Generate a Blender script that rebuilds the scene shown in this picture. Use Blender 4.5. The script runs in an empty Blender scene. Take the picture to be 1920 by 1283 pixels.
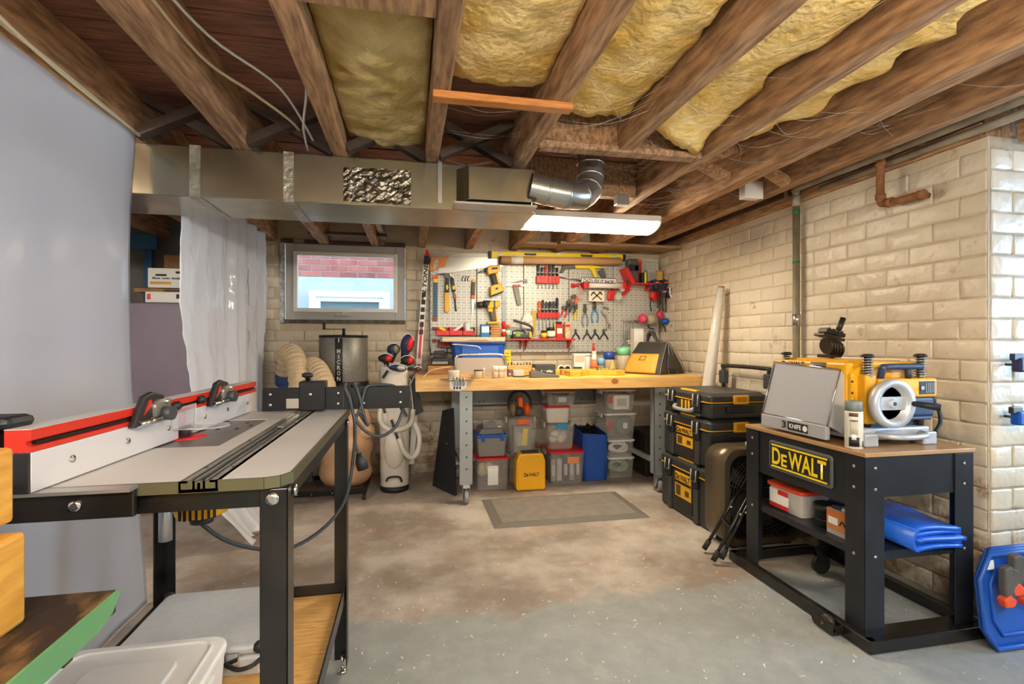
import bpy, bmesh, math, random
from mathutils import Vector, Matrix, noise as mnoise
RN = random.Random(11)
SC = bpy.context.scene
COL = SC.collection
PI = math.pi

# ---------------------------------------------------------------- camera
FPX, CXP, CYP, ZCAM = 950.0, 960.0, 641.5, 1.22
YAW = math.atan(0.2)
SA, CA = math.sin(YAW), math.cos(YAW)
cam_d = bpy.data.cameras.new('camera')
cam_d.sensor_width = 36.0
cam_d.lens = 36.0 * FPX / 1920.0
cam_d.clip_start = 0.05
cam = bpy.data.objects.new('camera', cam_d)
COL.objects.link(cam)
cam.location = (0, 0, ZCAM)
cam.rotation_euler = (PI / 2, 0, -YAW)
SC.camera = cam

# ---------------------------------------------------------------- world, exposure
SC.view_settings.view_transform = 'Standard'
SC.view_settings.look = 'None'
SC.view_settings.gamma = 1.0
SC.view_settings.exposure = 1.32
SC.view_settings.use_curve_mapping = False
SC.cycles.max_bounces = 7
SC.cycles.diffuse_bounces = 4
SC.cycles.glossy_bounces = 3
SC.cycles.transmission_bounces = 4
SC.cycles.use_light_tree = False
SC.cycles.caustics_reflective = False
SC.cycles.caustics_refractive = False
SC.cycles.use_adaptive_sampling = True
SC.cycles.adaptive_threshold = 0.09
SC.cycles.adaptive_min_samples = 16
SC.cycles.use_denoising = True
W = bpy.data.worlds.new('sky_world')
SC.world = W
W.use_nodes = True
_bg = W.node_tree.nodes['Background']
_bg.inputs[0].default_value = (0.62, 0.80, 1.0, 1)
_bg.inputs[1].default_value = 2.3

LAMP_WARM = (1.0, 0.85, 0.63)
LAMP_FILL = (1.0, 0.92, 0.80)
LENS_BENCH, LENS_FILL = 20.0, 46.0

# ---------------------------------------------------------------- helpers
def ray(px, py):
    u = (px - CXP) / FPX; v = (CYP - py) / FPX
    return (SA + u * CA, CA - u * SA, v)
def onY(px, py, Y):
    d = ray(px, py); t = Y / d[1]
    return (d[0] * t, Y, ZCAM + d[2] * t)
def onZ(px, py, z):
    d = ray(px, py); t = (z - ZCAM) / d[2]
    return (d[0] * t, d[1] * t, z)
CROP = {'a': (790, 450, 7.385), 'b': (1030, 450, 7.111), 'c': (780, 590, 7.385), 'd': (1030, 590, 6.857),
        'e': (760, 680, 3.84), 'g': (590, 600, 3.771), 'p': (0, 0, 1.0)}
def px(k, x, y):
    a, b, s = CROP[k]
    return (a + x / s, b + y / s)
def at(k, x, y, Y):
    return onY(*px(k, x, y), Y)

def lin(h):
    h = h.lstrip('#'); o = []
    for i in (0, 2, 4):
        c = int(h[i:i + 2], 16) / 255
        o.append(c / 12.92 if c <= 0.04045 else ((c + 0.055) / 1.055) ** 2.4)
    return (o[0], o[1], o[2], 1)

MATS = {}
def mat(name, hx, rough=0.5, metal=0.0, hx2=None, nscale=6.0, bump=0.0, bscale=60.0, stretch=None, spec=0.5,
        emit=0.0, contrast=(0.35, 0.65), detail=3.5, coat=0.0, rnd=0.0, rvar=0.0):
    if name in MATS:
        return MATS[name]
    m = bpy.data.materials.new(name); m.use_nodes = True
    nt = m.node_tree; N = nt.nodes; L = nt.links
    b = N['Principled BSDF']
    b.inputs['Base Color'].default_value = lin(hx)
    b.inputs['Roughness'].default_value = rough
    b.inputs['Metallic'].default_value = metal
    b.inputs['Specular IOR Level'].default_value = spec
    b.inputs['Coat Weight'].default_value = coat
    if emit:
        b.inputs['Emission Color'].default_value = lin(hx); b.inputs['Emission Strength'].default_value = emit
    g = None
    if hx2 or bump or rvar:
        g = N.new('ShaderNodeNewGeometry'); mp = N.new('ShaderNodeMapping')
        L.new(g.outputs['Position'], mp.inputs['Vector'])
        if stretch: mp.inputs['Scale'].default_value = stretch
    if hx2:
        n = N.new('ShaderNodeTexNoise'); n.inputs['Scale'].default_value = nscale; n.inputs['Detail'].default_value = detail
        L.new(mp.outputs[0], n.inputs['Vector'])
        r = N.new('ShaderNodeValToRGB'); r.color_ramp.elements[0].position = contrast[0]; r.color_ramp.elements[1].position = contrast[1]
        r.color_ramp.elements[0].color = lin(hx); r.color_ramp.elements[1].color = lin(hx2)
        L.new(n.outputs[0], r.inputs[0]); out = r.outputs[0]
        if rnd:
            oi = N.new('ShaderNodeObjectInfo'); hs = N.new('ShaderNodeHueSaturation')
            ma = N.new('ShaderNodeMath'); ma.operation = 'MULTIPLY_ADD'; ma.inputs[1].default_value = rnd * 2; ma.inputs[2].default_value = 1 - rnd
            L.new(oi.outputs['Random'], ma.inputs[0]); L.new(ma.outputs[0], hs.inputs['Value']); L.new(out, hs.inputs['Color'])
            out = hs.outputs[0]
        L.new(out, b.inputs['Base Color'])
        if rvar:
            mr = N.new('ShaderNodeMapRange'); mr.inputs[3].default_value = max(0, rough - rvar); mr.inputs[4].default_value = rough + rvar
            L.new(n.outputs[0], mr.inputs[0]); L.new(mr.outputs[0], b.inputs['Roughness'])
    if bump:
        n2 = N.new('ShaderNodeTexNoise'); n2.inputs['Scale'].default_value = bscale; n2.inputs['Detail'].default_value = 2.5
        L.new(mp.outputs[0], n2.inputs['Vector'])
        bp = N.new('ShaderNodeBump'); bp.inputs['Strength'].default_value = bump; bp.inputs['Distance'].default_value = 0.01
        L.new(n2.outputs[0], bp.inputs['Height']); L.new(bp.outputs[0], b.inputs['Normal'])
    MATS[name] = m
    return m

def clear_mat(name, hx, fac=0.5, rough=0.25, bump=0.0):
    """see-through plastic: part of the light passes, the rest is a cloudy glossy skin"""
    if name in MATS: return MATS[name]
    m = mat(name, hx, rough, bump=bump, bscale=25)
    nt = m.node_tree; N = nt.nodes; L = nt.links
    tr = N.new('ShaderNodeBsdfTransparent'); mx = N.new('ShaderNodeMixShader'); mx.inputs[0].default_value = fac
    L.new(N['Principled BSDF'].outputs[0], mx.inputs[1]); L.new(tr.outputs[0], mx.inputs[2])
    L.new(mx.outputs[0], N['Material Output'].inputs['Surface'])
    return m

def sheet_mat(name, hx, trans=0.45, clear=0.06, rough=0.22):
    """polythene sheet: diffuse + translucent + a little clear, glossy skin"""
    if name in MATS: return MATS[name]
    m = mat(name, hx, rough, bump=0.12, bscale=7)
    nt = m.node_tree; N = nt.nodes; L = nt.links
    tl = N.new('ShaderNodeBsdfTranslucent'); tl.inputs[0].default_value = lin(hx)
    mx = N.new('ShaderNodeMixShader'); mx.inputs[0].default_value = trans
    L.new(N['Principled BSDF'].outputs[0], mx.inputs[1]); L.new(tl.outputs[0], mx.inputs[2])
    tr = N.new('ShaderNodeBsdfTransparent'); m2 = N.new('ShaderNodeMixShader'); m2.inputs[0].default_value = clear
    L.new(mx.outputs[0], m2.inputs[1]); L.new(tr.outputs[0], m2.inputs[2])
    L.new(m2.outputs[0], N['Material Output'].inputs['Surface'])
    return m

def frame_of(v):
    v = Vector(v).normalized()
    a = Vector((0, 0, 1)) if abs(v.z) < 0.9 else Vector((1, 0, 0))
    x = a.cross(v).normalized(); y = v.cross(x)
    return x, y, v

def smooth_path(pts, sub=6, closed=False):
    P = [Vector(p) for p in pts]; n = len(P); out = []
    rng = range(n if closed else n - 1)
    for i in rng:
        g = (lambda k: P[k % n]) if closed else (lambda k: P[max(0, min(n - 1, k))])
        a, b, c, d = g(i - 1), g(i), g(i + 1), g(i + 2)
        for j in range(sub):
            t = j / sub
            out.append(0.5 * ((2 * b) + (c - a) * t + (2 * a - 5 * b + 4 * c - d) * t * t + (3 * b - 3 * c + d - a) * t ** 3))
    if not closed: out.append(P[-1])
    return out

def rrect(x0, x1, y0, y1, r, n=4):
    o = []
    for cx, cy, a0 in ((x1 - r, y1 - r, 0), (x0 + r, y1 - r, 90), (x0 + r, y0 + r, 180), (x1 - r, y0 + r, 270)):
        for i in range(n + 1):
            a = math.radians(a0 + 90 * i / n); o.append((cx + r * math.cos(a), cy + r * math.sin(a)))
    return o

class MB:
    def __init__(s): s.v = []; s.f = []; s.s = []
    def add(s, vs, fs, sm=False, M=None):
        o = len(s.v)
        s.v += [tuple(M @ Vector(v)) if M else tuple(v) for v in vs]
        for f in fs:
            s.f.append(tuple(i + o for i in f)); s.s.append(sm)
        return s
    def box(s, x0, x1, y0, y1, z0, z1, M=None):
        vs = [(x, y, z) for z in (z0, z1) for y in (y0, y1) for x in (x0, x1)]
        return s.add(vs, [(0, 2, 3, 1), (4, 5, 7, 6), (0, 1, 5, 4), (2, 6, 7, 3), (0, 4, 6, 2), (1, 3, 7, 5)], False, M)
    def cbox(s, c, d, rot=(0, 0, 0)):
        M = Matrix.Translation(c) @ (Matrix.Rotation(rot[2], 4, 'Z') @ Matrix.Rotation(rot[1], 4, 'Y') @ Matrix.Rotation(rot[0], 4, 'X'))
        return s.box(-d[0] / 2, d[0] / 2, -d[1] / 2, d[1] / 2, -d[2] / 2, d[2] / 2, M)
    def bar(s, p0, p1, w, h, up=(0, 0, 1)):
        """a rectangular bar from p0 to p1; w across, h along up"""
        p0 = Vector(p0); p1 = Vector(p1); d = (p1 - p0); l = d.length; d.normalize()
        u = Vector(up); x = d.cross(u)
        if x.length < 1e-4: x = d.cross(Vector((1, 0, 0)))
        x.normalize(); u = x.cross(d)
        M = Matrix((x, d, u)).transposed().to_4x4(); M.translation = p0
        return s.box(-w / 2, w / 2, 0, l, -h / 2, h / 2, M)
    def cyl(s, p0, p1, r, r2=None, n=16, cap=True, sm=True):
        return s.tube([p0, p1], [r, r if r2 is None else r2], n, cap=cap, sm=sm)
    def tube(s, pts, r, n=8, cap=True, closed=False, sm=True):
        P = [Vector(p) for p in pts]; k = len(P)
        rr = r if isinstance(r, (list, tuple)) else [r] * k
        def tan(i):
            if closed: return (P[(i + 1) % k] - P[i - 1]).normalized()
            d = P[min(k - 1, i + 1)] - P[max(0, i - 1)]
            return d.normalized() if d.length > 1e-9 else Vector((0, 0, 1))
        x, y, t = frame_of(tan(0)); vs = []
        for i in range(k):
            t2 = tan(i)
            x = (x - t2 * x.dot(t2))
            x = x.normalized() if x.length > 1e-6 else frame_of(t2)[0]
            y = t2.cross(x)
            for j in range(n):
                a = 2 * PI * j / n
                vs.append(P[i] + (x * math.cos(a) + y * math.sin(a)) * rr[i])
        fs = []
        for i in range(k if closed else k - 1):
            i2 = (i + 1) % k
            for j in range(n):
                j2 = (j + 1) % n
                fs.append((i * n + j, i * n + j2, i2 * n + j2, i2 * n + j))
        s.add(vs, fs, sm)
        if cap and not closed:
            o = len(s.v) - len(vs)
            s.f.append(tuple(o + j for j in reversed(range(n)))); s.s.append(False)
            s.f.append(tuple(o + (k - 1) * n + j for j in range(n))); s.s.append(False)
        return s
    def lathe(s, prof, c=(0, 0, 0), n=20, axis=(0, 0, 1), sm=True, sx=1.0, sy=1.0):
        x, y, t = frame_of(axis); c = Vector(c); vs = []; k = len(prof)
        if abs(t.z) > 0.99: x, y = Vector((1, 0, 0)), Vector((0, 1, 0)) * (1 if t.z > 0 else -1)
        for r, z in prof:
            for j in range(n):
                a = 2 * PI * j / n
                vs.append(c + x * (r * math.cos(a) * sx) + y * (r * math.sin(a) * sy) + t * z)
        fs = [(i * n + j, i * n + (j + 1) % n, (i + 1) * n + (j + 1) % n, (i + 1) * n + j) for i in range(k - 1) for j in range(n)]
        s.add(vs, fs, sm); o = len(s.v) - len(vs)
        if prof[0][0] > 1e-5: s.f.append(tuple(o + j for j in reversed(range(n)))); s.s.append(False)
        if prof[-1][0] > 1e-5: s.f.append(tuple(o + (k - 1) * n + j for j in range(n))); s.s.append(False)
        return s
    def ball(s, c, r, n=14, m=8, M=None):
        if not isinstance(r, (tuple, list)): r = (r, r, r)
        vs = []; fs = []
        for i in range(m + 1):
            a = PI * i / m
            for j in range(n):
                b = 2 * PI * j / n
                vs.append(Vector((r[0] * math.sin(a) * math.cos(b), r[1] * math.sin(a) * math.sin(b), r[2] * math.cos(a))))
        if M: vs = [M @ v for v in vs]
        vs = [v + Vector(c) for v in vs]
        for i in range(m):
            for j in range(n):
                fs.append((i * n + j, (i + 1) * n + j, (i + 1) * n + (j + 1) % n, i * n + (j + 1) % n))
        return s.add(vs, fs, True)
    def prism(s, poly, d0, d1, plane='xz', M=None, sm=False):
        n = len(poly)
        def mk(a, b, d):
            return {'xz': (a, d, b), 'xy': (a, b, d), 'yz': (d, a, b)}[plane]
        vs = [mk(a, b, d0) for a, b in poly] + [mk(a, b, d1) for a, b in poly]
        s.add(vs, [tuple(range(n)), tuple(range(2 * n - 1, n - 1, -1))], False, M)
        o = len(s.v) - 2 * n
        for i in range(n):
            j = (i + 1) % n
            s.f.append((o + i, o + n + i, o + n + j, o + j)); s.s.append(sm)
        return s
    def loft(s, rings, cap=True, sm=True):
        n = len(rings[0]); k = len(rings); vs = [v for r in rings for v in r]
        s.add(vs, [(i * n + j, i * n + (j + 1) % n, (i + 1) * n + (j + 1) % n, (i + 1) * n + j) for i in range(k - 1) for j in range(n)], sm)
        o = len(s.v) - len(vs)
        if cap:
            s.f.append(tuple(o + j for j in reversed(range(n)))); s.s.append(False)
            s.f.append(tuple(o + (k - 1) * n + j for j in range(n))); s.s.append(False)
        return s
    def grid(s, fn, nu, nv, sm=True):
        vs = [fn(i / nu, j / nv) for i in range(nu + 1) for j in range(nv + 1)]
        fs = [(i * (nv + 1) + j, (i + 1) * (nv + 1) + j, (i + 1) * (nv + 1) + j + 1, i * (nv + 1) + j + 1) for i in range(nu) for j in range(nv)]
        return s.add(vs, fs, sm)
    def mesh(s, name, m, off=None, fix=True):
        me = bpy.data.meshes.new(name)
        vs = s.v if off is None else [(v[0] - off[0], v[1] - off[1], v[2] - off[2]) for v in s.v]
        me.from_pydata([tuple(v) for v in vs], [], s.f)
        me.polygons.foreach_set('use_smooth', s.s)
        if fix:
            b = bmesh.new(); b.from_mesh(me); bmesh.ops.recalc_face_normals(b, faces=b.faces); b.to_mesh(me); b.free()
        me.materials.append(m); me.update()
        return me
    def build(s, name, m, parent=None, bev=0, seg=2, solid=0, sub=0, fix=True, local=False, label=None):
        off = None; loc = (0, 0, 0)
        if parent is not None and not local:
            off = ORG.get(parent.name, (0, 0, 0))
        elif parent is None and not local:
            zs = [v[2] for v in s.v]; xs = [v[0] for v in s.v]; ys = [v[1] for v in s.v]
            off = ((min(xs) + max(xs)) / 2, (min(ys) + max(ys)) / 2, min(zs)); loc = off
        o = bpy.data.objects.new(name, s.mesh(name, m, off, fix))
        COL.objects.link(o); o.location = loc
        if parent is not None: o.parent = parent
        ORG[o.name] = off if off is not None else (0, 0, 0)
        if solid:
            q = o.modifiers.new('thickness', 'SOLIDIFY'); q.thickness = solid; q.offset = 0
        if bev:
            q = o.modifiers.new('bevel', 'BEVEL'); q.width = bev; q.segments = seg; q.limit_method = 'ANGLE'; q.angle_limit = math.radians(40)
            q.harden_normals = False
        if sub:
            q = o.modifiers.new('smooth', 'SUBSURF'); q.levels = sub; q.render_levels = sub
        if label: o['label'] = label
        return o
ORG = {}
def tag(o, label, cat, group=None, kind=None):
    o['label'] = label; o['category'] = cat
    if group: o['group'] = group
    if kind: o['kind'] = kind
    return o
def thing(name, label, cat, base=(0, 0, 0), group=None):
    o = bpy.data.objects.new(name, None); COL.objects.link(o)
    o.location = base; o.empty_display_size = 0.05; ORG[o.name] = tuple(base)
    return tag(o, label, cat, group)
def structure(o):
    o['kind'] = 'structure'; return o
def copy_under(o, parent, loc, scale=(1, 1, 1), rot=(0, 0, 0)):
    c = o.copy(); COL.objects.link(c); c.parent = parent
    c.location = loc; c.scale = scale; c.rotation_euler = rot
    return c
def text(s, w, h, m, parent, center, right=(1, 0, 0), up=(0, 0, 1), name='lettering', th=0.001, bold=0.0, shear=0.0):
    """flat lettering fitted into w x h around center (world), a hair proud of the surface behind it"""
    cu = bpy.data.curves.new('lettering', 'FONT'); cu.body = s; cu.offset = min(bold, .024); cu.shear = shear
    ob = bpy.data.objects.new('lettering_curve', cu)
    me = bpy.data.meshes.new_from_object(ob)
    bpy.data.objects.remove(ob)
    xs = [v.co.x for v in me.vertices]; ys = [v.co.y for v in me.vertices]
    if not xs: return None
    x0, x1, y0, y1 = min(xs), max(xs), min(ys), max(ys)
    R = Vector(right).normalized(); U = Vector(up).normalized(); Nn = R.cross(U)
    off = Vector(ORG.get(parent.name, (0, 0, 0))) if parent else Vector((0, 0, 0))
    C = Vector(center) - off + Nn * th
    for v in me.vertices:
        a = (v.co.x - (x0 + x1) / 2) / (x1 - x0) * w; b = (v.co.y - (y0 + y1) / 2) / (y1 - y0) * h
        v.co = C + R * a + U * b
    me.materials.clear(); me.materials.append(m); me.update()
    o = bpy.data.objects.new(name, me); COL.objects.link(o)
    if parent: o.parent = parent
    ORG[o.name] = tuple(off)
    return o
def logo(w, h, m, parent, center, right=(1, 0, 0), up=(0, 0, 1)):
    """maker's name with its small second capital"""
    R = Vector(right).normalized(); U = Vector(up).normalized(); C = Vector(center)
    text('D', w * .17, h, m, parent, C - R * w * .415, right, up, bold=.03)
    text('E', w * .115, h * .72, m, parent, C - R * w * .255 - U * h * .14, right, up, bold=.03)
    text('WALT', w * .67, h, m, parent, C + R * w * .165, right, up, bold=.03)
def flat(name, m, parent, k, pts, Y, th, bev=0.0, seg=2):
    """outline in the wall plane Y, standing th proud of it towards the room"""
    poly = [(p[0], p[2]) for p in (at(k, x, y, Y) for x, y in pts)]
    return MB().prism(poly, Y - th, Y, 'xz').build(name, m, parent, bev=bev, seg=seg)

# ---------------------------------------------------------------- materials
BLK = mat('black_paint', '#0e0e10', 0.4, spec=0.35)
BLKP = mat('black_plastic', '#1b1b1d', 0.5, bump=0.05, bscale=200)
BLKS = mat('black_steel', '#131211', 0.26, hx2='#211e1b', nscale=9, spec=0.6)
DGREY = mat('dark_grey_plastic', '#3a3b3d', 0.5)
GREY = mat('grey_plastic', '#8c8b87', 0.5)
LGREY = mat('light_grey', '#b7b7b4', 0.5)
WHITE = mat('white_plastic', '#e4e2dd', 0.4)
STEEL = mat('bare_steel', '#b9b8b2', 0.3, 0.9)
DSTEEL = mat('dark_steel', '#5c5a56', 0.38, 0.85)
CHROME = mat('chrome', '#d8d8d8', 0.14, 1.0)
ALU = mat('aluminium', '#c6c7c8', 0.33, 0.75)
YEL = mat('tool_yellow', '#f2b515', 0.38)
YEL2 = mat('bright_yellow', '#f4d51c', 0.4)
RED = mat('red_plastic', '#d3201e', 0.38)
ORANGE = mat('orange_plastic', '#ea6420', 0.42)
BLUE = mat('blue_plastic', '#1553b4', 0.4)
NAVY = mat('navy_plastic', '#23294e', 0.42)
GREEN = mat('green_plastic', '#3fa35c', 0.45)
PINK = mat('magenta_plastic', '#c7305a', 0.45)
WOODL = mat('pale_wood', '#d9ad68', 0.5, hx2='#c1904c', nscale=5, stretch=(3, 18, 18), bump=0.04)
WOODP = mat('pine_wood', '#e0ac50', 0.5, hx2='#c98f3a', nscale=5, stretch=(14, 3, 14), bump=0.05)
WOODO = mat('tan_wood', '#c08a4a', 0.55, hx2='#9a6630', nscale=8)
CARD = mat('cardboard', '#a87b4e', 0.75, hx2='#96693f', nscale=12)
PAPER = mat('paper_white', '#e8e5de', 0.7)
LABW = mat('label_white', '#efece6', 0.6)
INK = mat('ink_black', '#141414', 0.6)
INKW = mat('ink_white', '#f2f0ea', 0.6)
CLEAR = clear_mat('clear_plastic', '#e9e6de', 0.86, 0.15)
CLEAR2 = clear_mat('very_clear_plastic', '#eef0f0', 0.70, 0.08)
RUBBER = mat('rubber_black', '#1c1b1a', 0.7)
# ================================================================ the room shell
XW, YB, ZJ = 2.50, 4.80, 2.10          # right wall, back wall, underside of the joists
def floor_mat():
    m = mat('concrete_floor', '#8b7f76', 0.62)
    nt = m.node_tree; N = nt.nodes; L = nt.links; b = N['Principled BSDF']
    g = N.new('ShaderNodeNewGeometry')
    def noi(sc, de=5, ro=0.6):
        n = N.new('ShaderNodeTexNoise'); n.inputs['Scale'].default_value = sc; n.inputs['Detail'].default_value = de; n.inputs['Roughness'].default_value = ro
        L.new(g.outputs['Position'], n.inputs['Vector']); return n
    def ramp(src, a, b_, ca, cb):
        r = N.new('ShaderNodeValToRGB'); r.color_ramp.elements[0].position = a; r.color_ramp.elements[1].position = b_
        r.color_ramp.elements[0].color = ca; r.color_ramp.elements[1].color = cb
        L.new(src, r.inputs[0]); return r
    def mix(f, c1, c2):
        x = N.new('ShaderNodeMix'); x.data_type = 'RGBA'
        for s, i in ((f, 0), (c1, 6), (c2, 7)):
            if hasattr(s, 'is_linked'): L.new(s, x.inputs[i])
            else: x.inputs[i].default_value = s
        return x.outputs[2]
    n1 = noi(1.6); n2 = noi(9.0, 7, .7); n3 = noi(55.0, 3); n4 = noi(4.0, 6, 0.7)
    c = ramp(n1.outputs[0], 0.40, 0.62, lin('#877b6f'), lin('#b9b1a6')).outputs[0]
    c = mix(ramp(n4.outputs[0], 0.5, 0.72, (0, 0, 0, 1), (0.75, 0.75, 0.75, 1)).outputs[0], c, lin('#957765'))
    c = mix(ramp(n2.outputs[0], 0.55, 0.75, (0, 0, 0, 1), (0.55, 0.55, 0.55, 1)).outputs[0], c, lin('#c4beb4'))
    # grey-blue painted area near the camera, worn along its edge
    sx = N.new('ShaderNodeSeparateXYZ'); L.new(g.outputs['Position'], sx.inputs[0])
    a1 = N.new('ShaderNodeMath'); a1.operation = 'MULTIPLY_ADD'; a1.inputs[1].default_value = 0.04; L.new(sx.outputs[0], a1.inputs[0])
    a1.inputs[2].default_value = 2.26
    a2 = N.new('ShaderNodeMath'); a2.operation = 'SUBTRACT'; L.new(a1.outputs[0], a2.inputs[0]); L.new(sx.outputs[1], a2.inputs[1])
    n5 = noi(3.0, 6, 0.65); a3 = N.new('ShaderNodeMath'); a3.operation = 'MULTIPLY_ADD'; a3.inputs[1].default_value = 0.5; L.new(n5.outputs[0], a3.inputs[0]); L.new(a2.outputs[0], a3.inputs[2])
    pm = ramp(a3.outputs[0], 0.22, 0.30, (0, 0, 0, 1), (0.92, 0.92, 0.92, 1)).outputs[0]
    blue = ramp(n2.outputs[0], 0.35, 0.7, lin('#888d8b'), lin('#9a9f9c')).outputs[0]
    blue = mix(ramp(n4.outputs[0], 0.56, 0.7, (0, 0, 0, 1), (0.5, 0.5, 0.5, 1)).outputs[0], blue, lin('#b3b1aa'))
    c = mix(pm, c, blue)
    c = mix(ramp(n3.outputs[0], 0.69, 0.73, (0, 0, 0, 1), (0.9, 0.9, 0.9, 1)).outputs[0], c, lin('#d9d6cf'))
    L.new(c, b.inputs['Base Color'])
    bp = N.new('ShaderNodeBump'); bp.inputs['Strength'].default_value = 0.25; bp.inputs['Distance'].default_value = 0.01
    L.new(n2.outputs[0], bp.inputs['Height']); L.new(bp.outputs[0], b.inputs['Normal'])
    return m
structure(MB().box(-3.4, 4.2, -1.9, YB + 0.1, -0.1, 0.0).build('floor', floor_mat()))

def paint_mat(name, c1, c2, dirt, rough=0.38, cdirt=(0.63, 0.74)):
    m = mat(name, c1, rough, hx2=c2, nscale=2.2, bump=1.0, bscale=15, rnd=0.06)
    nt = m.node_tree; N = nt.nodes; L = nt.links; b = N['Principled BSDF']
    src = b.inputs['Base Color'].links[0].from_socket
    g = [n for n in N if n.type == 'NEW_GEOMETRY'][0]
    n = N.new('ShaderNodeTexNoise'); n.inputs['Scale'].default_value = 5.5; n.inputs['Detail'].default_value = 5; n.inputs['Roughness'].default_value = 0.7
    L.new(g.outputs['Position'], n.inputs['Vector'])
    # peeling is heaviest low on the wall where damp rises
    sp = N.new('ShaderNodeSeparateXYZ'); L.new(g.outputs['Position'], sp.inputs[0])
    mr = N.new('ShaderNodeMapRange'); mr.inputs[1].default_value = 0.0; mr.inputs[2].default_value = 0.9; mr.inputs[3].default_value = 0.17; mr.inputs[4].default_value = 0.0
    L.new(sp.outputs[2], mr.inputs[0])
    ad = N.new('ShaderNodeMath'); ad.operation = 'ADD'; L.new(n.outputs[0], ad.inputs[0]); L.new(mr.outputs[0], ad.inputs[1])
    r = N.new('ShaderNodeValToRGB'); r.color_ramp.elements[0].position = cdirt[0]; r.color_ramp.elements[1].position = cdirt[1]
    r.color_ramp.elements[0].color = (0, 0, 0, 1); r.color_ramp.elements[1].color = (0.85, 0.85, 0.85, 1)
    L.new(ad.outputs[0], r.inputs[0])
    x = N.new('ShaderNodeMix'); x.data_type = 'RGBA'; L.new(r.outputs[0], x.inputs[0]); L.new(src, x.inputs[6]); x.inputs[7].default_value = lin(dirt)
    L.new(x.outputs[2], b.inputs['Base Color'])
    return m
BRICK = paint_mat('cream_painted_brick', '#d6cbb6', '#cbbea6', '#8f6f4c')
MORT = paint_mat('painted_mortar', '#cbbda4', '#b9a88a', '#6b5238', 0.5)
STONE = mat('grey_stone', '#6d6a64', 0.85, hx2='#8f8a82', nscale=4, bump=0.8, bscale=9)
PLASTER = mat('grey_cement', '#8e8b86', 0.8, hx2='#7a766f', nscale=4, bump=0.3, bscale=30)
ROOMW = mat('plain_painted_wall', '#cdc6ba', 0.6, hx2='#bcb4a6', nscale=2, bump=0.2, bscale=40)

WX0, WX1, WZ0, WZ1 = -1.12, -0.05, 1.39, 2.13   # window opening
wall_back = MB()
wall_back.box(-1.30, WX0, YB, YB + 0.28, 0, 2.30).box(WX1, XW + 0.3, YB, YB + 0.28, 0, 2.30)
wall_back.box(WX0, WX1, YB, YB + 0.28, 0, WZ0).box(WX0, WX1, YB, YB + 0.28, WZ1, 2.30)
wall_back = structure(wall_back.build('wall_back', MORT))
wall_right = structure(MB().box(XW, XW + 0.3, 1.78, YB, 0, 2.13).build('wall_right', MORT))
wall_front = structure(MB().box(XW + 0.004, 4.2, 1.78, 2.1, 0, 2.13).build('wall_front', MORT))
structure(MB().box(-3.4, -1.30, YB, YB + 0.3, 0, 2.30).build('wall_back_left', STONE))
structure(MB().box(-3.5, -3.4, -1.9, YB + 0.3, 0, 2.30).build('wall_left', PLASTER))
structure(MB().box(-3.5, 4.3, -2.0, -1.9, 0, 2.30).build('wall_rear', ROOMW))
wall_side = MB().box(4.2, 4.3, -1.9, 0.0, 0, 2.3).box(4.2, 4.3, 1.5, 1.78, 0, 2.3).box(4.2, 4.3, 0.0, 1.5, 0, 0.9).box(4.2, 4.3, 0.0, 1.5, 2.05, 2.3)
wall_side = structure(wall_side.build('wall_side', ROOMW))
w2 = structure(MB().box(4.22, 4.27, 0.0, 0.06, 0.9, 2.05).box(4.22, 4.27, 1.44, 1.5, 0.9, 2.05).box(4.22, 4.27, 0.06, 1.44, 0.9, 0.96).box(4.22, 4.27, 0.06, 1.44, 1.99, 2.05).build('window_2', WHITE))
MB().box(4.24, 4.246, 0.06, 1.44, 0.96, 1.99).build('pane', clear_mat('window_glass', '#dfe9ee', 0.93, 0.02), w2)
dl = bpy.data.lights.new('window_daylight', 'AREA'); dl.shape = 'RECTANGLE'; dl.size = 1.4; dl.size_y = 1.0; dl.energy = 22; dl.color = (0.42, 0.68, 1.0)
dlo = bpy.data.objects.new('window_daylight', dl); COL.objects.link(dlo); dlo.location = (4.19, 0.75, 1.47); dlo.rotation_euler = (0, PI / 2, 0)

# bricks: a few slightly different painted bricks, shared by every course
BL, BH, BD = 0.240, 0.0895, 0.03
def brick_mesh(seed):
    r = random.Random(seed); nu, nv = 5, 3; b = MB(); vs = []
    UU = (0, .035, .33, .67, .965, 1); VV = (0, .10, .90, 1)
    for i in range(nu + 1):
        for j in range(nv + 1):
            e = 0.0025 if i in (0, nu) or j in (0, nv) else 0
            x = (UU[i] - 0.5) * BL + (0 if e == 0 else r.uniform(-.004, .004)); z = (VV[j] - 0.5) * BH + (0 if e == 0 else r.uniform(-.003, .003))
            vs.append((x, -0.0042 + e + r.uniform(-.0022, .0022), z))
    fs = [(i * (nv + 1) + j, (i + 1) * (nv + 1) + j, (i + 1) * (nv + 1) + j + 1, i * (nv + 1) + j + 1) for i in range(nu) for j in range(nv)]
    rim = [(i, 0) for i in range(nu)] + [(nu, j) for j in range(nv)] + [(i, nv) for i in range(nu, 0, -1)] + [(0, j) for j in range(nv, 0, -1)]
    o = len(vs)
    for i, j in rim:
        v = vs[i * (nv + 1) + j]; vs.append((v[0] * 1.01, 0.012, v[2] * 1.02))
    k = len(rim)
    for q in range(k):
        a = rim[q]; c = rim[(q + 1) % k]
        fs.append((a[0] * (nv + 1) + a[1], o + q, o + (q + 1) % k, c[0] * (nv + 1) + c[1]))
    b.add(vs, fs, True)
    return b.mesh('brick', BRICK)
BM = [brick_mesh(i) for i in range(7)]
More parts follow.
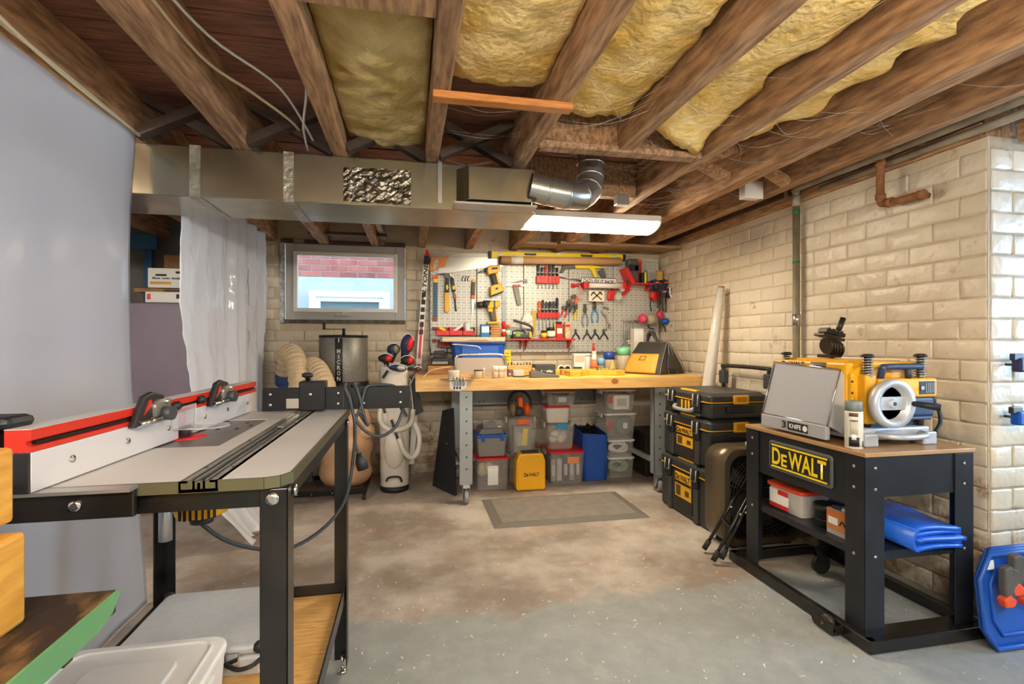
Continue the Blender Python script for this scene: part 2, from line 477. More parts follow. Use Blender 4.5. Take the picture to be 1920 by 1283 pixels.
def brick(parent, loc, rz, sx):
    o = bpy.data.objects.new('brick', RN.choice(BM)); COL.objects.link(o); o.parent = parent
    q = ORG[parent.name]
    o.location = (loc[0] - q[0], loc[1] - q[1], loc[2] - q[2]); o.rotation_euler = (RN.uniform(-.012, .012), 0, rz + RN.uniform(-.006, .006)); o.scale = (sx, 1, 1)
PIT, CH = 0.247, 0.0945
nb = [0, 0, 0]
for r in range(22):
    z = 0.048 + r * CH
    off = (r % 2) * PIT / 2
    # right wall
    y = 1.78 - off
    while y < YB:
        a, b_ = max(1.785, y), min(YB - 0.01, y + PIT - 0.007)
        if b_ - a > 0.05:
            brick(wall_right, (XW, (a + b_) / 2, z), -PI / 2, (b_ - a) / BL); nb[0] += 1
        y += PIT
    # back wall, leaving out what the pegboard and the dust collector's side hide completely
    x = -1.30 - off
    while x < XW:
        a, b_ = max(-1.28, x), min(XW - 0.01, x + PIT - 0.007)
        if z + 0.05 > WZ0 - 0.02 and z - 0.05 < WZ1 + 0.02:
            if a < WX0 < b_: b_ = WX0 - 0.01
            if a < WX1 < b_: a = WX1 + 0.01
            if a >= WX0 - 0.02 and b_ <= WX1 + 0.02: x += PIT; continue
        hid = a > 0.20 and b_ < 2.40 and 1.14 < z < 1.99
        if b_ - a > 0.05 and not hid:
            brick(wall_back, ((a + b_) / 2, YB, z), 0, (b_ - a) / BL); nb[1] += 1
        x += PIT
    # the face turning away at the end of the right wall
    x = XW + 0.012 - off
    while x < 3.35:
        a, b_ = max(XW + 0.012, x), x + PIT - 0.007
        if b_ - a > 0.05:
            brick(wall_front, ((a + b_) / 2, 1.78, z), 0, (b_ - a) / BL); nb[2] += 1
        x += PIT

# ---------------------------------------------------------------- window
WGREY = mat('window_grey', '#a9a9a6', 0.45)
GLASS = clear_mat('window_glass', '#dfe9ee', 0.93, 0.02)
win = thing('window_1', 'basement window', 'window', (-0.585, YB, WZ0)); structure(win)
del win['category']; del win['label']
def ring(b, x0, x1, z0, z1, t, y0, y1):
    return b.box(x0, x0 + t, y0, y1, z0, z1).box(x1 - t, x1, y0, y1, z0, z1).box(x0 + t, x1 - t, y0, y1, z0, z0 + t).box(x0 + t, x1 - t, y0, y1, z1 - t, z1)
ring(MB(), WX0 + 0.03, WX1 - 0.005, WZ0 + 0.03, WZ1 - 0.03, 0.085, YB + 0.01, YB + 0.075).build('outer_frame', WGREY, win, bev=0.004)
ring(MB(), WX0 + 0.095, WX1 - 0.07, WZ0 + 0.1, WZ1 - 0.1, 0.035, YB - 0.004, YB + 0.05).build('sash', WHITE, win, bev=0.004)
MB().box(WX0 + 0.125, WX1 - 0.10, YB + 0.02, YB + 0.026, WZ0 + 0.13, WZ1 - 0.13).build('pane', GLASS, win)
MB().box(-0.66, -0.53, YB - 0.022, YB + 0.01, WZ0 + 0.065, WZ0 + 0.092).prism([(-0.62, WZ0 + .075), (-0.56, WZ0 + .08), (-0.54, WZ0 + .1), (-0.6, WZ0 + .1)], YB - 0.034, YB - 0.02).build('latch', LGREY, win, bev=0.003)
BROWN = mat('red_brown_paint', '#5a2c22', 0.6, hx2='#43302a', nscale=20)
tr1 = structure(MB().box(WX0, WX1, YB - 0.03, YB + 0.03, WZ1 - 0.03, WZ1).build('trim_1', BROWN))
for xx in (-0.97, -0.28):
    MB().box(xx - 0.045, xx + 0.045, YB - 0.036, YB - 0.03, WZ1 - 0.028, WZ1 - 0.002).build('hinge', STEEL, tr1)
structure(MB().box(WX0 - 0.01, WX0 + 0.022, YB - 0.02, YB + 0.02, WZ0, WZ1 - .03).build('trim_2', mat('torn_foil_sealant', '#c9ccd2', 0.4, hx2='#8f8f90', nscale=30, bump=0.6, bscale=60)))
structure(MB().box(WX0, WX1, YB - 0.012, YB + 0.03, WZ0 - 0.005, WZ0 + 0.03).build('trim_3', mat('rough_sill', '#6d675c', 0.8, hx2='#4c463c', nscale=25, bump=0.5)))

# outside: the neighbouring house across the passage
OUTB = mat('red_brick', '#8e4d46', 0.85, hx2='#a8655c', nscale=8, rnd=0.22, bump=0.3)
NY = 6.6
nh = thing('neighbour_house', 'red brick house wall with pale concrete base seen through the window', 'building', (-0.8, NY, 0))
MB().box(-3.2, 1.6, NY, NY + 0.2, 2.02, 3.2).build('mortar_wall', mat('outdoor_mortar', '#b5a8a0', 0.9), nh)
MB().box(-3.2, -1.22, NY - 0.03, NY + 0.2, -0.4, 2.02).box(-0.26, 1.6, NY - 0.03, NY + 0.2, -0.4, 2.02).box(-1.22, -0.26, NY - .03, NY + .2, 1.85, 2.02).build('concrete_base', mat('pale_concrete', '#a3b2ba', 0.85, hx2='#b5bfc2', nscale=5, bump=0.2), nh)
obm = MB().box(-.104, .104, -.008, .03, -.031, .031).mesh('outdoor_brick', OUTB)
for r in range(8):
    for c in range(13):
        o = bpy.data.objects.new('brick', obm); COL.objects.link(o); o.parent = nh
        o.location = (-2.3 + c * 0.22 + (r % 2) * 0.11 + 0.8, 0, 2.06 + r * 0.075)
nw = ring(MB(), -1.22, -0.26, 1.1, 1.85, 0.075, NY - 0.05, NY + .05).build('window_frame', mat('outdoor_white', '#e9eef0', 0.5), nh, bev=0.008)
ring(MB(), -1.15, -0.33, 1.17, 1.78, 0.06, NY - 0.03, NY + .04).build('window_sash', MATS['outdoor_white'], nh, bev=0.006)
MB().box(-1.10, -0.38, NY, NY + .02, 1.2, 1.74).build('window_pane', mat('dark_window_glass', '#5c7a84', 0.1), nh)
structure(MB().box(-4, 3, YB + 0.3, 9, -0.3, -0.2).build('ground_outside', PLASTER))
# ================================================================ ceiling: boards, joists, bracing
OLDW = mat('old_joist_wood', '#b88e64', 0.75, hx2='#805d3f', nscale=5, stretch=(14, 1.6, 9), bump=0.45, bscale=45, rnd=0.16)
DARKW = mat('dark_brace_wood', '#33271f', 0.8, hx2='#4d3a2d', nscale=8, bump=0.3)
BOARDW = mat('red_brown_boards', '#a0684f', 0.75, hx2='#6f4838', nscale=5, stretch=(1.4, 16, 9), bump=0.35, bscale=30, rnd=0.22)
ORGW = mat('fresh_orange_wood', '#c67f3a', 0.6, hx2='#a9642a', nscale=6, stretch=(2, 16, 16), bump=0.15)
ceiling = structure(MB().box(-3.5, 4.3, -2.0, YB + 0.3, 2.335, 2.42).build('ceiling', DARKW))
def cpart(b, name, m, bev=0.0, seg=1):
    return b.build(name, m, ceiling, bev=bev, seg=seg)
# floor boards above, each laid across the joists
y = 0.0
while y < YB:
    w = RN.uniform(0.12, 0.15)
    cpart(MB().box(-3.4, 2.8, y + 0.004, y + w - 0.004, 2.312 + RN.uniform(-.004, .004), 2.334), 'floor_board', BOARDW)
    y += w
JX = [(-1.24, .08), (-.80, .085), (-.36, .07), (.07, .065), (.50, .075), (.93, .075), (1.35, .07), (1.75, .09), (2.13, .07)]
def rough_bar(x0, x1, y0, y1, z0, z1, n=14, a=0.004):
    rings = []
    for i in range(n + 1):
        t = y0 + (y1 - y0) * i / n; j = lambda: RN.uniform(-a, a)
        rings.append([(x0 + j(), t, z0 + j()), (x1 + j(), t, z0 + j()), (x1 + j(), t, z1), (x0 + j(), t, z1)])
    return MB().loft(rings, sm=False)
for i, (x, w) in enumerate(JX):
    if i == 5:    # stops at the trimmer, goes on behind the opening
        cpart(rough_bar(x, x + w, -1.8, 2.2, ZJ, 2.312), 'joist', OLDW, 0.006)
        cpart(rough_bar(x, x + w, 2.95, YB, ZJ, 2.312, 8), 'joist', OLDW, 0.006)
    elif i == 8:
        cpart(rough_bar(x, x + w, -1.8, YB, ZJ + 0.02, 2.312), 'joist', OLDW, 0.006)
    else:
        cpart(rough_bar(x, x + w, -1.8, YB, ZJ + (0.0 if i else 0.01), 2.312, 16), 'joist', OLDW, 0.006)
for x in (-2.5, -2.08, -1.66, 2.62, 3.04, 3.46, 3.88):
    cpart(MB().box(x, x + .07, -1.8, 1.75 if x > 2.5 else YB, ZJ, 2.312), 'joist', OLDW)
# trimmers round the old opening
cpart(MB().box(.575, 1.35, 2.2, 2.27, ZJ, 2.312), 'trimmer', OLDW, 0.005)
cpart(MB().box(.575, 1.35, 2.88, 2.95, ZJ, 2.312), 'trimmer', OLDW, 0.005)
cpart(MB().box(.56, 1.36, 2.17, 2.20, ZJ - .012, ZJ + .018), 'batten', OLDW, 0.003)
# blocking between joists near the camera, fresh strip nailed underneath
cpart(MB().box(-.292, .072, 1.30, 1.40, ZJ + 0.002, 2.312), 'blocking', OLDW, 0.006)
cpart(MB().bar((.075, 1.80, ZJ - .014), (.585, 1.80, ZJ - .014), .05, .026), 'nailing_strip', ORGW, .003)
# cross bracing
def brace(xa, xb, yy):
    cpart(MB().bar((xa, yy, ZJ + .015), (xb, yy, 2.30), .04, .055, up=(0, 1, 0)), 'cross_brace', DARKW)
    cpart(MB().bar((xa, yy + .05, 2.30), (xb, yy + .05, ZJ + .015), .04, .055, up=(0, 1, 0)), 'cross_brace', DARKW)
for i in range(0, 4):
    brace(JX[i][0] + JX[i][1], JX[i + 1][0], 2.46)
for i in (6, 7):
    cpart(MB().bar((JX[i][0] + JX[i][1], 2.5, 2.14), (JX[i + 1][0], 2.5, 2.28), .045, .06, up=(0, 1, 0)), 'cross_brace', OLDW)
    cpart(MB().bar((JX[i][0] + JX[i][1], 2.56, 2.28), (JX[i + 1][0], 2.56, 2.14), .045, .06, up=(0, 1, 0)), 'cross_brace', OLDW)
cpart(MB().box(XW, 4.25, 1.79, 2.1, 2.132, 2.312), 'wall_plate', OLDW)
cpart(MB().box(XW - .015, XW + .25, 1.8, YB, 2.132, 2.20), 'wall_plate', OLDW, 0.004)
cpart(MB().box(XW - .03, XW + .25, 1.8, YB, 2.20, 2.312), 'wall_plate', DARKW, 0.004)

# glass wool batts between the joists
WOOL = mat('glass_wool', '#fbe0a0', 0.95, hx2='#e6c068', nscale=7, bump=0.9, bscale=38, spec=0.05, detail=5)
WOOLD = mat('dusty_glass_wool', '#d8c48e', 0.95, hx2='#ae965a', nscale=5, bump=0.9, bscale=30, spec=0.05, detail=5)
def batt(label, x0, x1, y0, y1, z, m, sag=0.02, rag=0.0, seed=1, flap=0.0, skew=0.0):
    r = random.Random(seed); nu, nv = 16, 44; vs = []; b = MB()
    def edge(v): return mnoise.noise(Vector((v * 9, seed * 3.1, 0))) * rag
    def top(u, v):
        xr = x1 - abs(edge(v)) * 2 - (rag and 0.0)
        x = x0 + (xr - x0) * u; y = y0 + (y1 - y0) * v + skew * (u - 0.5) * v + mnoise.noise(Vector((u * 6, seed, 4))) * 0.03 * v
        zz = z - sag * math.sin(PI * u) + mnoise.noise(Vector((x * 14, y * 14, seed))) * 0.016 + mnoise.noise(Vector((x * 40, y * 40, seed))) * 0.006
        if flap and v > 0.8: zz -= flap * ((v - 0.8) / 0.2) ** 2 * (0.4 + 0.6 * u)
        return (x, y, zz)
    b.grid(top, nu, nv)
    n = len(b.v); b.v += [(v[0], v[1], min(v[2] + 0.07, 2.309)) for v in b.v[:n]]
    b.f += [tuple(n + i for i in reversed(f)) for f in b.f[:nu * nv]]; b.s += [True] * (nu * nv)
    k = nv + 1
    rim = [(i, 0) for i in range(nu)] + [(nu, j) for j in range(nv)] + [(i, nv) for i in range(nu, 0, -1)] + [(0, j) for j in range(nv, 0, -1)]
    for q in range(len(rim)):
        a = rim[q][0] * k + rim[q][1]; c = rim[(q + 1) % len(rim)]; c = c[0] * k + c[1]
        b.f.append((a, c, n + c, n + a)); b.s.append(True)
    return tag(b.build('insulation_batt', m), label, 'insulation', 'glass wool between the joists')
batt('dusty browned glass wool batt behind the wooden blocking', -.285, .066, 1.41, 2.5, 2.185, WOOLD, .03, 0, 1)
batt('bright yellow glass wool batt ending at the fresh orange strip', .139, .497, .2, 1.88, 2.205, WOOL, .02, 0, 2)
batt('yellow glass wool batt just right of the orange strip joist', .58, .927, .2, 2.04, 2.205, WOOL, .025, .03, 3)
batt('yellow glass wool batt with a torn flap hanging down', 1.01, 1.345, .2, 2.1, 2.20, WOOL, .02, .05, 4, flap=.10, skew=.16)
batt('ragged narrow strip of yellow glass wool nearest the brick wall', 1.425, 1.72, .2, 2.2, 2.20, WOOL, .015, .12, 5, skew=-.3)

# ---------------------------------------------------------------- sheet metal duct
def galv():
    m = mat('galvanised_sheet', '#b3ac96', 0.24, 0.95, hx2='#9b947c', nscale=3, bump=0.05, bscale=9, rvar=0.06)
    return m
GALV = galv()
GALVB = mat('bright_galvanised', '#c0c0ba', 0.27, 0.85, hx2='#a7a79e', nscale=5, bump=0.04, bscale=14)
FOIL = mat('crinkled_foil_tape', '#8f887b', 0.25, 0.9, hx2='#4d4538', nscale=14, bump=1.0, bscale=30)
duct = thing('air_duct', 'long rectangular galvanised duct hung under the joists', 'duct', (-.6, 2.7, 1.87))
for i, (a, b_) in enumerate(((-2.4, -.945), (-.94, -.555), (-.55, .62))):
    def side(u, v): return (0, 0, 0)
    MB().box(a, b_, 2.5, 2.89, 1.87, 2.096).build('duct_section', GALV, duct, bev=0.004)
for x in (-.945, -.553):
    MB().box(x - .022, x + .022, 2.494, 2.896, 1.866, 2.099).build('seam_tape', mat('silver_tape', '#b5b0a0', 0.35, 0.6, hx2='#8f8875', nscale=25, bump=.5, bscale=50), duct)
pr = random.Random(3)
fb = MB()
def fo(u, v): return (-.31 + .31 * u + pr.uniform(-.003, .003), 2.495 + pr.uniform(-.004, .002), 1.885 + .16 * v + pr.uniform(-.004, .004))
fb.grid(fo, 20, 10, sm=False).build('foil_patch', FOIL, duct, solid=.002)
for x in (.335,):
    MB().box(.13, .15, 2.492, 2.497, 1.90, 2.13).build('hanger_strap', STEEL, duct)
# side take-off and round elbow
MB().loft([[(.22, 2.5, 1.88), (.6, 2.5, 1.88), (.6, 2.5, 2.07), (.22, 2.5, 2.07)], [(.27, 2.40, 1.9), (.58, 2.40, 1.9), (.58, 2.40, 2.06), (.27, 2.40, 2.06)]], sm=False).build('take_off', GALV, duct, bev=.003)
MB().box(.20, .60, 2.38, 2.5, 1.872, 1.882).build('flange', GALVB, duct)
path = [(.57, 2.42, 1.98), (.66, 2.42, 1.965), (.76, 2.43, 1.955), (.85, 2.46, 1.965), (.905, 2.5, 2.01), (.925, 2.53, 2.08), (.93, 2.54, 2.16), (.93, 2.54, 2.31)]
sp = smooth_path(path, 3)
for i in range(0, len(sp) - 3, 3):
    MB().tube(sp[i:i + 4], [.068, .068, .068, .0695], 20, cap=False).build('elbow_segment', GALVB, duct)
for i in range(3, len(sp) - 3, 3):
    t = (sp[i + 1] - sp[i - 1]).normalized()
    MB().tube([sp[i] - t * .006, sp[i] + t * .006], .0715, 20).build('crimp_ring', GALVB, duct)

# ---------------------------------------------------------------- fluorescent light over the bench
LENSM = {}
def lens_mat(nm, c, s):
    m = bpy.data.materials.new(nm); m.use_nodes = True; b = m.node_tree.nodes['Principled BSDF']
    b.inputs['Base Color'].default_value = (.9, .9, .88, 1); b.inputs['Roughness'].default_value = .4
    b.inputs['Emission Color'].default_value = (*c, 1); b.inputs['Emission Strength'].default_value = s
    return m
LM1, LM2 = lens_mat('bench_light_lens', LAMP_WARM, LENS_BENCH), lens_mat('fill_light_lens', LAMP_FILL, LENS_FILL)
def tube_light(label, x0, x1, y0, y1, z, lm, along='x'):
    t = thing('fluorescent_light', label, 'light', ((x0 + x1) / 2, (y0 + y1) / 2, z), None)
    MB().box(x0, x1, y0, y1, z + .055, ZJ - .002).build('housing', WHITE, t, bev=.004)
    n = 8
    if along == 'x':
        c = (y0 + y1) / 2; h = (y1 - y0) / 2
        poly = [(c + h * math.cos(PI + PI * i / n), z + .055 + .055 * math.sin(PI + PI * i / n)) for i in range(n + 1)]
        MB().prism(poly, x0 + .012, x1 - .012, 'yz', sm=True).build('lens', lm, t)
        for x in (x0, x1 - .012): MB().prism([(a, b_ - .002) for a, b_ in poly], x, x + .012, 'yz').build('end_cap', WHITE, t)
    else:
        c = (x0 + x1) / 2; h = (x1 - x0) / 2
        poly = [(c + h * math.cos(PI + PI * i / n), z + .055 + .055 * math.sin(PI + PI * i / n)) for i in range(n + 1)]
        MB().prism(poly, y0 + .012, y1 - .012, 'xz', sm=True).build('lens', lm, t)
        for y in (y0, y1 - .012): MB().prism(poly, y, y + .012, 'xz').build('end_cap', WHITE, t)
    return t
tube_light('lit fluorescent wraparound light above the workbench', .74, 1.71, 3.25, 3.55, 2.0, LM1)
def fill_tubes(label, x0, x1, y, z):  # added lamps without a known fixture, there to brighten joists, walls and floor
    """added fill light to brighten the room: two open tubes under a narrow batten, light goes all round"""
    t = thing('fill_light', label, 'light', ((x0 + x1) / 2, y, z))
    MB().box(x0, x1, y - .03, y + .03, z + .05, z + .09).build('batten', WHITE, t, bev=.003)
    for dy in (-.075, .075):
        MB().cyl((x0 + .02, y + dy, z), (x1 - .02, y + dy, z), .022, n=12).build('tube', LM2, t)
        for x in (x0, x1 - .03): MB().box(x, x + .03, y + dy - .012, y + dy + .012, z - .01, z + .09).build('holder', WHITE, t)
    for x in (x0 + .15, x1 - .15): MB().cyl((x, y, z + .09), (x, y, ZJ), .004, n=6).build('hanger', STEEL, t)
fill_tubes('added two tube fill light behind the viewer at left', -.75, .45, -.45, 1.80)
fill_tubes('added two tube fill light behind the viewer at right', .75, 1.95, -.25, 1.80)
fill_tubes('added fill light behind the polythene partition', -2.6, -1.5, 1.6, 1.88)  # added lamp, brightens the translucent sheet from behind

# ---------------------------------------------------------------- pipes, boxes, cables
PVC = mat('grey_painted_pipe', '#a39a88', 0.5, hx2='#877c6a', nscale=9)
RUST = mat('rusty_pipe', '#7c4a25', 0.7, hx2='#9a6a3f', nscale=30, bump=.4)
GRN = mat('green_tape', '#1e7a3f', .5)
pp = thing('conduit_pipe', 'grey conduit pipe running along the wall top and down the wall', 'pipe', (2.44, 3, 0))
vx, vy = 2.455, onY(1493, 360, 1)[1]
d = ray(1493, 360); vy = 2.455 * d[1] / d[0]
MB().tube(smooth_path([(2.40, 1.0, 2.195), (2.41, 2.2, 2.195), (2.43, vy - .07, 2.205), (2.455, vy, 2.19), (2.455, vy, 2.10)], 5), .021, 12).build('horizontal_run', PVC, pp)
MB().cyl((2.455, vy, 2.12), (2.455, vy, .05), .021, n=14).build('vertical_run', mat('olive_brown_pipe', '#867c64', .5, hx2='#746a52', nscale=9), pp)
for z0, z1, mm, r in ((2.05, 2.075, GRN, .0225), (1.73, 1.745, GRN, .0225), (1.33, 1.40, STEEL, .0235), (2.10, 2.17, PVC, .025)):
    MB().cyl((2.455, vy, z0), (2.455, vy, z1), r, n=14).build('coupling', mm, pp)
p2 = thing('upper_conduit', 'second pale pipe beside the conduit along the wall top', 'pipe', (2.46, 2.4, 2.14))
MB().tube([(2.46, 1.0, 2.155), (2.462, vy - .2, 2.16)], .018, 12).build('pipe', PVC, p2)
for yy in (2.0, 2.9):
    MB().bar((2.41, yy, 2.165), (2.385, yy, 2.31), .03, .003, up=(1, 0, 0)).build('pipe_strap', STEEL, p2)
rp = thing('rusty_elbow_pipe', 'rusty bent pipe coming out of the brick wall', 'pipe', (2.45, 2.2, 1.92))
d1 = ray(1648, 285); d2 = ray(1655, 378); d3 = ray(1735, 380)
y1, y3 = 2.42 * d1[1] / d1[0], 2.46 * d3[1] / d3[0]
MB().tube(smooth_path([(2.40, y1 - .10, 2.20), (2.415, y1 - .02, 2.195), (2.43, y1, 2.15), (2.43, y1, 1.985), (2.435, y1 - .02, 1.945), (2.44, y3 + .04, 1.94), (2.45, y3, 1.94)], 4), .019, 12).build('pipe', RUST, rp)
for c, a in (((2.43, y1, 2.16), (0, 0, 1)), ((2.43, y1, 1.985), (0, 0, 1)), ((2.437, y1 - .05, 1.944), (0, 1, 0)), ((2.45, y3 + .01, 1.94), (0, 1, 0))):
    c = Vector(c); a = Vector(a)
    MB().cyl(c - a * .014, c + a * .014, .025, n=12).build('fitting_collar', RUST, rp)
MB().cyl((2.452, y3 + .012, 1.94), (2.492, y3 + .012, 1.94), .014, n=10).build('wall_stub', RUST, rp)
jb = thing('junction_box', 'white plastic junction box on the joist by the wall', 'box', (2.06, 2.79, 2.10))
MB().box(2.005, 2.127, 2.76, 2.82, 2.105, 2.205).build('body', WHITE, jb, bev=.006)
MB().box(2.0, 2.128, 2.752, 2.76, 2.10, 2.21).build('cover', WHITE, jb, bev=.003)
mb = onY(1166, 376, 2.84)
tag(MB().box(mb[0] - .04, mb[0] + .04, 2.82, 2.87, mb[2] - .03, 2.098).build('metal_box', STEEL, bev=.004), 'small metal electrical box beside the round elbow duct', 'box')
CAB = mat('cream_cable', '#cdbf9c', 0.55)
CABW = mat('white_cable', '#dcdad2', 0.5)
def cable(label, pts, r, m, sub=6):
    return tag(MB().tube(smooth_path(pts, sub), r, 7).build('ceiling_cable', m), label, 'cable')
cable('cream cable stapled along the side of the second joist', [(-.705, .6, 2.16), (-.705, 1.3, 2.17), (-.708, 1.9, 2.2), (-.62, 2.2, 2.22), (-.52, 2.4, 2.2), (-.5, 2.58, 2.2)], .006, CAB)
cable('thin pale cable beside it ending at the cross braces', [(-.70, .7, 2.2), (-.695, 1.4, 2.215), (-.66, 1.85, 2.24), (-.52, 2.2, 2.25), (-.44, 2.5, 2.15)], .005, CABW)
cable('white wire looping down from the boards by the third joist', [(-.38, 1.75, 2.29), (-.40, 1.85, 2.25), (-.38, 1.95, 2.2), (-.4, 2.1, 2.19), (-.46, 2.35, 2.16), (-.48, 2.56, 2.13)], .005, CABW)
cable('cream cable lying along the top edge of the plastic sheet', [(-1.10, .9, 2.10), (-1.125, 1.3, 2.11), (-1.13, 1.7, 2.12), (-1.13, 2.1, 2.11), (-1.12, 2.4, 2.09)], .006, CAB)
cable('cream cable crossing the leftmost joist near the camera', [(-1.05, 1.05, 2.28), (-1.08, 1.25, 2.2), (-1.10, 1.5, 2.13), (-1.12, 1.9, 2.10), (-1.11, 2.35, 2.085)], .006, CAB)
cable('white wire hanging below the joists at upper right', [onY(1890, 0, 1.32), onY(1862, 50, 1.42), onY(1835, 88, 1.5), onY(1785, 106, 1.55)], .005, CABW)

# planks laid on the ledge above the pegboard and a shelf frame above the window
GW = mat('grey_tan_plank', '#9c8263', 0.7, hx2='#7e674c', nscale=6, stretch=(1.5, 14, 14))
tag(MB().box(.92, 2.45, 4.42, 4.60, 2.10, 2.125).build('plank', GW, bev=.003), 'long plank lying on the ledge above the level', 'plank', 'planks above the pegboard')
tag(MB().box(1.30, 2.47, 4.30, 4.415, 2.09, 2.113).build('plank', GW, bev=.003), 'shorter front plank above the pegboard near the wall corner', 'plank', 'planks above the pegboard')
hf = thing('ceiling_batten_frame', 'pale wooden batten frame fixed under the boards over the window', 'frame', (-.6, 4.55, 2.14))
PALEW = mat('whitewashed_wood', '#b9b4aa', 0.7, hx2='#9b958a', nscale=9)
for x in (-.80, -.27): MB().bar((x, 4.2, 2.2), (x + .03, 4.75, 2.17), .04, .03).build('batten', PALEW, hf)
MB().box(-.85, -.2, 4.52, 4.56, 2.135, 2.16).build('cross_batten', BROWN, hf)

# cobwebs strung between the joists
cw = MB(); wr = random.Random(21)
def strand(a, b_, sag):
    a = Vector(a); b_ = Vector(b_); m_ = (a + b_) / 2 + Vector((wr.uniform(-.03, .03), wr.uniform(-.03, .03), -sag))
    cw.tube(smooth_path([a, m_, b_], 4),   .0005, 3, cap=False)
for i in range(95):
    j = wr.choice((3, 4, 4, 5, 5, 5, 6, 6, 6, 7, 7))
    xa = JX[j][0] + JX[j][1]; xb = JX[j + 1][0]
    y = wr.uniform(1.7, 3.2) if wr.random() < .8 else wr.uniform(1.2, 1.9)
    if j in (3, 4) and y < 1.85: y += .3
    za, zb = wr.uniform(ZJ, ZJ + .1), wr.uniform(ZJ, ZJ + .1)
    strand((xa, y, za), (xb - wr.uniform(0, .2) if wr.random() < .3 else xb, y + wr.uniform(-.3, .3), zb), wr.uniform(.005, .05))
tag(cw.build('cobweb', mat('cobweb_silk', '#d8d0c0', 0.8), fix=False), 'dusty cobweb strands strung between the ceiling joists', 'cobweb', kind='stuff')
# ================================================================ left: polythene partition and what stands behind it
POLY = sheet_mat('polythene', '#ced1d9', 0.30, 0.03, 0.13)
POLY2 = sheet_mat('thin_polythene', '#f7faff', 0.42, 0.05, 0.12)
def fold(y, z, k=1.0):
    return 0.012 * math.sin(y * 5.1 + z * .8) + 0.007 * math.sin(y * 13 - z * 1.5) + 0.022 * mnoise.noise(Vector((y * 2.2, z * 1.7, 3))) * k
b = MB()
def left_sheet(u, v):
    y = -0.6 + u * 3.03; z = 0.005 + v * 2.088
    x = -1.145 + fold(y, z) * (1 - v * .5) - .05 * (1 - v) * u
    if u > .97: x -= (u - .97) * .6
    return (x, y + (0.02 * math.sin(z * 3.1) + .22 * (1 - v) ** 2) * u, z)
tag(b.grid(left_sheet, 110, 60).build('polythene_sheet', POLY, solid=.002, fix=False), 'large milky polythene sheet hanging from the ceiling as the left partition', 'plastic sheet', 'polythene partition')
b = MB()
def rear_sheet(u, v):
    # u along the partition, v from the ceiling (0) to the floor (1); held back at mid height, trailing out on the floor
    z = 2.10 - v * 2.09; y = 2.93 + u * 1.47
    y += (1 - u) * (.45 * max(0, v - .32) - .03 * math.sin(PI * min(1, v / .5)) * (v < .5)) - u * .10 * v ** 3
    n1 = mnoise.noise(Vector((u * 5 + v * 1.1, v * 1.6, 1))); n2 = mnoise.noise(Vector((u * 17 + v * 2.0, v * 2.6, 7)))
    k0 = min(1, .25 + u * 3); n1 *= k0; n2 *= k0
    x = -1.16 + .055 * n1 + .022 * n2 + .012 * math.sin(u * 40 + 5 * n1) * (1 - v * .6) + .008 * mnoise.noise(Vector((u * 30, v * 26, 2)))
    if v > .84:
        k = (v - .84) / .16; x += k * (.05 + .17 * (1 - u)) * (1 + .6 * n2); z = max(z, .012 + .035 * abs(n1) + .012 * abs(math.sin(u * 19)))
    return (x, y, z)
rs = tag(b.grid(rear_sheet, 100, 90).build('polythene_sheet', POLY2, solid=.0015, fix=False), 'thin crumpled polythene curtain with printed marks hanging by the window', 'plastic sheet', 'polythene partition')
# the maker's print on the sheet is too small to read: two lines of small dark marks
PRN = mat('printed_grey', '#3c4046', .6)
mr_ = random.Random(5)
for zc, n_ in ((1.74, 22), (1.30, 17)):
    pm_ = MB()
    for i in range(n_):
        w_ = mr_.uniform(.004, .012); p_ = rear_sheet(.70, (2.10 - zc + i * .012) / 2.09)
        pm_.box(p_[0] + .004, p_[0] + .006, p_[1] - w_ / 2, p_[1] + w_ / 2, p_[2] - .004, p_[2] + .004)
    pm_.build('printed_marks', PRN, rs)['kind'] = 'stuff'

# tall cabinet behind the gap, boxes on its top, blue racking
CABM = mat('mauve_grey_enamel', '#7c6f7c', 0.5, hx2='#75687a', nscale=2)
cb = thing('storage_cabinet', 'tall plain mauve grey cabinet behind the gap in the polythene', 'cabinet', (-1.65, 4.2, 0))
MB().box(-2.35, -1.32, 4.02, 4.60, .04, 1.50).build('body', CABM, cb, bev=.008)
MB().box(-2.35, -1.32, 4.0, 4.02, .06, 1.495).build('door', CABM, cb, bev=.006)
MB().box(-2.3, -1.36, 4.05, 4.55, 0, .04).build('plinth', BLK, cb)
def carton(name, label, key, x0, x1, y0, y1, Y, depth, z0, m, lab=None, bev=.002, cat='box', group=None):
    a = at(key, x0, y1, Y); c = at(key, x1, y0, Y)
    t = thing(name, label, cat, ((a[0] + c[0]) / 2, Y + depth / 2, z0), group)
    MB().box(a[0], c[0], Y, Y + depth, z0, c[2]).build('body', m, t, bev=bev)
    return t, a, c
ZT = 1.502
bx = thing('glove_box', 'slim white carton with a red corner mark on the cabinet', 'box', (-1.8, 4.2, ZT))
a0, a1 = onY(272, 562, 4.03), onY(343, 548, 4.03)
MB().box(a0[0], a1[0] + .1, 4.03, 4.28, ZT, a1[2]).build('body', PAPER, bx, bev=.003)
MB().box(a0[0] + .012, a0[0] + .035, 4.028, 4.03, ZT + .02, ZT + .06).build('red_mark', RED, bx)
MB().box(a0[0] + .20, a0[0] + .26, 4.027, 4.03, ZT + .028, ZT + .06).build('dark_logo', INK, bx)
z2 = a1[2] + .002
zt = onY(300, 540, 4.05)[2]
tb = thing('open_carton', 'open brown carton of red tins under the white carton', 'box', (-1.8, 4.3, z2))
MB().box(a0[0] - .1, a1[0] + .1, 4.09, 4.30, z2, zt).build('body', CARD, tb, bev=.002)
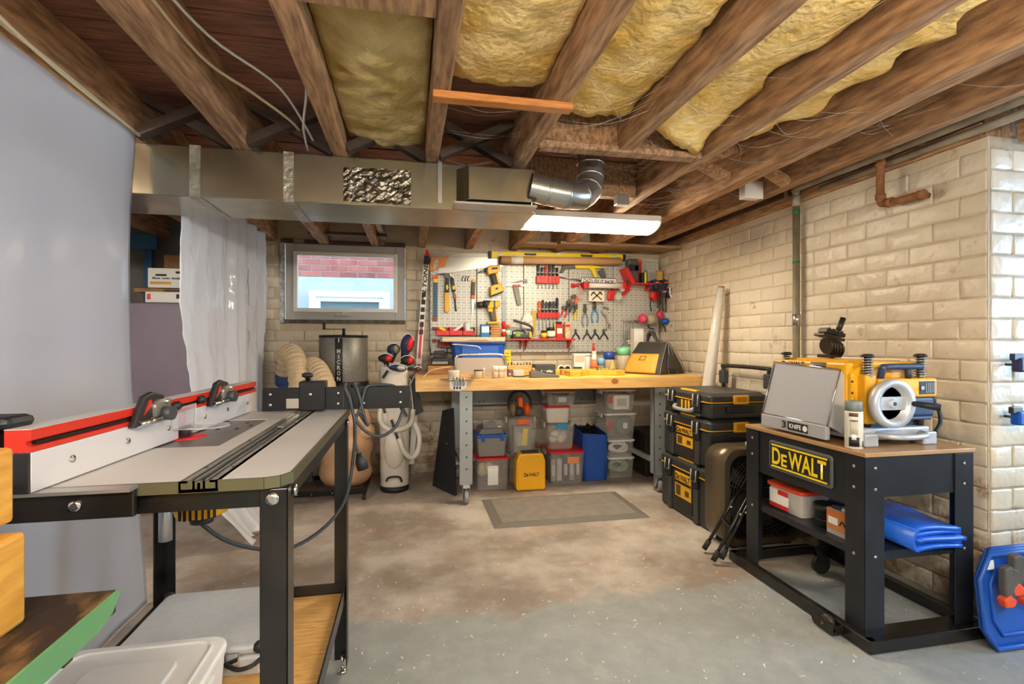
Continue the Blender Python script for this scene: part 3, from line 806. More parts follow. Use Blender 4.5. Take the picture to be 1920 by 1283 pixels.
MB().box(a0[0] + .1, a1[0] + .1, 4.07, 4.09, z2, zt - .012).build('tins_print', mat('dark_red_print', '#5a2a2e', .6, hx2='#232a44', nscale=30), tb)
wb = thing('white_carton', 'white carton with printed panels on the cabinet stack', 'box', (-1.7, 4.15, zt + .002))
c0, c1 = onY(277, 536, 4.05), onY(346, 504, 4.05)
MB().box(c0[0], c1[0] + .12, 4.05, 4.32, zt + .002, c1[2]).build('body', PAPER, wb, bev=.003)
for x, z, w, h, mm in ((.05, .085, .07, .014, INK), (.18, .105, .075, .016, INK), (.2, .062, .07, .014, INK)):
    MB().box(c0[0] + x, c0[0] + x + w, 4.047, 4.05, zt + z, zt + z + h).build('print_panel', mm, wb)
MB().box(c0[0] + .015, c0[0] + .15, 4.047, 4.05, zt + .025, zt + .045).build('orange_band', mat('orange_print', '#d99a3a', .6), wb)
pm_ = MB()
for i in range(20):
    if i % 6 != 5: pm_.box(c0[0] + .03 + i * .0105, c0[0] + .037 + i * .0105, 4.047, 4.05, zt + .063, zt + .063 + mr_.uniform(.008, .015))
pm_.build('printed_marks', PRN, wb)['kind'] = 'stuff'
br = thing('brown_carton', 'open brown cardboard box behind the white carton', 'box', (-1.5, 4.45, c1[2]))
d0, d1 = onY(308, 503, 4.36), onY(346, 482, 4.36)
MB().box(d0[0], d1[0] + .15, 4.36, 4.58, ZT, d1[2] - .03).build('body', CARD, br)
MB().box(d0[0], d1[0] + .15, 4.355, 4.362, d1[2] - .032, d1[2] + .01).build('flap', CARD, br)
rk = thing('blue_rack', 'blue steel shelving rack behind the polythene gap', 'rack', (-2.0, 4.65, 0))
RB = mat('rack_blue', '#2c5d86', .45)
e0 = onY(284, 470, 4.66)
MB().box(e0[0] - .05, e0[0] + .01, 4.64, 4.69, 0, 2.05).build('post', RB, rk)
MB().box(e0[0] - .6, e0[0] + .06, 4.61, 4.64, onY(284, 468, 4.62)[2], onY(284, 440, 4.62)[2]).build('beam', RB, rk)

# ================================================================ router table
ZR = .965
rt = thing('router_table', 'grey topped router table on black steel legs with red fence', 'router table', (-.54, 1.5, 0))
TOPM = mat('grey_laminate', '#c4c1bd', 0.42, hx2='#bcb9b5', nscale=3)
BRASS = mat('olive_edge_trim', '#5e5a42', .35, .3)
poly = [(-.86, 1.02), (-.27, 1.02), (-.245, 1.03), (-.23, 1.05), (-.23, 2.0), (-.86, 2.0)]
# the top in four pieces around the track and the plate cut-out
MB().prism([(-.345, 1.02), (-.27, 1.02), (-.245, 1.03), (-.23, 1.055), (-.23, 2.0), (-.345, 2.0)], ZR - .018, ZR, 'xy').build('top_panel', TOPM, rt)
t2 = MB().box(-.86, -.41, 1.02, 1.36, ZR - .018, ZR).box(-.86, -.41, 1.80, 2.0, ZR - .018, ZR).box(-.86, -.72, 1.36, 1.80, ZR - .018, ZR).box(-.462, -.41, 1.36, 1.80, ZR - .018, ZR)
t2.build('top_panel', TOPM, rt)
edge = [(-.862, 1.017), (-.268, 1.017), (-.243, 1.027), (-.227, 1.053), (-.227, 2.003)]
for p, q in zip(edge[:-1], edge[1:]):
    MB().bar((p[0], p[1], ZR - .0085), (q[0], q[1], ZR - .0085), .006, .021).build('edge_band', BRASS, rt)
TRK = mat('track_aluminium', '#aeaba2', .3, .7)
tk = MB().box(-.41, -.345, 1.014, 2.0, ZR - .018, ZR - .012)
for x in (-.409, -.386, -.369, -.348): tk.box(x - .002, x + .002, 1.014, 2.0, ZR - .018, ZR + .002)
tk.box(-.409, -.396, 1.014, 2.0, ZR - .001, ZR + .002).box(-.36, -.346, 1.014, 2.0, ZR - .001, ZR + .002)
tk.build('guide_track', TRK, rt)
MB().box(-.380, -.375, 1.014, 2.0, ZR - .016, ZR - .001).build('track_slot', BLK, rt)
for y in (1.12, 1.40, 1.68, 1.92):
    for x in (-.4025, -.353): MB().cyl((x, y, ZR + .001), (x, y, ZR + .003), .004, n=8).build('track_screw', DSTEEL, rt)
MB().box(-.72, -.462, 1.36, 1.80, ZR - .012, ZR - .001).build('insert_plate', mat('plate_grey', '#7d7b77', .4, .4), rt, bev=.004)
MB().lathe([(.034, -.001), (.056, -.001), (.056, .0012), (.034, .0012)], (-.60, 1.51, ZR), 28).build('insert_ring', RED, rt)
for i in range(6):
    a = i * 1.05; MB().cyl((-.53 + .05 * math.cos(a), 1.68 + .06 * math.sin(a), ZR - .001), (-.53 + .05 * math.cos(a), 1.68 + .06 * math.sin(a), ZR + .0005), .006, n=8).build('plate_hole', BLK, rt)
MB().cyl((-.60, 1.51, ZR), (-.60, 1.51, ZR + .03), .017, n=14).build('router_bit', DGREY, rt)
# aprons and angle legs
MB().box(-.84, -.25, 1.03, 1.036, ZR - .056, ZR - .020).build('apron', BLKS, rt)
MB().box(-.84, -.25, 1.97, 1.976, ZR - .056, ZR - .020).build('apron', BLKS, rt)
MB().box(-.238, -.232, 1.03, 1.976, ZR - .056, ZR - .020).build('apron', BLKS, rt)
MB().box(-.855, -.849, 1.03, 1.976, ZR - .056, ZR - .020).build('apron', BLKS, rt)
OLV = mat('leg_inner_olive', '#4a463a', .35, .4)
def angle_leg(cx, cy, sx, sy):
    b = MB().box(cx, cx - sx * .05, cy, cy + .004 * sy, .035, ZR - .022).box(cx, cx - sx * .004, cy, cy + .05 * sy, .035, ZR - .022)
    l = b.build('leg', BLKS, rt, bev=.0015)
    MB().cyl((cx - sx * .02, cy + .02 * sy, 0.006), (cx - sx * .02, cy + .02 * sy, .06), .006, n=8).lathe([(.018, 0), (.018, .008), (.006, .012)], (cx - sx * .02, cy + .02 * sy, 0), 14).build('levelling_foot', CHROME, l)
    return l
for cx, cy, sx, sy in ((-.228, 1.024, 1, 1), (-.228, 1.98, 1, -1), (-.86, 1.024, -1, 1), (-.86, 1.98, -1, -1)):
    angle_leg(cx, cy, sx, sy)
for p in ((-.255, 1.023, ZR - .040), (-.81, 1.023, ZR - .040)):
    MB().lathe([(.013, 0), (.012, .004), (.006, .006)], p, 14, (0, -1, 0)).build('bolt_head', CHROME, rt)
for p in ((-.226, 1.07, ZR - .038), (-.226, 1.93, ZR - .038)):
    MB().lathe([(.012, 0), (.011, .004), (.005, .006)], p, 14, (1, 0, 0)).build('bolt_head', CHROME, rt)
ZS = .30
for p, q in (((-.85, 1.972, ZS), (-.235, 1.972, ZS)), ((-.85, 1.035, ZS), (-.235, 1.035, ZS)), ((-.238, 1.035, ZS), (-.238, 1.972, ZS)), ((-.85, 1.035, ZS), (-.85, 1.972, ZS))):
    MB().bar(p, q, .005, .05).build('lower_rail', BLKS, rt)
MB().box(-.845, -.243, 1.04, 1.966, ZS - .03, ZS - .012).build('plywood_shelf', WOODL, rt)
# front slide bracket under the fence
sb = MB().box(-.88, -.475, 1.0, 1.012, ZR - .052, ZR - .004)
sb.build('slide_bracket', BLKS, rt, bev=.003)
for x in (-.80, -.565): MB().lathe([(.011, 0), (.01, .004), (.005, .006)], (x, 1.0, ZR - .026), 12, (0, -1, 0)).build('bracket_bolt', CHROME, rt)
MB().box(-.86, -.475, .985, 1.014, ZR - .004, ZR + .002).build('slide_rail', TRK, rt)
# fence
_before = set(o.name for o in rt.children_recursive)
FX = -.565
FR = mat('fence_red', '#c62d1c', .3)
MB().box(FX - .022, FX, .985, 1.47, ZR + .003, ZR + .082).build('fence_face', mat('fence_white', '#c9c5c2', .4), rt, bev=.001)
MB().box(FX - .022, FX, 1.55, 2.04, ZR + .003, ZR + .082).build('fence_face', MATS['fence_white'], rt, bev=.001)
MB().box(FX - .023, FX - .001, .979, .985, ZR + .003, ZR + .082).build('face_end', BLKP, rt)
prof = [(FX - .078, ZR + .003), (FX - .024, ZR + .003), (FX - .024, ZR + .083), (FX, ZR + .083), (FX, ZR + .093), (FX - .008, ZR + .096), (FX - .008, ZR + .104), (FX, ZR + .107),
        (FX, ZR + .127), (FX - .04, ZR + .127), (FX - .04, ZR + .016), (FX - .078, ZR + .012)]
MB().prism(prof, .985, 2.04, 'xz').build('fence_extrusion', FR, rt)
MB().box(FX - .0405, FX - .003, .985, 2.04, ZR + .127, ZR + .1285).build('top_scale', LGREY, rt)
MB().box(FX - .006, FX + .0005, .995, 2.03, ZR + .097, ZR + .103).build('fence_slot', BLK, rt)
for y in (1.08, 1.25, 1.42, 1.62, 1.78, 1.95):
    MB().lathe([(.008, 0), (.008, .002), (.003, .002)], (FX, y, ZR + .045), 12, (1, 0, 0)).build('face_bolt', CHROME, rt)
# tall hold-down post at the near end
MB().box(-.69, -.63, 1.0, 1.05, ZR + .004, ZR + .125).build('clamp_post', BLKP, rt, bev=.006)
MB().box(-.73, -.60, .985, 1.05, ZR + .125, ZR + .152).build('clamp_lever', BLKP, rt, bev=.012)
# stock guides on the fence
def guide(y, tall):
    gl = MB().prism([(y - .075, ZR + .078), (y - .03, ZR + .155), (y + .005, ZR + .163), (y + .055, ZR + .15), (y + .05, ZR + .118), (y - .045, ZR + .075)], FX + .0, FX + .014, 'yz').build('stock_guide', BLKP, rt, bev=.004)
    MB().prism([(y - .035, ZR + .105), (y - .015, ZR + .142), (y - .005, ZR + .142), (y + .0, ZR + .13)], FX + .0135, FX + .015, 'yz').build('guide_window', FR, gl)
    MB().prism(rrect(y + .0, y + .065, ZR + .085, ZR + .14, .02), FX + .014, FX + .022, 'yz').build('guide_arm', mat('zinc', '#b5b0a2', .35, .8), gl)
    MB().cyl((FX + .022, y + .035, ZR + .10), (FX + .042, y + .035, ZR + .10), .02, n=18).build('guide_roller', DGREY, gl)
    MB().cyl((FX + .016, y - .06, ZR + .085), (FX + .03, y - .0, ZR + .09), .009, n=12).build('guide_rod', CHROME, gl)
    MB().cyl((FX + .014, y + .045, ZR + .132), (FX + .03, y + .045, ZR + .132), .007, n=8).build('guide_nut', MATS['zinc'], gl)
guide(1.32, 1); guide(1.70, 1)
for y in (1.44, 1.58): MB().lathe([(.004, 0), (.012, .003), (.014, .014), (.008, .02)], (FX, y, ZR + .108), 12, (1, 0, 0)).build('fence_knob', BLKP, rt)
gd = MB().box(FX, FX + .004, 1.43, 1.56, ZR + .035, ZR + .10)
gd.box(FX, FX + .07, 1.44, 1.55, ZR + .034, ZR + .038)
gd.lathe([(.055, 0), (.055, .004)], (FX + .06, 1.495, ZR + .034), 20).build('bit_guard', CLEAR2, rt)
_rot = Matrix.Rotation(-.053, 4, 'Z'); _pv = Vector((FX, 2.04, ZR)); _sc = Matrix.Diagonal((1, 1, .85, 1))
for o in rt.children_recursive:
    if o.name not in _before:
        q_ = Vector(ORG[o.name]); o.data.transform(Matrix.Translation(-q_) @ Matrix.Translation(_pv) @ _rot @ _sc @ Matrix.Translation(-_pv) @ Matrix.Translation(q_))
# mitre gauge fence across the far end
mg = thing('mitre_gauge', 'black mitre gauge fence bar lying across the far end of the router table', 'gauge', (-.25, 1.95, ZR))
MB().box(-.52, -.005, 1.955, 1.985, ZR + .006, ZR + .088).build('fence_bar', BLK, mg, bev=.002)
MB().box(-.44, -.375, 1.951, 1.955, ZR + .015, ZR + .05).build('rail_insert', mat('zinc', '#b5b0a2', .35, .8), mg)
MB().box(-.395, -.305, 1.935, 2.0, ZR + .006, ZR + .112).build('stop_block', BLK, mg, bev=.004)
MB().lathe([(.006, 0), (.008, .012), (.02, .016), (.02, .026), (.012, .03)], (-.37, 1.965, ZR + .112), 16).build('stop_knob', BLKP, mg)
MB().box(-.385, -.37, 1.60, 1.955, ZR + .0025, ZR + .006).build('guide_bar', TRK, mg)
for x in (-.495, -.355, -.262, -.172, -.038):
    for z in (.028, .066):
        if x == -.355 and z < .05: continue
        MB().lathe([(.006, 0), (.006, .002), (.002, .003)], (x, 1.955 if x != -.355 else 1.935, ZR + z), 10, (0, -1, 0)).build('screw', CHROME, mg)
MB().box(-.245, -.243, 1.954, 1.986, ZR + .005, ZR + .089).build('joint_line', DGREY, mg)
# router motor hanging under the plate
ro = thing('router_motor', 'yellow router motor hanging under the router table', 'router', (-.60, 1.60, .70))
MB().lathe([(.03, 0), (.065, .012), (.075, .05), (.072, .11), (.06, .125), (.06, .235)], (-.58, 1.58, .725), 24).build('motor_body', YEL, ro)
for i in range(7):
    a = -2.0 + i * .2; MB().cbox((-.58 + .073 * math.cos(a), 1.58 + .073 * math.sin(a), .752), (.004, .006, .03), (0, 0, a)).build('vent_slot', BLK, ro)
MB().cyl((-.63, 1.48, .70), (-.63, 1.48, .84), .016, n=14).build('height_rod', ALU, ro)
MB().cyl((-.58, 1.58, .71), (-.58, 1.58, .726), .03, n=14).build('end_cap', BLKP, ro)
CORD = mat('cord_grey', '#33363a', .5)
pc = thing('power_cord', 'thick dark power cord looped over the black gauge bar with its plug hanging', 'cord', (-.2, 1.93, .3))
b0 = Vector((-.10, 1.93, 0))
def cp(x, y, Y): return onY(x, y, Y)
pts = [cp(372, 978, 1.6), cp(420, 1012, 1.62), cp(480, 1029, 1.68), cp(545, 1028, 1.75), cp(610, 988, 1.86), cp(648, 935, 1.9), cp(662, 860, 1.92), cp(666, 800, 1.925), cp(655, 750, 1.935), cp(646, 726, 1.94), cp(650, 722, 1.97), cp(658, 740, 1.99)]
MB().tube(smooth_path(pts, 6), .006, 9).build('lower_run', CORD, pc)
pts = [cp(646, 726, 1.99), cp(645, 721, 1.96), cp(655, 742, 1.935), cp(664, 780, 1.93), cp(685, 808, 1.92), cp(715, 818, 1.92), cp(742, 800, 1.925), cp(755, 770, 1.945), cp(752, 765, 1.98), cp(748, 740, 2.0), cp(740, 725, 1.995), cp(715, 722, 1.97), cp(690, 724, 1.945), cp(682, 740, 1.94), cp(676, 765, 1.935), cp(666, 790, 1.93), cp(666, 830, 1.925), cp(673, 852, 1.925)]
MB().tube(smooth_path(pts, 6), .006, 9).build('loop', CORD, pc)
pts = [cp(660, 726, 1.985), cp(662, 721, 1.96), cp(671, 735, 1.938), cp(679, 765, 1.935), cp(686, 790, 1.935), cp(689, 797, 1.94), cp(680, 785, 1.95), cp(672, 772, 1.955)]
MB().tube(smooth_path(pts, 6), .006, 9).build('loop', CORD, pc)
a, c = Vector(cp(673, 850, 1.925)), Vector(cp(681, 880, 1.925))
MB().tube([a, a.lerp(c, .3), a.lerp(c, .5), c], [.010, .017, .021, .021], 10).build('plug', BLKP, pc)

# aluminium case and white bin on the lower shelf
ZSH = ZS - .012
ac = thing('aluminium_case', 'flat aluminium tool case with clasps on the router table shelf', 'case', (-.6, 1.72, ZSH))
ALC = mat('brushed_case', '#c6c8c8', .4, .15, hx2='#bfc1c1', nscale=60)
MB().box(-.80, -.41, 1.53, 1.90, ZSH, ZSH + .055).build('body', ALC, ac, bev=.008)
MB().box(-.80, -.41, 1.53, 1.90, ZSH + .057, ZSH + .085).build('lid', ALC, ac, bev=.01)
for x in (-.805, -.405):
    for y in (1.525, 1.905): MB().ball((x + (.012 if x < -.6 else -.012), y + (.012 if y < 1.7 else -.012), ZSH + .075), .017, 10, 6).build('corner_cap', BLKP, ac)
MB().box(-.50, -.465, 1.519, 1.53, ZSH + .03, ZSH + .072).build('clasp', CHROME, ac, bev=.003)
MB().tube(smooth_path([(-.50, 1.52, ZSH + .045), (-.46, 1.49, ZSH + .045), (-.425, 1.49, ZSH + .05), (-.41, 1.52, ZSH + .05)], 4), .006, 8).build('handle', BLKP, ac)
wbn = thing('white_bin', 'white plastic bin with a moulded lid in front of the aluminium case', 'bin', (-.67, 1.28, ZSH))
lid = rrect(-.86, -.475, 1.075, 1.50, .05, 5)
MB().loft([[(.94 * (x + .67) - .67, .94 * (y - 1.28) + 1.28, ZSH) for x, y in lid], [(x * .98 - .0134, y * .98 + .0256, ZSH + .12) for x, y in lid]], sm=False).build('tub', WHITE, wbn, bev=.004)
MB().loft([[(x, y, ZSH + .115) for x, y in lid], [(x, y, ZSH + .14) for x, y in lid]], sm=False).build('lid', WHITE, wbn, bev=.008, seg=3)
rim2 = rrect(-.83, -.505, 1.105, 1.47, .04, 5)
MB().tube([(x, y, ZSH + .141) for x, y in rim2], .005, 6, closed=True).build('lid_ridge', WHITE, wbn)
rim3 = rrect(-.76, -.56, 1.16, 1.40, .03, 5)
MB().loft([[(x, y, ZSH + .139) for x, y in rim3], [(x * .985 - .01, y * .985 + .019, ZSH + .147) for x, y in rim3]], sm=False).build('lid_panel', WHITE, wbn, bev=.003)
MB().box(-.478, -.462, 1.24, 1.34, ZSH + .075, ZSH + .13).build('lid_latch', WHITE, wbn, bev=.005)

# ================================================================ nearest left: saw bench corner with green edge and timber
ZG = .83
gb = thing('green_edged_bench', 'stained dark bench top corner with a bright green edge', 'bench', (-.85, .6, 0))
STAIN = mat('stained_dark_wood', '#31241b', .55, hx2='#6d5230', nscale=9, stretch=(5, 2, 5), contrast=(.52, .7), bump=.2)
GED = mat('green_edge_paint', '#6a9c68', .5, hx2='#5f9160', nscale=10)
MB().box(-1.08, -.455, -.2, .906, ZG - .036, ZG).build('top', STAIN, gb, bev=.002)
MB().prism([(-.2, ZG - .038), (.85, ZG - .038), (.885, ZG - .028), (.906, ZG - .008), (.906, ZG - .001), (-.2, ZG - .001)], -.4549, -.450, 'yz').build('green_edge', GED, gb)
MB().prism([(-1.08, ZG - .09), (-.5, ZG - .09), (-.5, ZG - .036), (-1.08, ZG - .036)], .86, .88, 'xz').build('rear_apron', STAIN, gb)
for x in (-1.06, -.80):
    for y in (-.15, .79): MB().box(x, x + .06, y, y + .06, 0, ZG - .03).build('leg', STAIN, gb)
tm = mat('yellow_timber', '#d8a247', .5, hx2='#bf8530', nscale=4, stretch=(10, 2.5, 14), bump=.08)
def timber(label, x1, y0, y1, z0, z1, w=.12):
    return tag(MB().box(x1 - w, x1, y0, y1, z0, z1).build('timber_block', tm, bev=.006), label, 'timber', 'timber blocks on the green bench')
timber('lower thick yellow pine block standing on the dark bench', -.525, .25, .826, ZG + .001, ZG + .127)
p2_ = (-.545, 0)
timber('upper yellow pine block stacked above the lower one', p2_[0], .25, .835, ZG + .138, ZG + .243)
for y in (.36, .74): tag(MB().box(p2_[0] - .11, p2_[0] - .025, y, y + .02, ZG + .1275, ZG + .1375).build('spacer_strip', tm), 'thin spacer strip %s between the two pine blocks' % ('near the front' if y < .5 else 'near the back'), 'spacer')
# ================================================================ back wall: dust collector, golf bag, skis
dc = thing('dust_collector', 'dust collector with grey mesh filter drum and tan collection bag', 'dust collector', (-.54, 4.3, 0))
CX_, CY_ = -.535, 4.32
MESH = mat('perforated_grey', '#6f6c66', .45, .4)
nt = MESH.node_tree; _v = nt.nodes.new('ShaderNodeTexVoronoi'); _v.inputs['Scale'].default_value = 170
_g = nt.nodes.new('ShaderNodeNewGeometry'); nt.links.new(_g.outputs['Position'], _v.inputs['Vector'])
_r = nt.nodes.new('ShaderNodeValToRGB'); _r.color_ramp.elements[0].position = .28; _r.color_ramp.elements[1].position = .42
_r.color_ramp.elements[0].color = lin('#4c4a46'); _r.color_ramp.elements[1].color = lin('#86837c')
nt.links.new(_v.outputs['Distance'], _r.inputs[0]); nt.links.new(_r.outputs[0], nt.nodes['Principled BSDF'].inputs['Base Color'])
MB().lathe([(.185, .895), (.188, .90), (.188, 1.265), (.18, 1.272)], (CX_, CY_, 0), 40).build('filter_drum', MESH, dc)
MB().lathe([(.191, 1.255), (.191, 1.275), (.0, 1.276)], (CX_, CY_, 0), 40).build('drum_cap', BLK, dc)
MB().lathe([(.196, .80), (.196, .90), (.19, .905)], (CX_, CY_, 0), 40).build('drum_collar', BLK, dc)
st = MB()
def strip(u, v):
    a = -PI / 2 - .22 + u * .30
    return (CX_ - .0 + .1905 * math.cos(a), CY_ + .1905 * math.sin(a), .905 + .345 * v)
MB().grid(strip, 8, 1).build('brand_strip', mat('strip_dark', '#2b2b2a', .4), dc, solid=.002)
for i, ch in enumerate('1 MICRON'):
    if ch != ' ':
        a = -PI / 2 - .07
        text(ch, .008 if ch in '1I' else .026, .033, LGREY, dc, (CX_ + .193 * math.cos(a), CY_ + .193 * math.sin(a), 1.235 - i * .043), right=(math.cos(a + PI / 2), math.sin(a + PI / 2), 0), bold=.02, name='strip_letter')
MB().box(CX_ - .05, CX_ + .0, CY_ - .204, CY_ - .193, .84, .868).box(CX_ + .015, CX_ + .07, CY_ - .204, CY_ - .192, .84, .868).build('buckle', CHROME, dc, bev=.003)
MB().cyl((CX_, CY_, 1.275), (CX_, CY_, 1.33), .012, n=10).build('crank_post', BLK, dc)
MB().bar((CX_ - .15, CY_ - .01, 1.325), (CX_, CY_, 1.325), .02, .006).build('crank_arm', BLK, dc)
MB().lathe([(.0, 0), (.012, .006), (.010, .03), (.016, .05), (.0, .062)], (CX_ - .15, CY_ - .01, 1.318), 12).build('crank_knob', BLKP, dc)
BAGM = clear_mat('tan_bag_plastic', '#dbb088', .25, .3, .3)
pf = []
for i in range(17):
    t = i / 16; r = .20 + .012 * math.sin(t * 17) - .05 * max(0, t - .8) / .2 - .03 * max(0, .12 - t) / .12
    pf.append((r, .09 + t * .62))
MB().lathe([(.0, .088)] + pf, (CX_ + .02, CY_ - .02, 0), 28).build('collection_bag', BAGM, dc)
MB().lathe([(0, .09), (.16, .09), (.185, .2), (.18, .42), (.1, .5), (0, .5)], (CX_ + .02, CY_ - .02, 0), 20).build('sawdust', WOODL, dc)
MB().lathe([(.196, .70), (.198, .80)], (CX_, CY_, 0), 36).build('bag_band', CLEAR, dc)
MB().ball((CX_ + .17, CY_ - .08, .50), (.085, .085, .07), 16, 10).build('bag_bulge', BAGM, dc)
MB().box(CX_ - .42, CX_ + .20, CY_ - .27, CY_ - .24, .05, .085).box(CX_ - .42, CX_ + .20, CY_ + .2, CY_ + .23, .05, .085).box(CX_ - .42, CX_ - .39, CY_ - .24, CY_ + .2, .05, .085).box(CX_ + .17, CX_ + .20, CY_ - .24, CY_ + .2, .05, .085).build('base_frame', BLK, dc, bev=.003)
for x in (-.36, -.30, -.2, -.05, .05): MB().lathe([(.006, 0), (.004, .004)], (CX_ + x, CY_ - .27, .068), 8, (0, -1, 0)).build('bolt', CHROME, dc)
for x in (-.40, .18):
    for y in (-.25, .21): MB().cyl((CX_ + x - .012, CY_ + y, .026), (CX_ + x + .012, CY_ + y, .026), .026, n=16).build('caster_wheel', BLKP, dc)
MB().prism([(CX_ - .42, .09), (CX_ - .24, .09), (CX_ - .30, .55), (CX_ - .36, .55)], CY_ + .0, CY_ + .04).build('motor_stand', DGREY, dc)
MB().cyl((CX_ - .40, CY_ - .02, .72), (CX_ - .40, CY_ + .16, .72), .17, n=28).build('blower_housing', mat('machine_blue', '#1d3f7a', .4), dc)
MB().box(CX_ - .53, CX_ - .29, CY_ + .02, CY_ + .2, .86, 1.07).build('motor', MATS['machine_blue'], dc, bev=.02)
HOSE = mat('cream_hose', '#cfb893', .45)
def hose(name, pts, r, parent):
    sp_ = smooth_path(pts, 14); return MB().tube(sp_, [r * (1 + (.09 if i % 4 < 2 else 0)) for i in range(len(sp_))], 16, sm=False).build(name, HOSE, parent)
hose('hose', [onY(545, 800, 4.1), onY(560, 735, 4.1), onY(557, 690, 4.12), onY(551, 668, 4.18), onY(540, 665, 4.28), onY(535, 700, 4.36)], .072, dc)
hose('hose', [onY(624, 770, 4.0), onY(612, 730, 4.02), onY(602, 705, 4.08), onY(592, 690, 4.16), onY(580, 690, 4.26), onY(575, 720, 4.34)], .072, dc)

# golf bag and clubs
GB = thing('golf_bag', 'white golf bag with looping white straps against the back wall', 'golf bag', (-.14, 4.28, 0))
BW = mat('white_nylon', '#dad4ca', .55, hx2='#cfc8bc', nscale=8, bump=.15, bscale=18)
GX, GY = -.13, 4.30
MB().lathe([(.10, .0), (.108, .015), (.112, .30), (.118, .62), (.105, .80), (.115, .93), (.12, .985), (.105, .99), (.1, .96)], (GX, GY, .03), 24, sx=1.05, sy=.9).build('bag_body', BW, GB)
MB().lathe([(.112, 0), (.118, .02), (.114, .045)], (GX, GY, 0), 24).build('bag_base', BLKP, GB)
MB().ball((GX + .0, GY - .09, .36), (.085, .05, .17), 18, 12).build('ball_pocket', BW, GB)
MB().ball((GX - .075, GY - .05, .62), (.05, .06, .14), 14, 10).build('side_pocket', BW, GB)
MB().ball((GX + .03, GY - .085, .63), (.05, .03, .11), 14, 10).build('top_pocket', BW, GB)
MB().tube(smooth_path([(GX - .10, GY - .08, .71), (GX - .11, GY - .12, .60), (GX - .05, GY - .15, .53), (GX + .05, GY - .15, .52), (GX + .13, GY - .10, .56), (GX + .15, GY - .04, .66)], 6), .021, 8).build('strap', BW, GB)
MB().tube(smooth_path([(GX + .04, GY - .14, .45), (GX + .07, GY - .15, .36), (GX + .13, GY - .14, .29), (GX + .185, GY - .12, .33), (GX + .20, GY - .1, .45), (GX + .16, GY - .08, .56)], 6), .021, 8).build('strap', BW, GB)
MB().tube(smooth_path([(GX - .06, GY - .10, .10), (GX - .04, GY - .13, .135), (GX + .04, GY - .13, .135), (GX + .06, GY - .11, .09)], 4), .008, 6).build('base_handle', BLKP, GB)
for p, q in (((-.02, -.148, .60), (.03, -.15, .44)), ((.06, -.12, .70), (.1, -.14, .62)), ((-.09, -.10, .93), (-.05, -.11, .99)), ((-.09, -.11, .71), (-.07, -.12, .65))):
    MB().bar((GX + p[0], GY + p[1], p[2]), (GX + q[0], GY + q[1], q[2]), .022, .006, up=(0, 1, 0)).build('buckle_strip', BLKP, GB)
tw = thing('golf_towel', 'black towel with white piping clipped to the golf bag', 'towel', (GX + .17, GY, .6))
MB().prism([(GX + .12, .93), (GX + .16, .93), (GX + .235, .64), (GX + .15, .60)], GY - .02, GY).build('cloth', BLKP, tw)
MB().tube([(GX + .125, GY - .024, .92), (GX + .155, GY - .024, .61)], .004, 6).build('piping', INKW, tw)
def club(label, px0, py0, m, w, h, tilt, base, stripe=None, dy=0.0, shaft=True):
    p = onY(px0, py0, GY - .02 + dy)
    t = thing('golf_club', label, 'golf club', (base[0], base[1], 1.0), 'clubs in the golf bag')
    M = Matrix.Rotation(tilt, 3, 'Y')
    MB().cyl((base[0], base[1], .75), (p[0], p[1], p[2] - h * .2), .006, n=8).build('shaft', STEEL, t)
    MB().ball(p, (w, .045, h), 16, 10, M).build('head_cover', m, t)
    P_ = Vector(p); B_ = Vector((base[0], base[1], 1.0)); MB().tube([P_, P_.lerp(B_, .35), P_.lerp(B_, .7)], [min(w, h) * .85, min(w, h) * .62, .016], 12).build('cover_neck', m, t)
    if stripe:
        MB().ball((p[0] + w * .35, p[1] - .012, p[2]), (w * .55, .043, h * .75), 14, 8, M).build('cover_stripe', stripe, t)
    MB().tube([(p[0] + (w * 1.02) * math.cos(a) , p[1] - .03, p[2] + h * 1.0 * math.sin(a)) for a in [i * PI / 8 + .3 for i in range(7)]], .003, 5).build('cover_piping', INKW, t)
    return t
club('tall navy and red driver head cover, highest of the golf clubs', 764, 645, NAVY, .055, .085, .25, (GX + .05, GY), RED)
club('navy and tan head cover at the upper left of the golf bag', 738, 655, NAVY, .055, .05, -.3, (GX - .04, GY + .03), mat('tan_knit', '#a08c70', .8), .05)
club('black head cover with red trim at the far left of the golf bag', 723, 672, BLKP, .06, .04, .1, (GX - .06, GY), RED, -.03)
club('black head cover with red trim in the middle of the golf bag', 764, 676, BLKP, .055, .042, .2, (GX + .02, GY - .03), RED, -.03)
club('low navy and silver fairway head lying across the bag mouth', 745, 690, NAVY, .075, .032, .15, (GX, GY - .04), LGREY, -.07)
club('bare bronze iron head at the right of the golf bag', 783, 692, mat('bronze', '#5b4636', .35, .7), .035, .02, .2, (GX + .07, GY - .03), None, -.06)

SKI = thing('cross_country_ski', 'white, red and black cross country ski standing beside the pegboard', 'ski', (.0, 4.55, .0))
s0_, s1_ = Vector(onY(784, 700, 4.66)), Vector(onY(801, 468, 4.70))
k_ = (s0_ - s1_).normalized(); s00 = s1_ + k_ * 1.95
if s00.z < .012: s00 = s1_ + k_ * ((s1_.z - .012) / -k_.z)
def skipart(a, b_, m, name, w0, w1, th=.012, dn=0.0):
    A = s00.lerp(s1_, a); B = s00.lerp(s1_, b_); n = Vector((0, -1, 0))
    x = Vector((1, 0, 0)); o_ = n * dn
    MB().loft([[A + o_ - x * w0, A + o_ + x * w0, A + o_ + x * w0 - n * th, A + o_ - x * w0 - n * th], [B + o_ - x * w1, B + o_ + x * w1, B + o_ + x * w1 - n * th, B + o_ - x * w1 - n * th]], sm=False).build(name, m, SKI)
skipart(0, .93, INKW, 'ski_body', .024, .024)
skipart(.93, .97, NAVY, 'ski_shoulder', .024, .022)
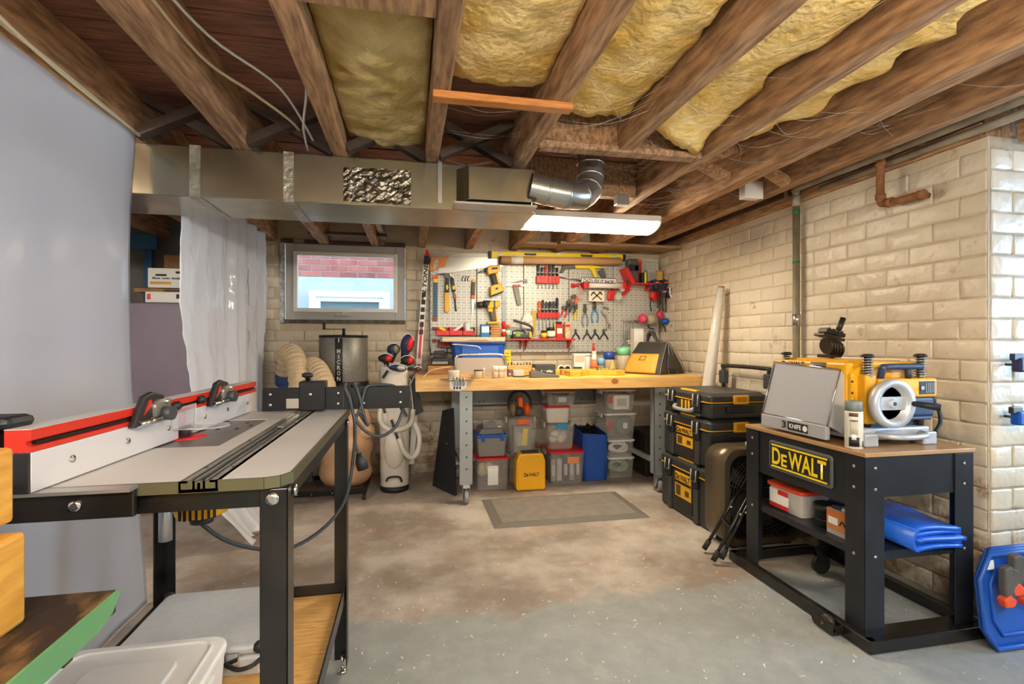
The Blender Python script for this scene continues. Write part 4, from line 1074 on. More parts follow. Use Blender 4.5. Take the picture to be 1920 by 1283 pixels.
skipart(.97, 1.0, RED, 'ski_tip', .022, .005)
skipart(.30, .66, RED, 'red_stripe', .010, .012, .002, .002)
for i in range(6): skipart(.60 + i * .035, .60 + i * .035 + .022, BLK, 'black_block', .018, .018, .002, .0025)
up_ = (s1_ - s00).normalized(); c_ = s00.lerp(s1_, .86)
text('PELTONEN', .42, .037, INK, SKI, c_ + Vector((0, -.003, 0)), right=up_, up=Vector((0, -1, 0)).cross(up_), bold=.03, shear=.2, name='lettering')
cs = s00.lerp(s1_, .475)
MB().cbox(tuple(cs + Vector((0, -.01, 0))), (.055, .016, .05)).build('strap', INKW, SKI, bev=.004)
SK2 = thing('ski_pole_pair', 'second dark ski standing against the wall behind the golf bag', 'ski', (.06, 4.7, 0))
MB().bar((.02, 4.72, .012), (.11, 4.765, 1.62), .035, .01, up=(0, 1, 0)).build('ski_body', GREY, SK2)

# ================================================================ pegboard and its tools
YP = 4.745                                         # face of the pegboard
PEG = mat('perforated_steel', '#bfc0b8', .4, .25)
nt = PEG.node_tree; N = nt.nodes; L = nt.links
g = N.new('ShaderNodeNewGeometry'); sx_ = N.new('ShaderNodeSeparateXYZ'); L.new(g.outputs['Position'], sx_.inputs[0])
def mth(op, a, b_=None):
    n = N.new('ShaderNodeMath'); n.operation = op
    for i, s in enumerate((a, b_)):
        if s is None: continue
        if hasattr(s, 'is_linked'): L.new(s, n.inputs[i])
        else: n.inputs[i].default_value = s
    return n.outputs[0]
fx = mth('ABSOLUTE', mth('SUBTRACT', mth('FRACT', mth('MULTIPLY', mth('ADD', sx_.outputs[0], 10.0), 1 / .0254)), .5))
fz = mth('ABSOLUTE', mth('SUBTRACT', mth('FRACT', mth('MULTIPLY', sx_.outputs[2], 1 / .0254)), .5))
hole = mth('LESS_THAN', mth('ADD', mth('MULTIPLY', fx, fx), mth('MULTIPLY', fz, fz)), .022)
# every other column gap carries a slot
fx2 = mth('ABSOLUTE', mth('SUBTRACT', mth('FRACT', mth('MULTIPLY', mth('ADD', sx_.outputs[0], 10.0), 1 / .0508)), .5))
fz2 = mth('ABSOLUTE', mth('SUBTRACT', mth('FRACT', mth('ADD', mth('MULTIPLY', sx_.outputs[2], 1 / .0508), .25)), .5))
slot = mth('MULTIPLY', mth('LESS_THAN', fx2, .035), mth('LESS_THAN', fz2, .22))
hs_ = mth('MAXIMUM', hole, slot)
mx_ = N.new('ShaderNodeMix'); mx_.data_type = 'RGBA'; L.new(hs_, mx_.inputs[0]); mx_.inputs[6].default_value = lin('#c3c4bc'); mx_.inputs[7].default_value = lin('#2f2f2c')
L.new(mx_.outputs[2], N['Principled BSDF'].inputs['Base Color'])
pb = thing('pegboard', 'perforated steel pegboard covering the wall above the workbench', 'pegboard', (1.3, 4.77, 1.1))
seams = [onY(p_, 560, YP)[0] for p_ in (806, 894, 982, 1066.5, 1150.5, 1236)]
for a, b_ in zip(seams[:-1], seams[1:]):
    MB().box(a + .002, b_ - .002, YP, YP + .02, 1.12, 2.03).build('panel', PEG, pb, bev=.004, seg=1)
    for z in (1.145, 2.0): MB().lathe([(.006, 0), (.004, .003)], (a + .012, YP, z), 8, (0, -1, 0)).build('screw', BLK, pb)
xs0, xs1 = onY(941, 500, YP)[0], onY(949, 500, YP)[0]
MB().box(xs0, xs1, YP - .012, YP, 1.12, 2.0).build('steel_strip', mat('blue_grey_steel', '#8b9294', .4, .4), pb)
for z in (1.60, 1.58): MB().box(xs0, xs1, YP - .0125, YP - .012, z, z + .003).build('strip_joint', DGREY, pb)

GP = 'hand tools hung on the pegboard'
def tool(name, label, cat, k, x, y, group=GP):
    p = at(k, x, y, YP)
    return thing(name, label, cat, (p[0], YP, p[2]), group)
def F(t, name, m, k, pts, th=.02, off=0.0, bev=.003):
    return flat(name, m, t, k, pts, YP - off, th, bev)
def rod(t, name, m, k, pts, r, off=.012, n=8, sub=4):
    P = [Vector(at(k, x, y, YP)) + Vector((0, -off, 0)) for x, y in pts]
    return MB().tube(smooth_path(P, sub) if len(P) > 2 else P, r, n).build(name, m, t)

t = tool('hand_saw', 'hand saw with orange wooden handle at the top left of the pegboard', 'saw', 'a', 240, 440)
F(t, 'blade', STEEL, 'a', [(330, 238), (1125, 240), (1125, 372), (880, 385), (220, 475), (240, 420)], .003, .012, 0)
F(t, 'handle', mat('orange_wood', '#d88a45', .45), 'a', [(105, 265), (130, 275), (130, 320), (110, 340), (110, 430), (170, 435), (250, 385), (320, 378), (340, 340), (338, 305), (385, 225), (370, 222), (340, 235), (240, 240), (150, 245)], .022, .008, .004)
F(t, 'grip_hole', PEG, 'a', [(185, 285), (215, 270), (240, 285), (235, 330), (215, 370), (190, 405), (168, 400), (168, 350)], .001, .0305, 0)
t = tool('steel_rule_plate', 'long plain steel plate behind the hand saw along the pegboard top', 'plate', 'a', 600, 200)
F(t, 'plate', mat('satin_steel', '#b4b6b2', .3, .5), 'a', [(110, 182), (930, 182), (930, 236), (110, 236)], .004, .004, 0)
t = tool('spirit_level', 'long yellow spirit level resting on top of the pegboard', 'level', 'p', 1040, 485)
F(t, 'body', YEL2, 'p', [(920, 472), (1168, 478), (1168, 488), (920, 484.5)], .025, .02, .003)
for q in ((916, 471.5, 921, 485.5), (1166, 478, 1171, 489)): F(t, 'end_cap', BLKP, 'p', [(q[0], q[1]), (q[2], q[1]), (q[2], q[3]), (q[0], q[3])], .029, .018, .002)
for q in (938, 1151): 
    c = Vector(onY(q, 478.5 + (q - 938) * .022, YP - .046)); MB().lathe([(.024, 0), (.024, .004), (.016, .006)], c, 16, (0, -1, 0)).build('vial_housing', WHITE, t)
for q in (982, 1088): F(t, 'grip_slot', DGREY, 'p', [(q, 475 + (q - 982) * .025), (q + 24, 475.6 + (q - 982) * .025), (q + 22, 479.5 + (q - 982) * .025), (q + 2, 479 + (q - 982) * .025)], .001, .0455, 0)
F(t, 'centre_vial', WHITE, 'p', [(1043, 475.5), (1053, 475.7), (1052, 478.5), (1044, 478.3)], .003, .044, 0)
t = tool('cardboard_tube', 'brown cardboard mailing tube in front of the spirit level', 'tube', 'p', 1050, 495)
ca, cb_ = Vector(onY(938, 487.5, YP - .085)), Vector(onY(1163, 490.5, YP - .085))
MB().cyl(ca, cb_, .036, n=20).build('tube', mat('brown_tube', '#d0a878', .7), t)
MB().cyl(ca - Vector((.004, 0, 0)), ca + Vector((.008, 0, 0)), .038, n=20).build('end_plug', mat('brown_cap', '#8a5530', .6), t)
MB().cyl(ca.lerp(cb_, .085), ca.lerp(cb_, .18), .0368, n=20).build('paper_label', PAPER, t)

t = tool('pry_bar', 'blue pry bar with orange tips hanging at the pegboard left', 'pry bar', 'a', 190, 1100)
F(t, 'bar', mat('dark_teal', '#2a5474', .4), 'a', [(168, 590), (225, 590), (222, 1060), (165, 1060)], .02, .006)
F(t, 'top_collar', YEL2, 'a', [(165, 540), (232, 540), (222, 596), (170, 596)], .022, .005)
F(t, 'top_tip', ORANGE, 'a', [(155, 495), (230, 495), (232, 545), (150, 545)], .024, .004)
F(t, 'bottom_tip', mat('rusty_orange', '#8a4d20', .5), 'a', [(160, 1060), (222, 1060), (222, 1125), (155, 1125)], .02, .006)
t = tool('claw_hammer', 'claw hammer with flat yellow handle on the pegboard', 'hammer', 'a', 350, 1000)
F(t, 'head', DSTEEL, 'a', [(220, 475), (300, 462), (400, 470), (445, 505), (440, 512), (390, 500), (380, 535), (325, 535), (320, 492), (260, 485)], .026, .012)
F(t, 'neck', BLKP, 'a', [(332, 530), (378, 530), (382, 740), (318, 740)], .022, .01)
F(t, 'handle', YEL, 'a', [(318, 730), (382, 730), (385, 990), (350, 1012), (318, 990)], .026, .008, .006)
F(t, 'logo', YEL2, 'a', [(345, 625), (362, 620), (375, 650), (365, 690), (348, 695), (340, 655)], .002, .032, 0)
t = tool('small_hammer', 'black and yellow gripped small hammer beside the yellow hammer', 'hammer', 'a', 440, 700)
F(t, 'head', STEEL, 'a', [(385, 462), (440, 480), (462, 560), (450, 560), (425, 515), (385, 505)], .022, .034)
F(t, 'handle', BLKP, 'a', [(398, 530), (440, 530), (475, 710), (425, 720)], .024, .006)
F(t, 'grip_band', YEL2, 'a', [(424, 640), (458, 635), (468, 690), (428, 695)], .026, .005)
t = tool('screwdriver', 'red collared long screwdriver below the small hammer', 'screwdriver', 'a', 465, 950)
F(t, 'ferrule', RED, 'a', [(440, 770), (482, 765), (486, 810), (444, 815)], .02, .006)
rod(t, 'shank', DSTEEL, 'a', [(462, 815), (478, 990)], .007, .014)
rod(t, 'upper_grip', GREY, 'a', [(448, 720), (460, 768)], .012, .014)
for i, x in enumerate((578, 620, 655)):
    t = tool('peg_hook', ('left', 'middle', 'right')[i] + ' one of the three small black hooks between hammers and saw', 'hook', 'a', x, 570)
    rod(t, 'hook', BLK, 'a', [(x + 5, 505), (x - 10, 530), (x - 14, 575)], .004, .01)
t = tool('keyhole_saw', 'keyhole saw with black grip and orange collar', 'saw', 'a', 715, 900)
F(t, 'grip', mat('olive_grip', '#5b5136', .5), 'a', [(700, 560), (725, 548), (750, 560), (742, 640), (738, 770), (690, 770), (692, 640)], .028, .006, .006)
F(t, 'grip_cap', YEL, 'a', [(700, 550), (750, 550), (752, 592), (698, 592)], .03, .005, .004)
F(t, 'collar', ORANGE, 'a', [(690, 765), (742, 765), (738, 820), (692, 820)], .026, .007)
F(t, 'blade', STEEL, 'a', [(694, 818), (736, 818), (714, 1045), (706, 1045)], .003, .015, 0)
# cordless drivers
t = tool('impact_driver', 'upper yellow cordless impact driver on the pegboard', 'drill', 'a', 1030, 790)
F(t, 'motor_housing', YEL, 'a', [(905, 375), (950, 362), (1060, 358), (1080, 380), (1070, 440), (1040, 470), (970, 480), (920, 495), (898, 455)], .06, .02, .012)
F(t, 'vent_panel', BLKP, 'a', [(975, 385), (1055, 378), (1055, 405), (975, 412)], .002, .0805, 0)
F(t, 'nose', DGREY, 'a', [(870, 405), (908, 385), (912, 460), (885, 450)], .045, .028, .008)
rod(t, 'bit', STEEL, 'a', [(782, 462), (880, 430)], .006, .05)
F(t, 'grip', BLKP, 'a', [(945, 480), (1045, 460), (1080, 610), (985, 640)], .045, .025, .01)
F(t, 'grip_stripe', YEL, 'a', [(1015, 470), (1045, 462), (1080, 605), (1050, 618)], .048, .0245, .005)
F(t, 'battery', YEL, 'a', [(940, 655), (1000, 625), (1090, 615), (1125, 690), (1120, 725), (965, 785), (945, 780)], .075, .015, .008)
F(t, 'battery_badge', DGREY, 'a', [(1025, 665), (1060, 655), (1062, 685), (1027, 692)], .002, .0905, 0)
F(t, 'battery_base', BLKP, 'a', [(960, 770), (1120, 712), (1122, 730), (962, 790)], .076, .0145, .004)
t = tool('cordless_drill', 'lower yellow cordless drill with black chuck on the pegboard', 'drill', 'a', 1000, 1150)
F(t, 'motor_housing', YEL, 'a', [(930, 860), (1000, 845), (1070, 850), (1085, 880), (1075, 930), (1040, 945), (960, 955), (920, 965), (900, 940)], .065, .02, .012)
F(t, 'housing_band', DGREY, 'a', [(985, 850), (1010, 848), (1010, 945), (985, 948)], .067, .019, .002)
rod(t, 'gear_case', DGREY, 'a', [(850, 895), (950, 895)], .034, .05, 16)
rod(t, 'chuck', mat('chuck_bronze', '#4e4436', .4, .5), 'a', [(757, 905), (855, 897)], .027, .05, 16)
F(t, 'trigger_block', YEL, 'a', [(905, 945), (985, 950), (975, 1005), (920, 1000)], .05, .024, .006)
F(t, 'grip', mat('olive_grip', '#5b5136', .5), 'a', [(935, 985), (1020, 950), (1040, 1130), (965, 1130)], .045, .026, .01)
F(t, 'grip_stripe', YEL, 'a', [(1010, 955), (1022, 948), (1042, 1130), (1028, 1130)], .048, .0245, .003)
F(t, 'battery', YEL, 'a', [(900, 1135), (1065, 1130), (1070, 1165), (905, 1170)], .075, .015, .005)

t = tool('bevel_square', 'grey try square with red collar on the pegboard', 'square', 'a', 1320, 900)
F(t, 'blade', STEEL, 'a', [(1175, 620), (1440, 620), (1440, 640), (1175, 636)], .004, .02, 0)
F(t, 'collar', RED, 'a', [(1255, 622), (1375, 622), (1370, 648), (1262, 650)], .02, .01)
F(t, 'stock', GREY, 'a', [(1265, 650), (1345, 650), (1380, 900), (1325, 905)], .022, .008, .003)
t = tool('angle_gauge', 'dark bent angle gauge above the try square', 'gauge', 'a', 1400, 600)
F(t, 'arm', DSTEEL, 'a', [(1255, 588), (1440, 545), (1465, 545), (1465, 600), (1440, 605), (1438, 572), (1300, 590)], .01, .006, .001)
# screwdriver racks
def rack(label, z0, k, x0, x1, y0, y1, cols, tops, hgt, lab2):
    t = tool('screwdriver_rack', label, 'rack', k, (x0 + x1) / 2, y1, 'screwdriver racks')
    P0 = at(k, x0, y1, YP); P1 = at(k, x1, y0, YP); n = len(cols); w = (P1[0] - P0[0])
    b = MB().box(P0[0], P1[0], YP - .006, YP, P0[2], P1[2]).box(P0[0], P1[0], YP - .045, YP - .041, P0[2], P1[2])
    b.box(P0[0], P1[0], YP - .041, YP - .006, (P0[2] + P1[2]) / 2 - .003, (P0[2] + P1[2]) / 2 + .003)
    for i in range(n + 1):
        x = P0[0] + w * i / n; b.box(x - .002, x + .002, YP - .045, YP, P0[2], P1[2])
    b.build('rack_body', RED, t)
    for i, (cm, tp) in enumerate(zip(cols, tops)):
        x = P0[0] + w * (i + .5) / n; tz = at(k, x0, tp, YP)[2]
        s = thing('screwdriver', lab2[i], 'screwdriver', (x, YP - .024, P0[2] - .06), 'screwdrivers in the red racks')
        MB().cyl((x, YP - .024, P0[2] - hgt), (x, YP - .024, P1[2] + .01), .0035, n=8).build('shank', STEEL, s)
        MB().lathe([(.006, 0), (.013, .012), (.015, .03), (.011, .05), (.015, .075), (.012, max(.08, tz - P1[2] - .006)), (.004, max(.085, tz - P1[2]))], (x, YP - .024, P1[2] + .002), 12).build('grip', cm, s)
        MB().lathe([(.0155, 0), (.0155, .006)], (x, YP - .024, P1[2] + .03), 12).build('grip_ring', PAPER, s)
o5 = ('first', 'second', 'third', 'fourth', 'fifth', 'sixth')
rack('upper red screwdriver rack on the pegboard', 0, 'a', 1585, 1895, 512, 605, [DGREY, DGREY, RED, DGREY, DGREY, BLKP], [350, 400, 365, 355, 345, 380], .05,
     ['red gripped screwdriver in the upper rack' if i == 2 else o5[i] + ' screwdriver from the left in the upper red rack, dark grip' for i in range(6)])
rack('lower red screwdriver rack on the pegboard', 0, 'a', 1600, 1895, 1010, 1085, [ORANGE, DGREY, DGREY, BLKP, DGREY, BLKP], [850, 835, 860, 855, 850, 800], .12,
     ['orange gripped screwdriver in the lower rack' if i == 0 else o5[i] + ' screwdriver from the left in the lower red rack, dark grip' for i in range(6)])
# hacksaw
t = tool('hack_saw', 'yellow framed hacksaw with grey grip on the pegboard', 'saw', 'b', 400, 480)
F(t, 'frame', YEL2, 'b', [(325, 335), (560, 335), (600, 350), (720, 365), (720, 378), (600, 385), (635, 505), (595, 505), (560, 420), (520, 385), (345, 385)], .02, .02, .004)
F(t, 'grip', mat('grip_grey', '#5c5f5c', .55), 'b', [(180, 335), (330, 335), (345, 385), (215, 390), (170, 440), (135, 440)], .026, .017, .006)
F(t, 'rear_handle', mat('grip_grey', '#5c5f5c', .55), 'b', [(640, 420), (715, 378), (750, 505), (690, 508)], .026, .017, .006)
rod(t, 'blade', STEEL, 'b', [(130, 500), (430, 548)], .005, .03)
# plaque, towel holder
t = tool('wooden_plaque', 'white plaque lettered for a fix it shop above the paper roll', 'sign', 'b', 650, 575)
F(t, 'board', PAPER, 'b', [(432, 505), (885, 518), (885, 578), (425, 570)], .012, .10, .002)
c = at('b', 655, 551, YP - .114); text("DAD's FIX IT SHOP", .315, .036, INK, t, (c[0], YP - .1125, c[2]), right=(1, 0, -.028), up=(0.028, 0, 1), bold=.03, shear=.3)
ed = MB()
P = [at('b', x, y, YP - .112) for x, y in ((432, 505), (885, 518), (885, 578), (425, 570))]
MB().tube([(p[0], YP - .112, p[2]) for p in P], .004, 5, closed=True).build('dark_border', DGREY, t)
t = tool('crossed_hammers_sign', 'small square cream sign with crossed hammers under the paper roll', 'sign', 'b', 620, 820)
F(t, 'board', mat('cream_board', '#e6dfc6', .6), 'b', [(525, 675), (730, 680), (728, 825), (520, 818)], .01, .06, .001)
for a_, b_, hd in (((570, 800), (680, 700), [(650, 690), (690, 690), (712, 735), (700, 738), (672, 712)]), ((700, 800), (585, 700), [(550, 740), (570, 695), (610, 690), (612, 702), (580, 720), (560, 748)])):
    P0 = Vector(at('b', *a_, YP - .071)); P1 = Vector(at('b', *b_, YP - .071))
    MB().bar(P0, P1, .012, .002, up=(0, 1, 0)).build('hammer_handle_print', mat('dark_print', '#4a4336', .6), t)
    F(t, 'hammer_head_print', mat('dark_print', '#4a4336', .6), 'b', hd, .002, .070, 0)
t = tool('paper_roll', 'white paper towel roll on the red holder under the plaque', 'paper roll', 'b', 700, 660)
rod(t, 'roll', PAPER, 'b', [(480, 610), (915, 625)], .030, .085, 20)
t = tool('roll_holder', 'red paper roll holder bracket on the pegboard', 'holder', 'b', 700, 700)
for q in (440, 935):
    F(t, 'arm', RED, 'b', [(q - 25, 580), (q + 30, 580), (q + 30, 660), (q - 25, 665)], .12, .0, .005)
rod(t, 'cross_bar', RED, 'b', [(285, 605), (460, 608)], .012, .03)
F(t, 'back_plate', RED, 'b', [(280, 590), (345, 590), (345, 640), (285, 640)], .02, 0, .004)
F(t, 'lower_scoop', RED, 'b', [(770, 690), (880, 660), (850, 720), (830, 800), (790, 815), (760, 790)], .05, .0, .008)
# right red shelf with charger
t = tool('red_angle_shelf', 'red shelf with slanted bracket on the right of the pegboard', 'shelf', 'b', 1150, 605)
a_, c_ = at('b', 1010, 608, YP), at('b', 1310, 585, YP)
MB().box(a_[0], c_[0], YP - .16, YP, a_[2], a_[2] + .012).build('shelf_plate', RED, t, bev=.003)
F(t, 'slanted_arm', RED, 'b', [(925, 400), (965, 395), (1055, 585), (1010, 605)], .16, 0, .004)
F(t, 'lower_arm', RED, 'b', [(1020, 610), (1075, 620), (1060, 680), (970, 760), (960, 720)], .03, 0, .006)
F(t, 'shelf_bracket', RED, 'b', [(1290, 610), (1330, 610), (1300, 680), (1250, 680)], .1, 0, .004)
F(t, 'red_cup', RED, 'b', [(1320, 700), (1430, 700), (1415, 800), (1360, 830), (1315, 780)], .09, 0, .012)
zs = a_[2] + .0125
def onshelf(name, label, cat, k, x0, x1, ytop, m, dep, yoff, bev=.006, parts=()):
    A = at(k, x0, ytop, YP - yoff); B = at(k, x1, ytop, YP - yoff)
    t = thing(name, label, cat, ((A[0] + B[0]) / 2, YP - yoff, zs))
    MB().box(A[0], B[0], YP - yoff - dep / 2, YP - yoff + dep / 2, zs, A[2]).build('body', m, t, bev=bev, seg=3)
    for nm, mm, fx0, fx1, fz0, fz1 in parts:
        MB().box(A[0] + (B[0] - A[0]) * fx0, A[0] + (B[0] - A[0]) * fx1, YP - yoff - dep / 2 - .002, YP - yoff - dep / 2, zs + (A[2] - zs) * fz0, zs + (A[2] - zs) * fz1).build(nm, mm, t)
    return t
onshelf('battery_charger', 'tall dark grey canister on the red angle shelf', 'canister', 'b', 1030, 1170, 255, mat('canister_grey', '#4a4b48', .5), .09, .08, .02, (('band', BLKP, 0, 1, .48, .75), ('band_label', PAPER, .6, .9, .52, .7)))
onshelf('red_flask', 'slim red flask behind the grey canister', 'flask', 'b', 1172, 1222, 262, RED, .04, .04, .015, (('flask_cap', ORANGE, 0, 1, .88, 1),))
onshelf('battery_pack', 'yellow and black battery pack on the red angle shelf', 'battery', 'b', 1215, 1282, 440, BLKP, .06, .10, .005, (('yellow_side', YEL2, .55, .9, 0, 1),))
onshelf('grey_box', 'pale grey box at the right end of the red angle shelf', 'box', 'b', 1284, 1400, 400, mat('pale_grey_box', '#a5a19a', .6), .08, .06, .004, (('box_panel', GREY, .1, .9, .1, .8),))
onshelf('wood_offcut', 'small tan wood offcut beside the grey box', 'wood block', 'b', 1405, 1500, 410, WOODO, .05, .05, .002, (('end_grain', WOODL, .1, .9, .1, .9),))
t = tool('paint_stirrer', 'tall pale metal rule leaning in the corner beside the shelf', 'rule', 'b', 1540, 500)
F(t, 'rule', LGREY, 'b', [(1525, 190), (1590, 200), (1555, 400), (1545, 540), (1520, 540)], .006, .02, .001)
t = tool('safety_glasses', 'clear safety glasses hanging from the red holder', 'glasses', 'b', 920, 760)
for q in ((925, 760, 45, 40), (975, 640, 32, 50)):
    P = [Vector(at('b', q[0] + q[2] * math.cos(i * PI / 6), q[1] + q[3] * math.sin(i * PI / 6), YP - .10)) for i in range(12)]
    MB().tube(P, .004, 6, closed=True).build('lens_rim', LGREY, t)
    MB().prism([(p.x, p.z) for p in P], YP - .101, YP - .099).build('lens', CLEAR2, t)
t = tool('goggle_strap', 'pink safety glasses hanging at the left of the paper roll', 'glasses', 'b', 390, 740)
rod(t, 'temple', mat('pale_pink', '#d7a39a', .4), 'b', [(370, 610), (400, 660), (410, 690), (370, 720), (350, 760), (380, 790), (410, 750)], .006, .06)
# trigger clamps clustered at the corner
cl = [(1350, 590, NAVY), (1400, 570, NAVY), (1460, 580, NAVY), (1520, 570, BLKP), (1590, 575, NAVY), (1500, 690, NAVY), (1570, 690, NAVY), (1650, 690, NAVY)]
for i, (x, y, m) in enumerate(cl):
    t = tool('bar_clamp', ('%s of the navy bar clamps hanging by the corner, ' % (o5 + ('seventh', 'eighth'))[i]) + ('upper row' if i < 5 else 'lower row'), 'clamp', 'b', x, y + 200, 'navy bar clamps')
    of = .10 + .03 * (i % 2) + (.05 if i > 4 else 0)
    F(t, 'jaw', m, 'b', [(x - 50, y - 30), (x + 10, y - 45), (x + 45, y + 10), (x + 30, y + 60), (x - 5, y + 70), (x - 20, y + 20)], .03, of, .005)
    F(t, 'trigger', NAVY if m is not NAVY else BLKP, 'b', [(x - 10, y + 20), (x + 30, y + 30), (x + 20, y + 90), (x - 15, y + 85)], .022, of + .004, .004)
    F(t, 'orange_pad', ORANGE, 'b', [(x - 5, y - 5), (x + 45, y - 10), (x + 46, y + 12), (x - 4, y + 16)], .032, of - .001, .002)
    P0 = Vector(at('b', x + 15, y, YP)) - Vector((0, of + .015, 0)); P1 = Vector(at('b', x + 20, y + 330 + 30 * (i % 3), YP)) - Vector((0, of + .015, 0))
    MB().bar(P0, P1, .012, .005, up=(0, 1, 0)).build('steel_bar', DSTEEL, t)
t = tool('white_g_clamp', 'small white clamp hanging in front of the navy clamps', 'clamp', 'b', 1540, 800)
rod(t, 'frame', mat('clamp_white', '#d6d2c8', .4), 'b', [(1470, 660), (1478, 770), (1540, 780), (1605, 785), (1600, 830), (1560, 830)], .009, .21)
MB().cyl(*[Vector(at('b', x, y, YP - .21)) for x, y in ((1560, 830), (1566, 910))], .005, n=8).build('screw', DSTEEL, t)
# respirator
t = tool('respirator', 'respirator mask with two magenta filters hanging by the corner', 'respirator', 'b', 1330, 1100)
MB().ball(at('b', 1350, 1060, YP - .12), (.062, .05, .055), 16, 10).build('face_piece', mat('beige_rubber', '#a9a083', .5), t)
for q in ((1245, 1050, .045), (1480, 1000, .042)):
    c = Vector(at('b', q[0], q[1], YP - .15)); MB().lathe([(0, -.02), (q[2], -.02), (q[2], .012), (q[2] * .8, .02), (0, .02)], c, 20, (-.6 if q[0] < 1300 else .6, -.8, .1)).build('filter', PINK, t)
rod(t, 'strap', BLKP, 'b', [(1300, 960), (1285, 880), (1290, 780)], .007, .10)
rod(t, 'strap', BLKP, 'b', [(1460, 960), (1440, 900), (1440, 780)], .007, .10)
rod(t, 'strap', BLKP, 'b', [(1240, 1110), (1250, 1170), (1320, 1195)], .006, .12)
rod(t, 'strap', BLKP, 'b', [(1430, 1120), (1460, 1180), (1470, 1230)], .006, .12)
t = tool('blue_half_mask', 'blue and black half mask hanging at the far right of the tools', 'respirator', 'b', 1560, 1080)
MB().ball(at('b', 1545, 1085, YP - .13), (.045, .04, .03), 14, 8).build('mask_shell', BLUE, t)
rod(t, 'strap', BLKP, 'b', [(1560, 850), (1590, 960), (1580, 1080), (1660, 1230)], .007, .13)
rod(t, 'strap', BLKP, 'b', [(1610, 1020), (1650, 1090), (1690, 1150), (1640, 1060)], .006, .15)
# pliers
def pliers(label, k, px_, py_, top, h, w, m, spread=.9, jaw=DSTEEL, off=.008, name='pliers'):
    t = tool(name, label, 'pliers', k, px_, py_ + h)
    F(t, 'jaw', jaw, k, [(px_ - w * .18, py_), (px_ + w * .18, py_), (px_ + w * .30, py_ + h * .28), (px_ + w * .12, py_ + h * .42), (px_ - w * .12, py_ + h * .42), (px_ - w * .30, py_ + h * .28)], .014, off, .003)
    for s in (-1, 1):
        rod(t, 'handle', m, k, [(px_ + s * w * .06, py_ + h * .38), (px_ + s * w * .36 * spread, py_ + h * .62), (px_ + s * w * .36 * spread, py_ + h * .85), (px_ + s * w * .25 * spread, py_ + h)], .0075, off + .007)
    return t
pliers('yellow handled pliers on the pegboard', 'b', 352, 840, 0, 230, 75, YEL2, .8)
pliers('blue handled diagonal pliers on the pegboard', 'b', 598, 825, 0, 275, 90, mat('handle_blue', '#2f8fd0', .4), 1.2)
t = pliers('grey and yellow slip joint pliers on the pegboard', 'b', 470, 855, 0, 300, 95, mat('grip_lilac', '#7d8396', .5), 1.0)
t = tool('locking_pliers', 'bright steel locking welding clamp on the pegboard', 'pliers', 'b', 745, 1180)
rod(t, 'jaw', STEEL, 'b', [(740, 1020), (700, 970), (690, 915), (740, 905), (790, 935), (780, 970)], .008, .02)
rod(t, 'handle', STEEL, 'b', [(740, 1000), (765, 1090), (800, 1140), (800, 1190)], .009, .02)
rod(t, 'lever', mat('worn_pink', '#b08a78', .5), 'b', [(745, 1020), (770, 1110), (735, 1200)], .007, .025)
for i, (x, y, m, r2) in enumerate(((200, 905, RED, .9), (260, 830, BLKP, 1.0), (320, 760, ORANGE, .7), (300, 860, DGREY, .9))):
    t = tool('snips', ('red handled snips lowest in the jumble of cutters', 'black pliers in the jumble of cutters', 'orange gripped cutters at the top of the jumble', 'grey pliers in the middle of the jumble of cutters')[i], 'pliers', 'b', x, y + 120)
    F(t, 'head', DSTEEL, 'b', [(x - 40, y - 15), (x + 25, y - 35), (x + 40, y + 15), (x - 20, y + 30)], .02, .02 + .012 * i, .004)
    rod(t, 'handle', m, 'b', [(x - 20, y + 10), (x - 35, y + 60), (x - 55, y + 110)], .008, .03 + .012 * i)
    rod(t, 'handle', m, 'b', [(x + 10, y + 10), (x + 20, y + 70), (x - 10, y + 125)], .008, .03 + .012 * i)
for i, x in enumerate((335, 480, 585, 695)):
    t = tool('small_pliers', ('leftmost', 'second', 'third', 'rightmost')[i] + ' of the four small black pliers in a row above the bottles', 'pliers', 'd', x, 320, 'row of small pliers')
    F(t, 'jaw', DSTEEL, 'd', [(x - 8, 185), (x + 8, 185), (x + 15, 225), (x + 8, 245), (x - 8, 245), (x - 15, 225)], .012, .008, .002)
    for s in (-1, 1): rod(t, 'handle', BLKP, 'd', [(x + s * 4, 238), (x + s * 22, 265), (x + s * 42, 295), (x + s * 52, 318)], .0065, .014)
# wrenches
for i in range(8):
    x = 945 + i * 27; y0, y1 = 85 + (i % 2) * 3, 375 - i * 12 if i < 4 else 230
    t = tool('combination_wrench', (o5 + ('seventh', 'eighth'))[i] + ' from the left of the combination wrenches beside the white carton', 'wrench', 'd', x, y1, 'row of wrenches')
    F(t, 'shank', STEEL, 'd', [(x - 5, y0), (x + 5, y0), (x + 5 - i, y1), (x - 5 - i, y1)], .006, .012, .001)
    c = Vector(at('d', x, y0 - 4, YP - .02)); MB().lathe([(.006, 0), (.011, 0), (.011, .007), (.006, .007)], c, 12, (0, -1, 0)).build('ring_end', STEEL, t)
    F(t, 'open_end', STEEL, 'd', [(x - 12 - i, y1 + 22), (x - 12 - i, y1 + 4), (x - 3 - i, y1 - 8), (x + 8 - i, y1 + 4), (x + 8 - i, y1 + 22), (x + 2 - i, y1 + 10), (x - 6 - i, y1 + 10)], .008, .011, .001)
t = tool('wing_nut_bundle', 'small bunch of shiny steel clips under the wrenches', 'clips', 'd', 1000, 390)
for i in range(5): F(t, 'clip', CHROME, 'd', [(985 + i * 14, 300 + (i * 37) % 40), (1000 + i * 14, 290 + (i * 37) % 40), (1010 + i * 12, 345 + (i * 29) % 30), (990 + i * 12, 355 + (i * 29) % 30)], .01, .02 + .006 * i, .002)
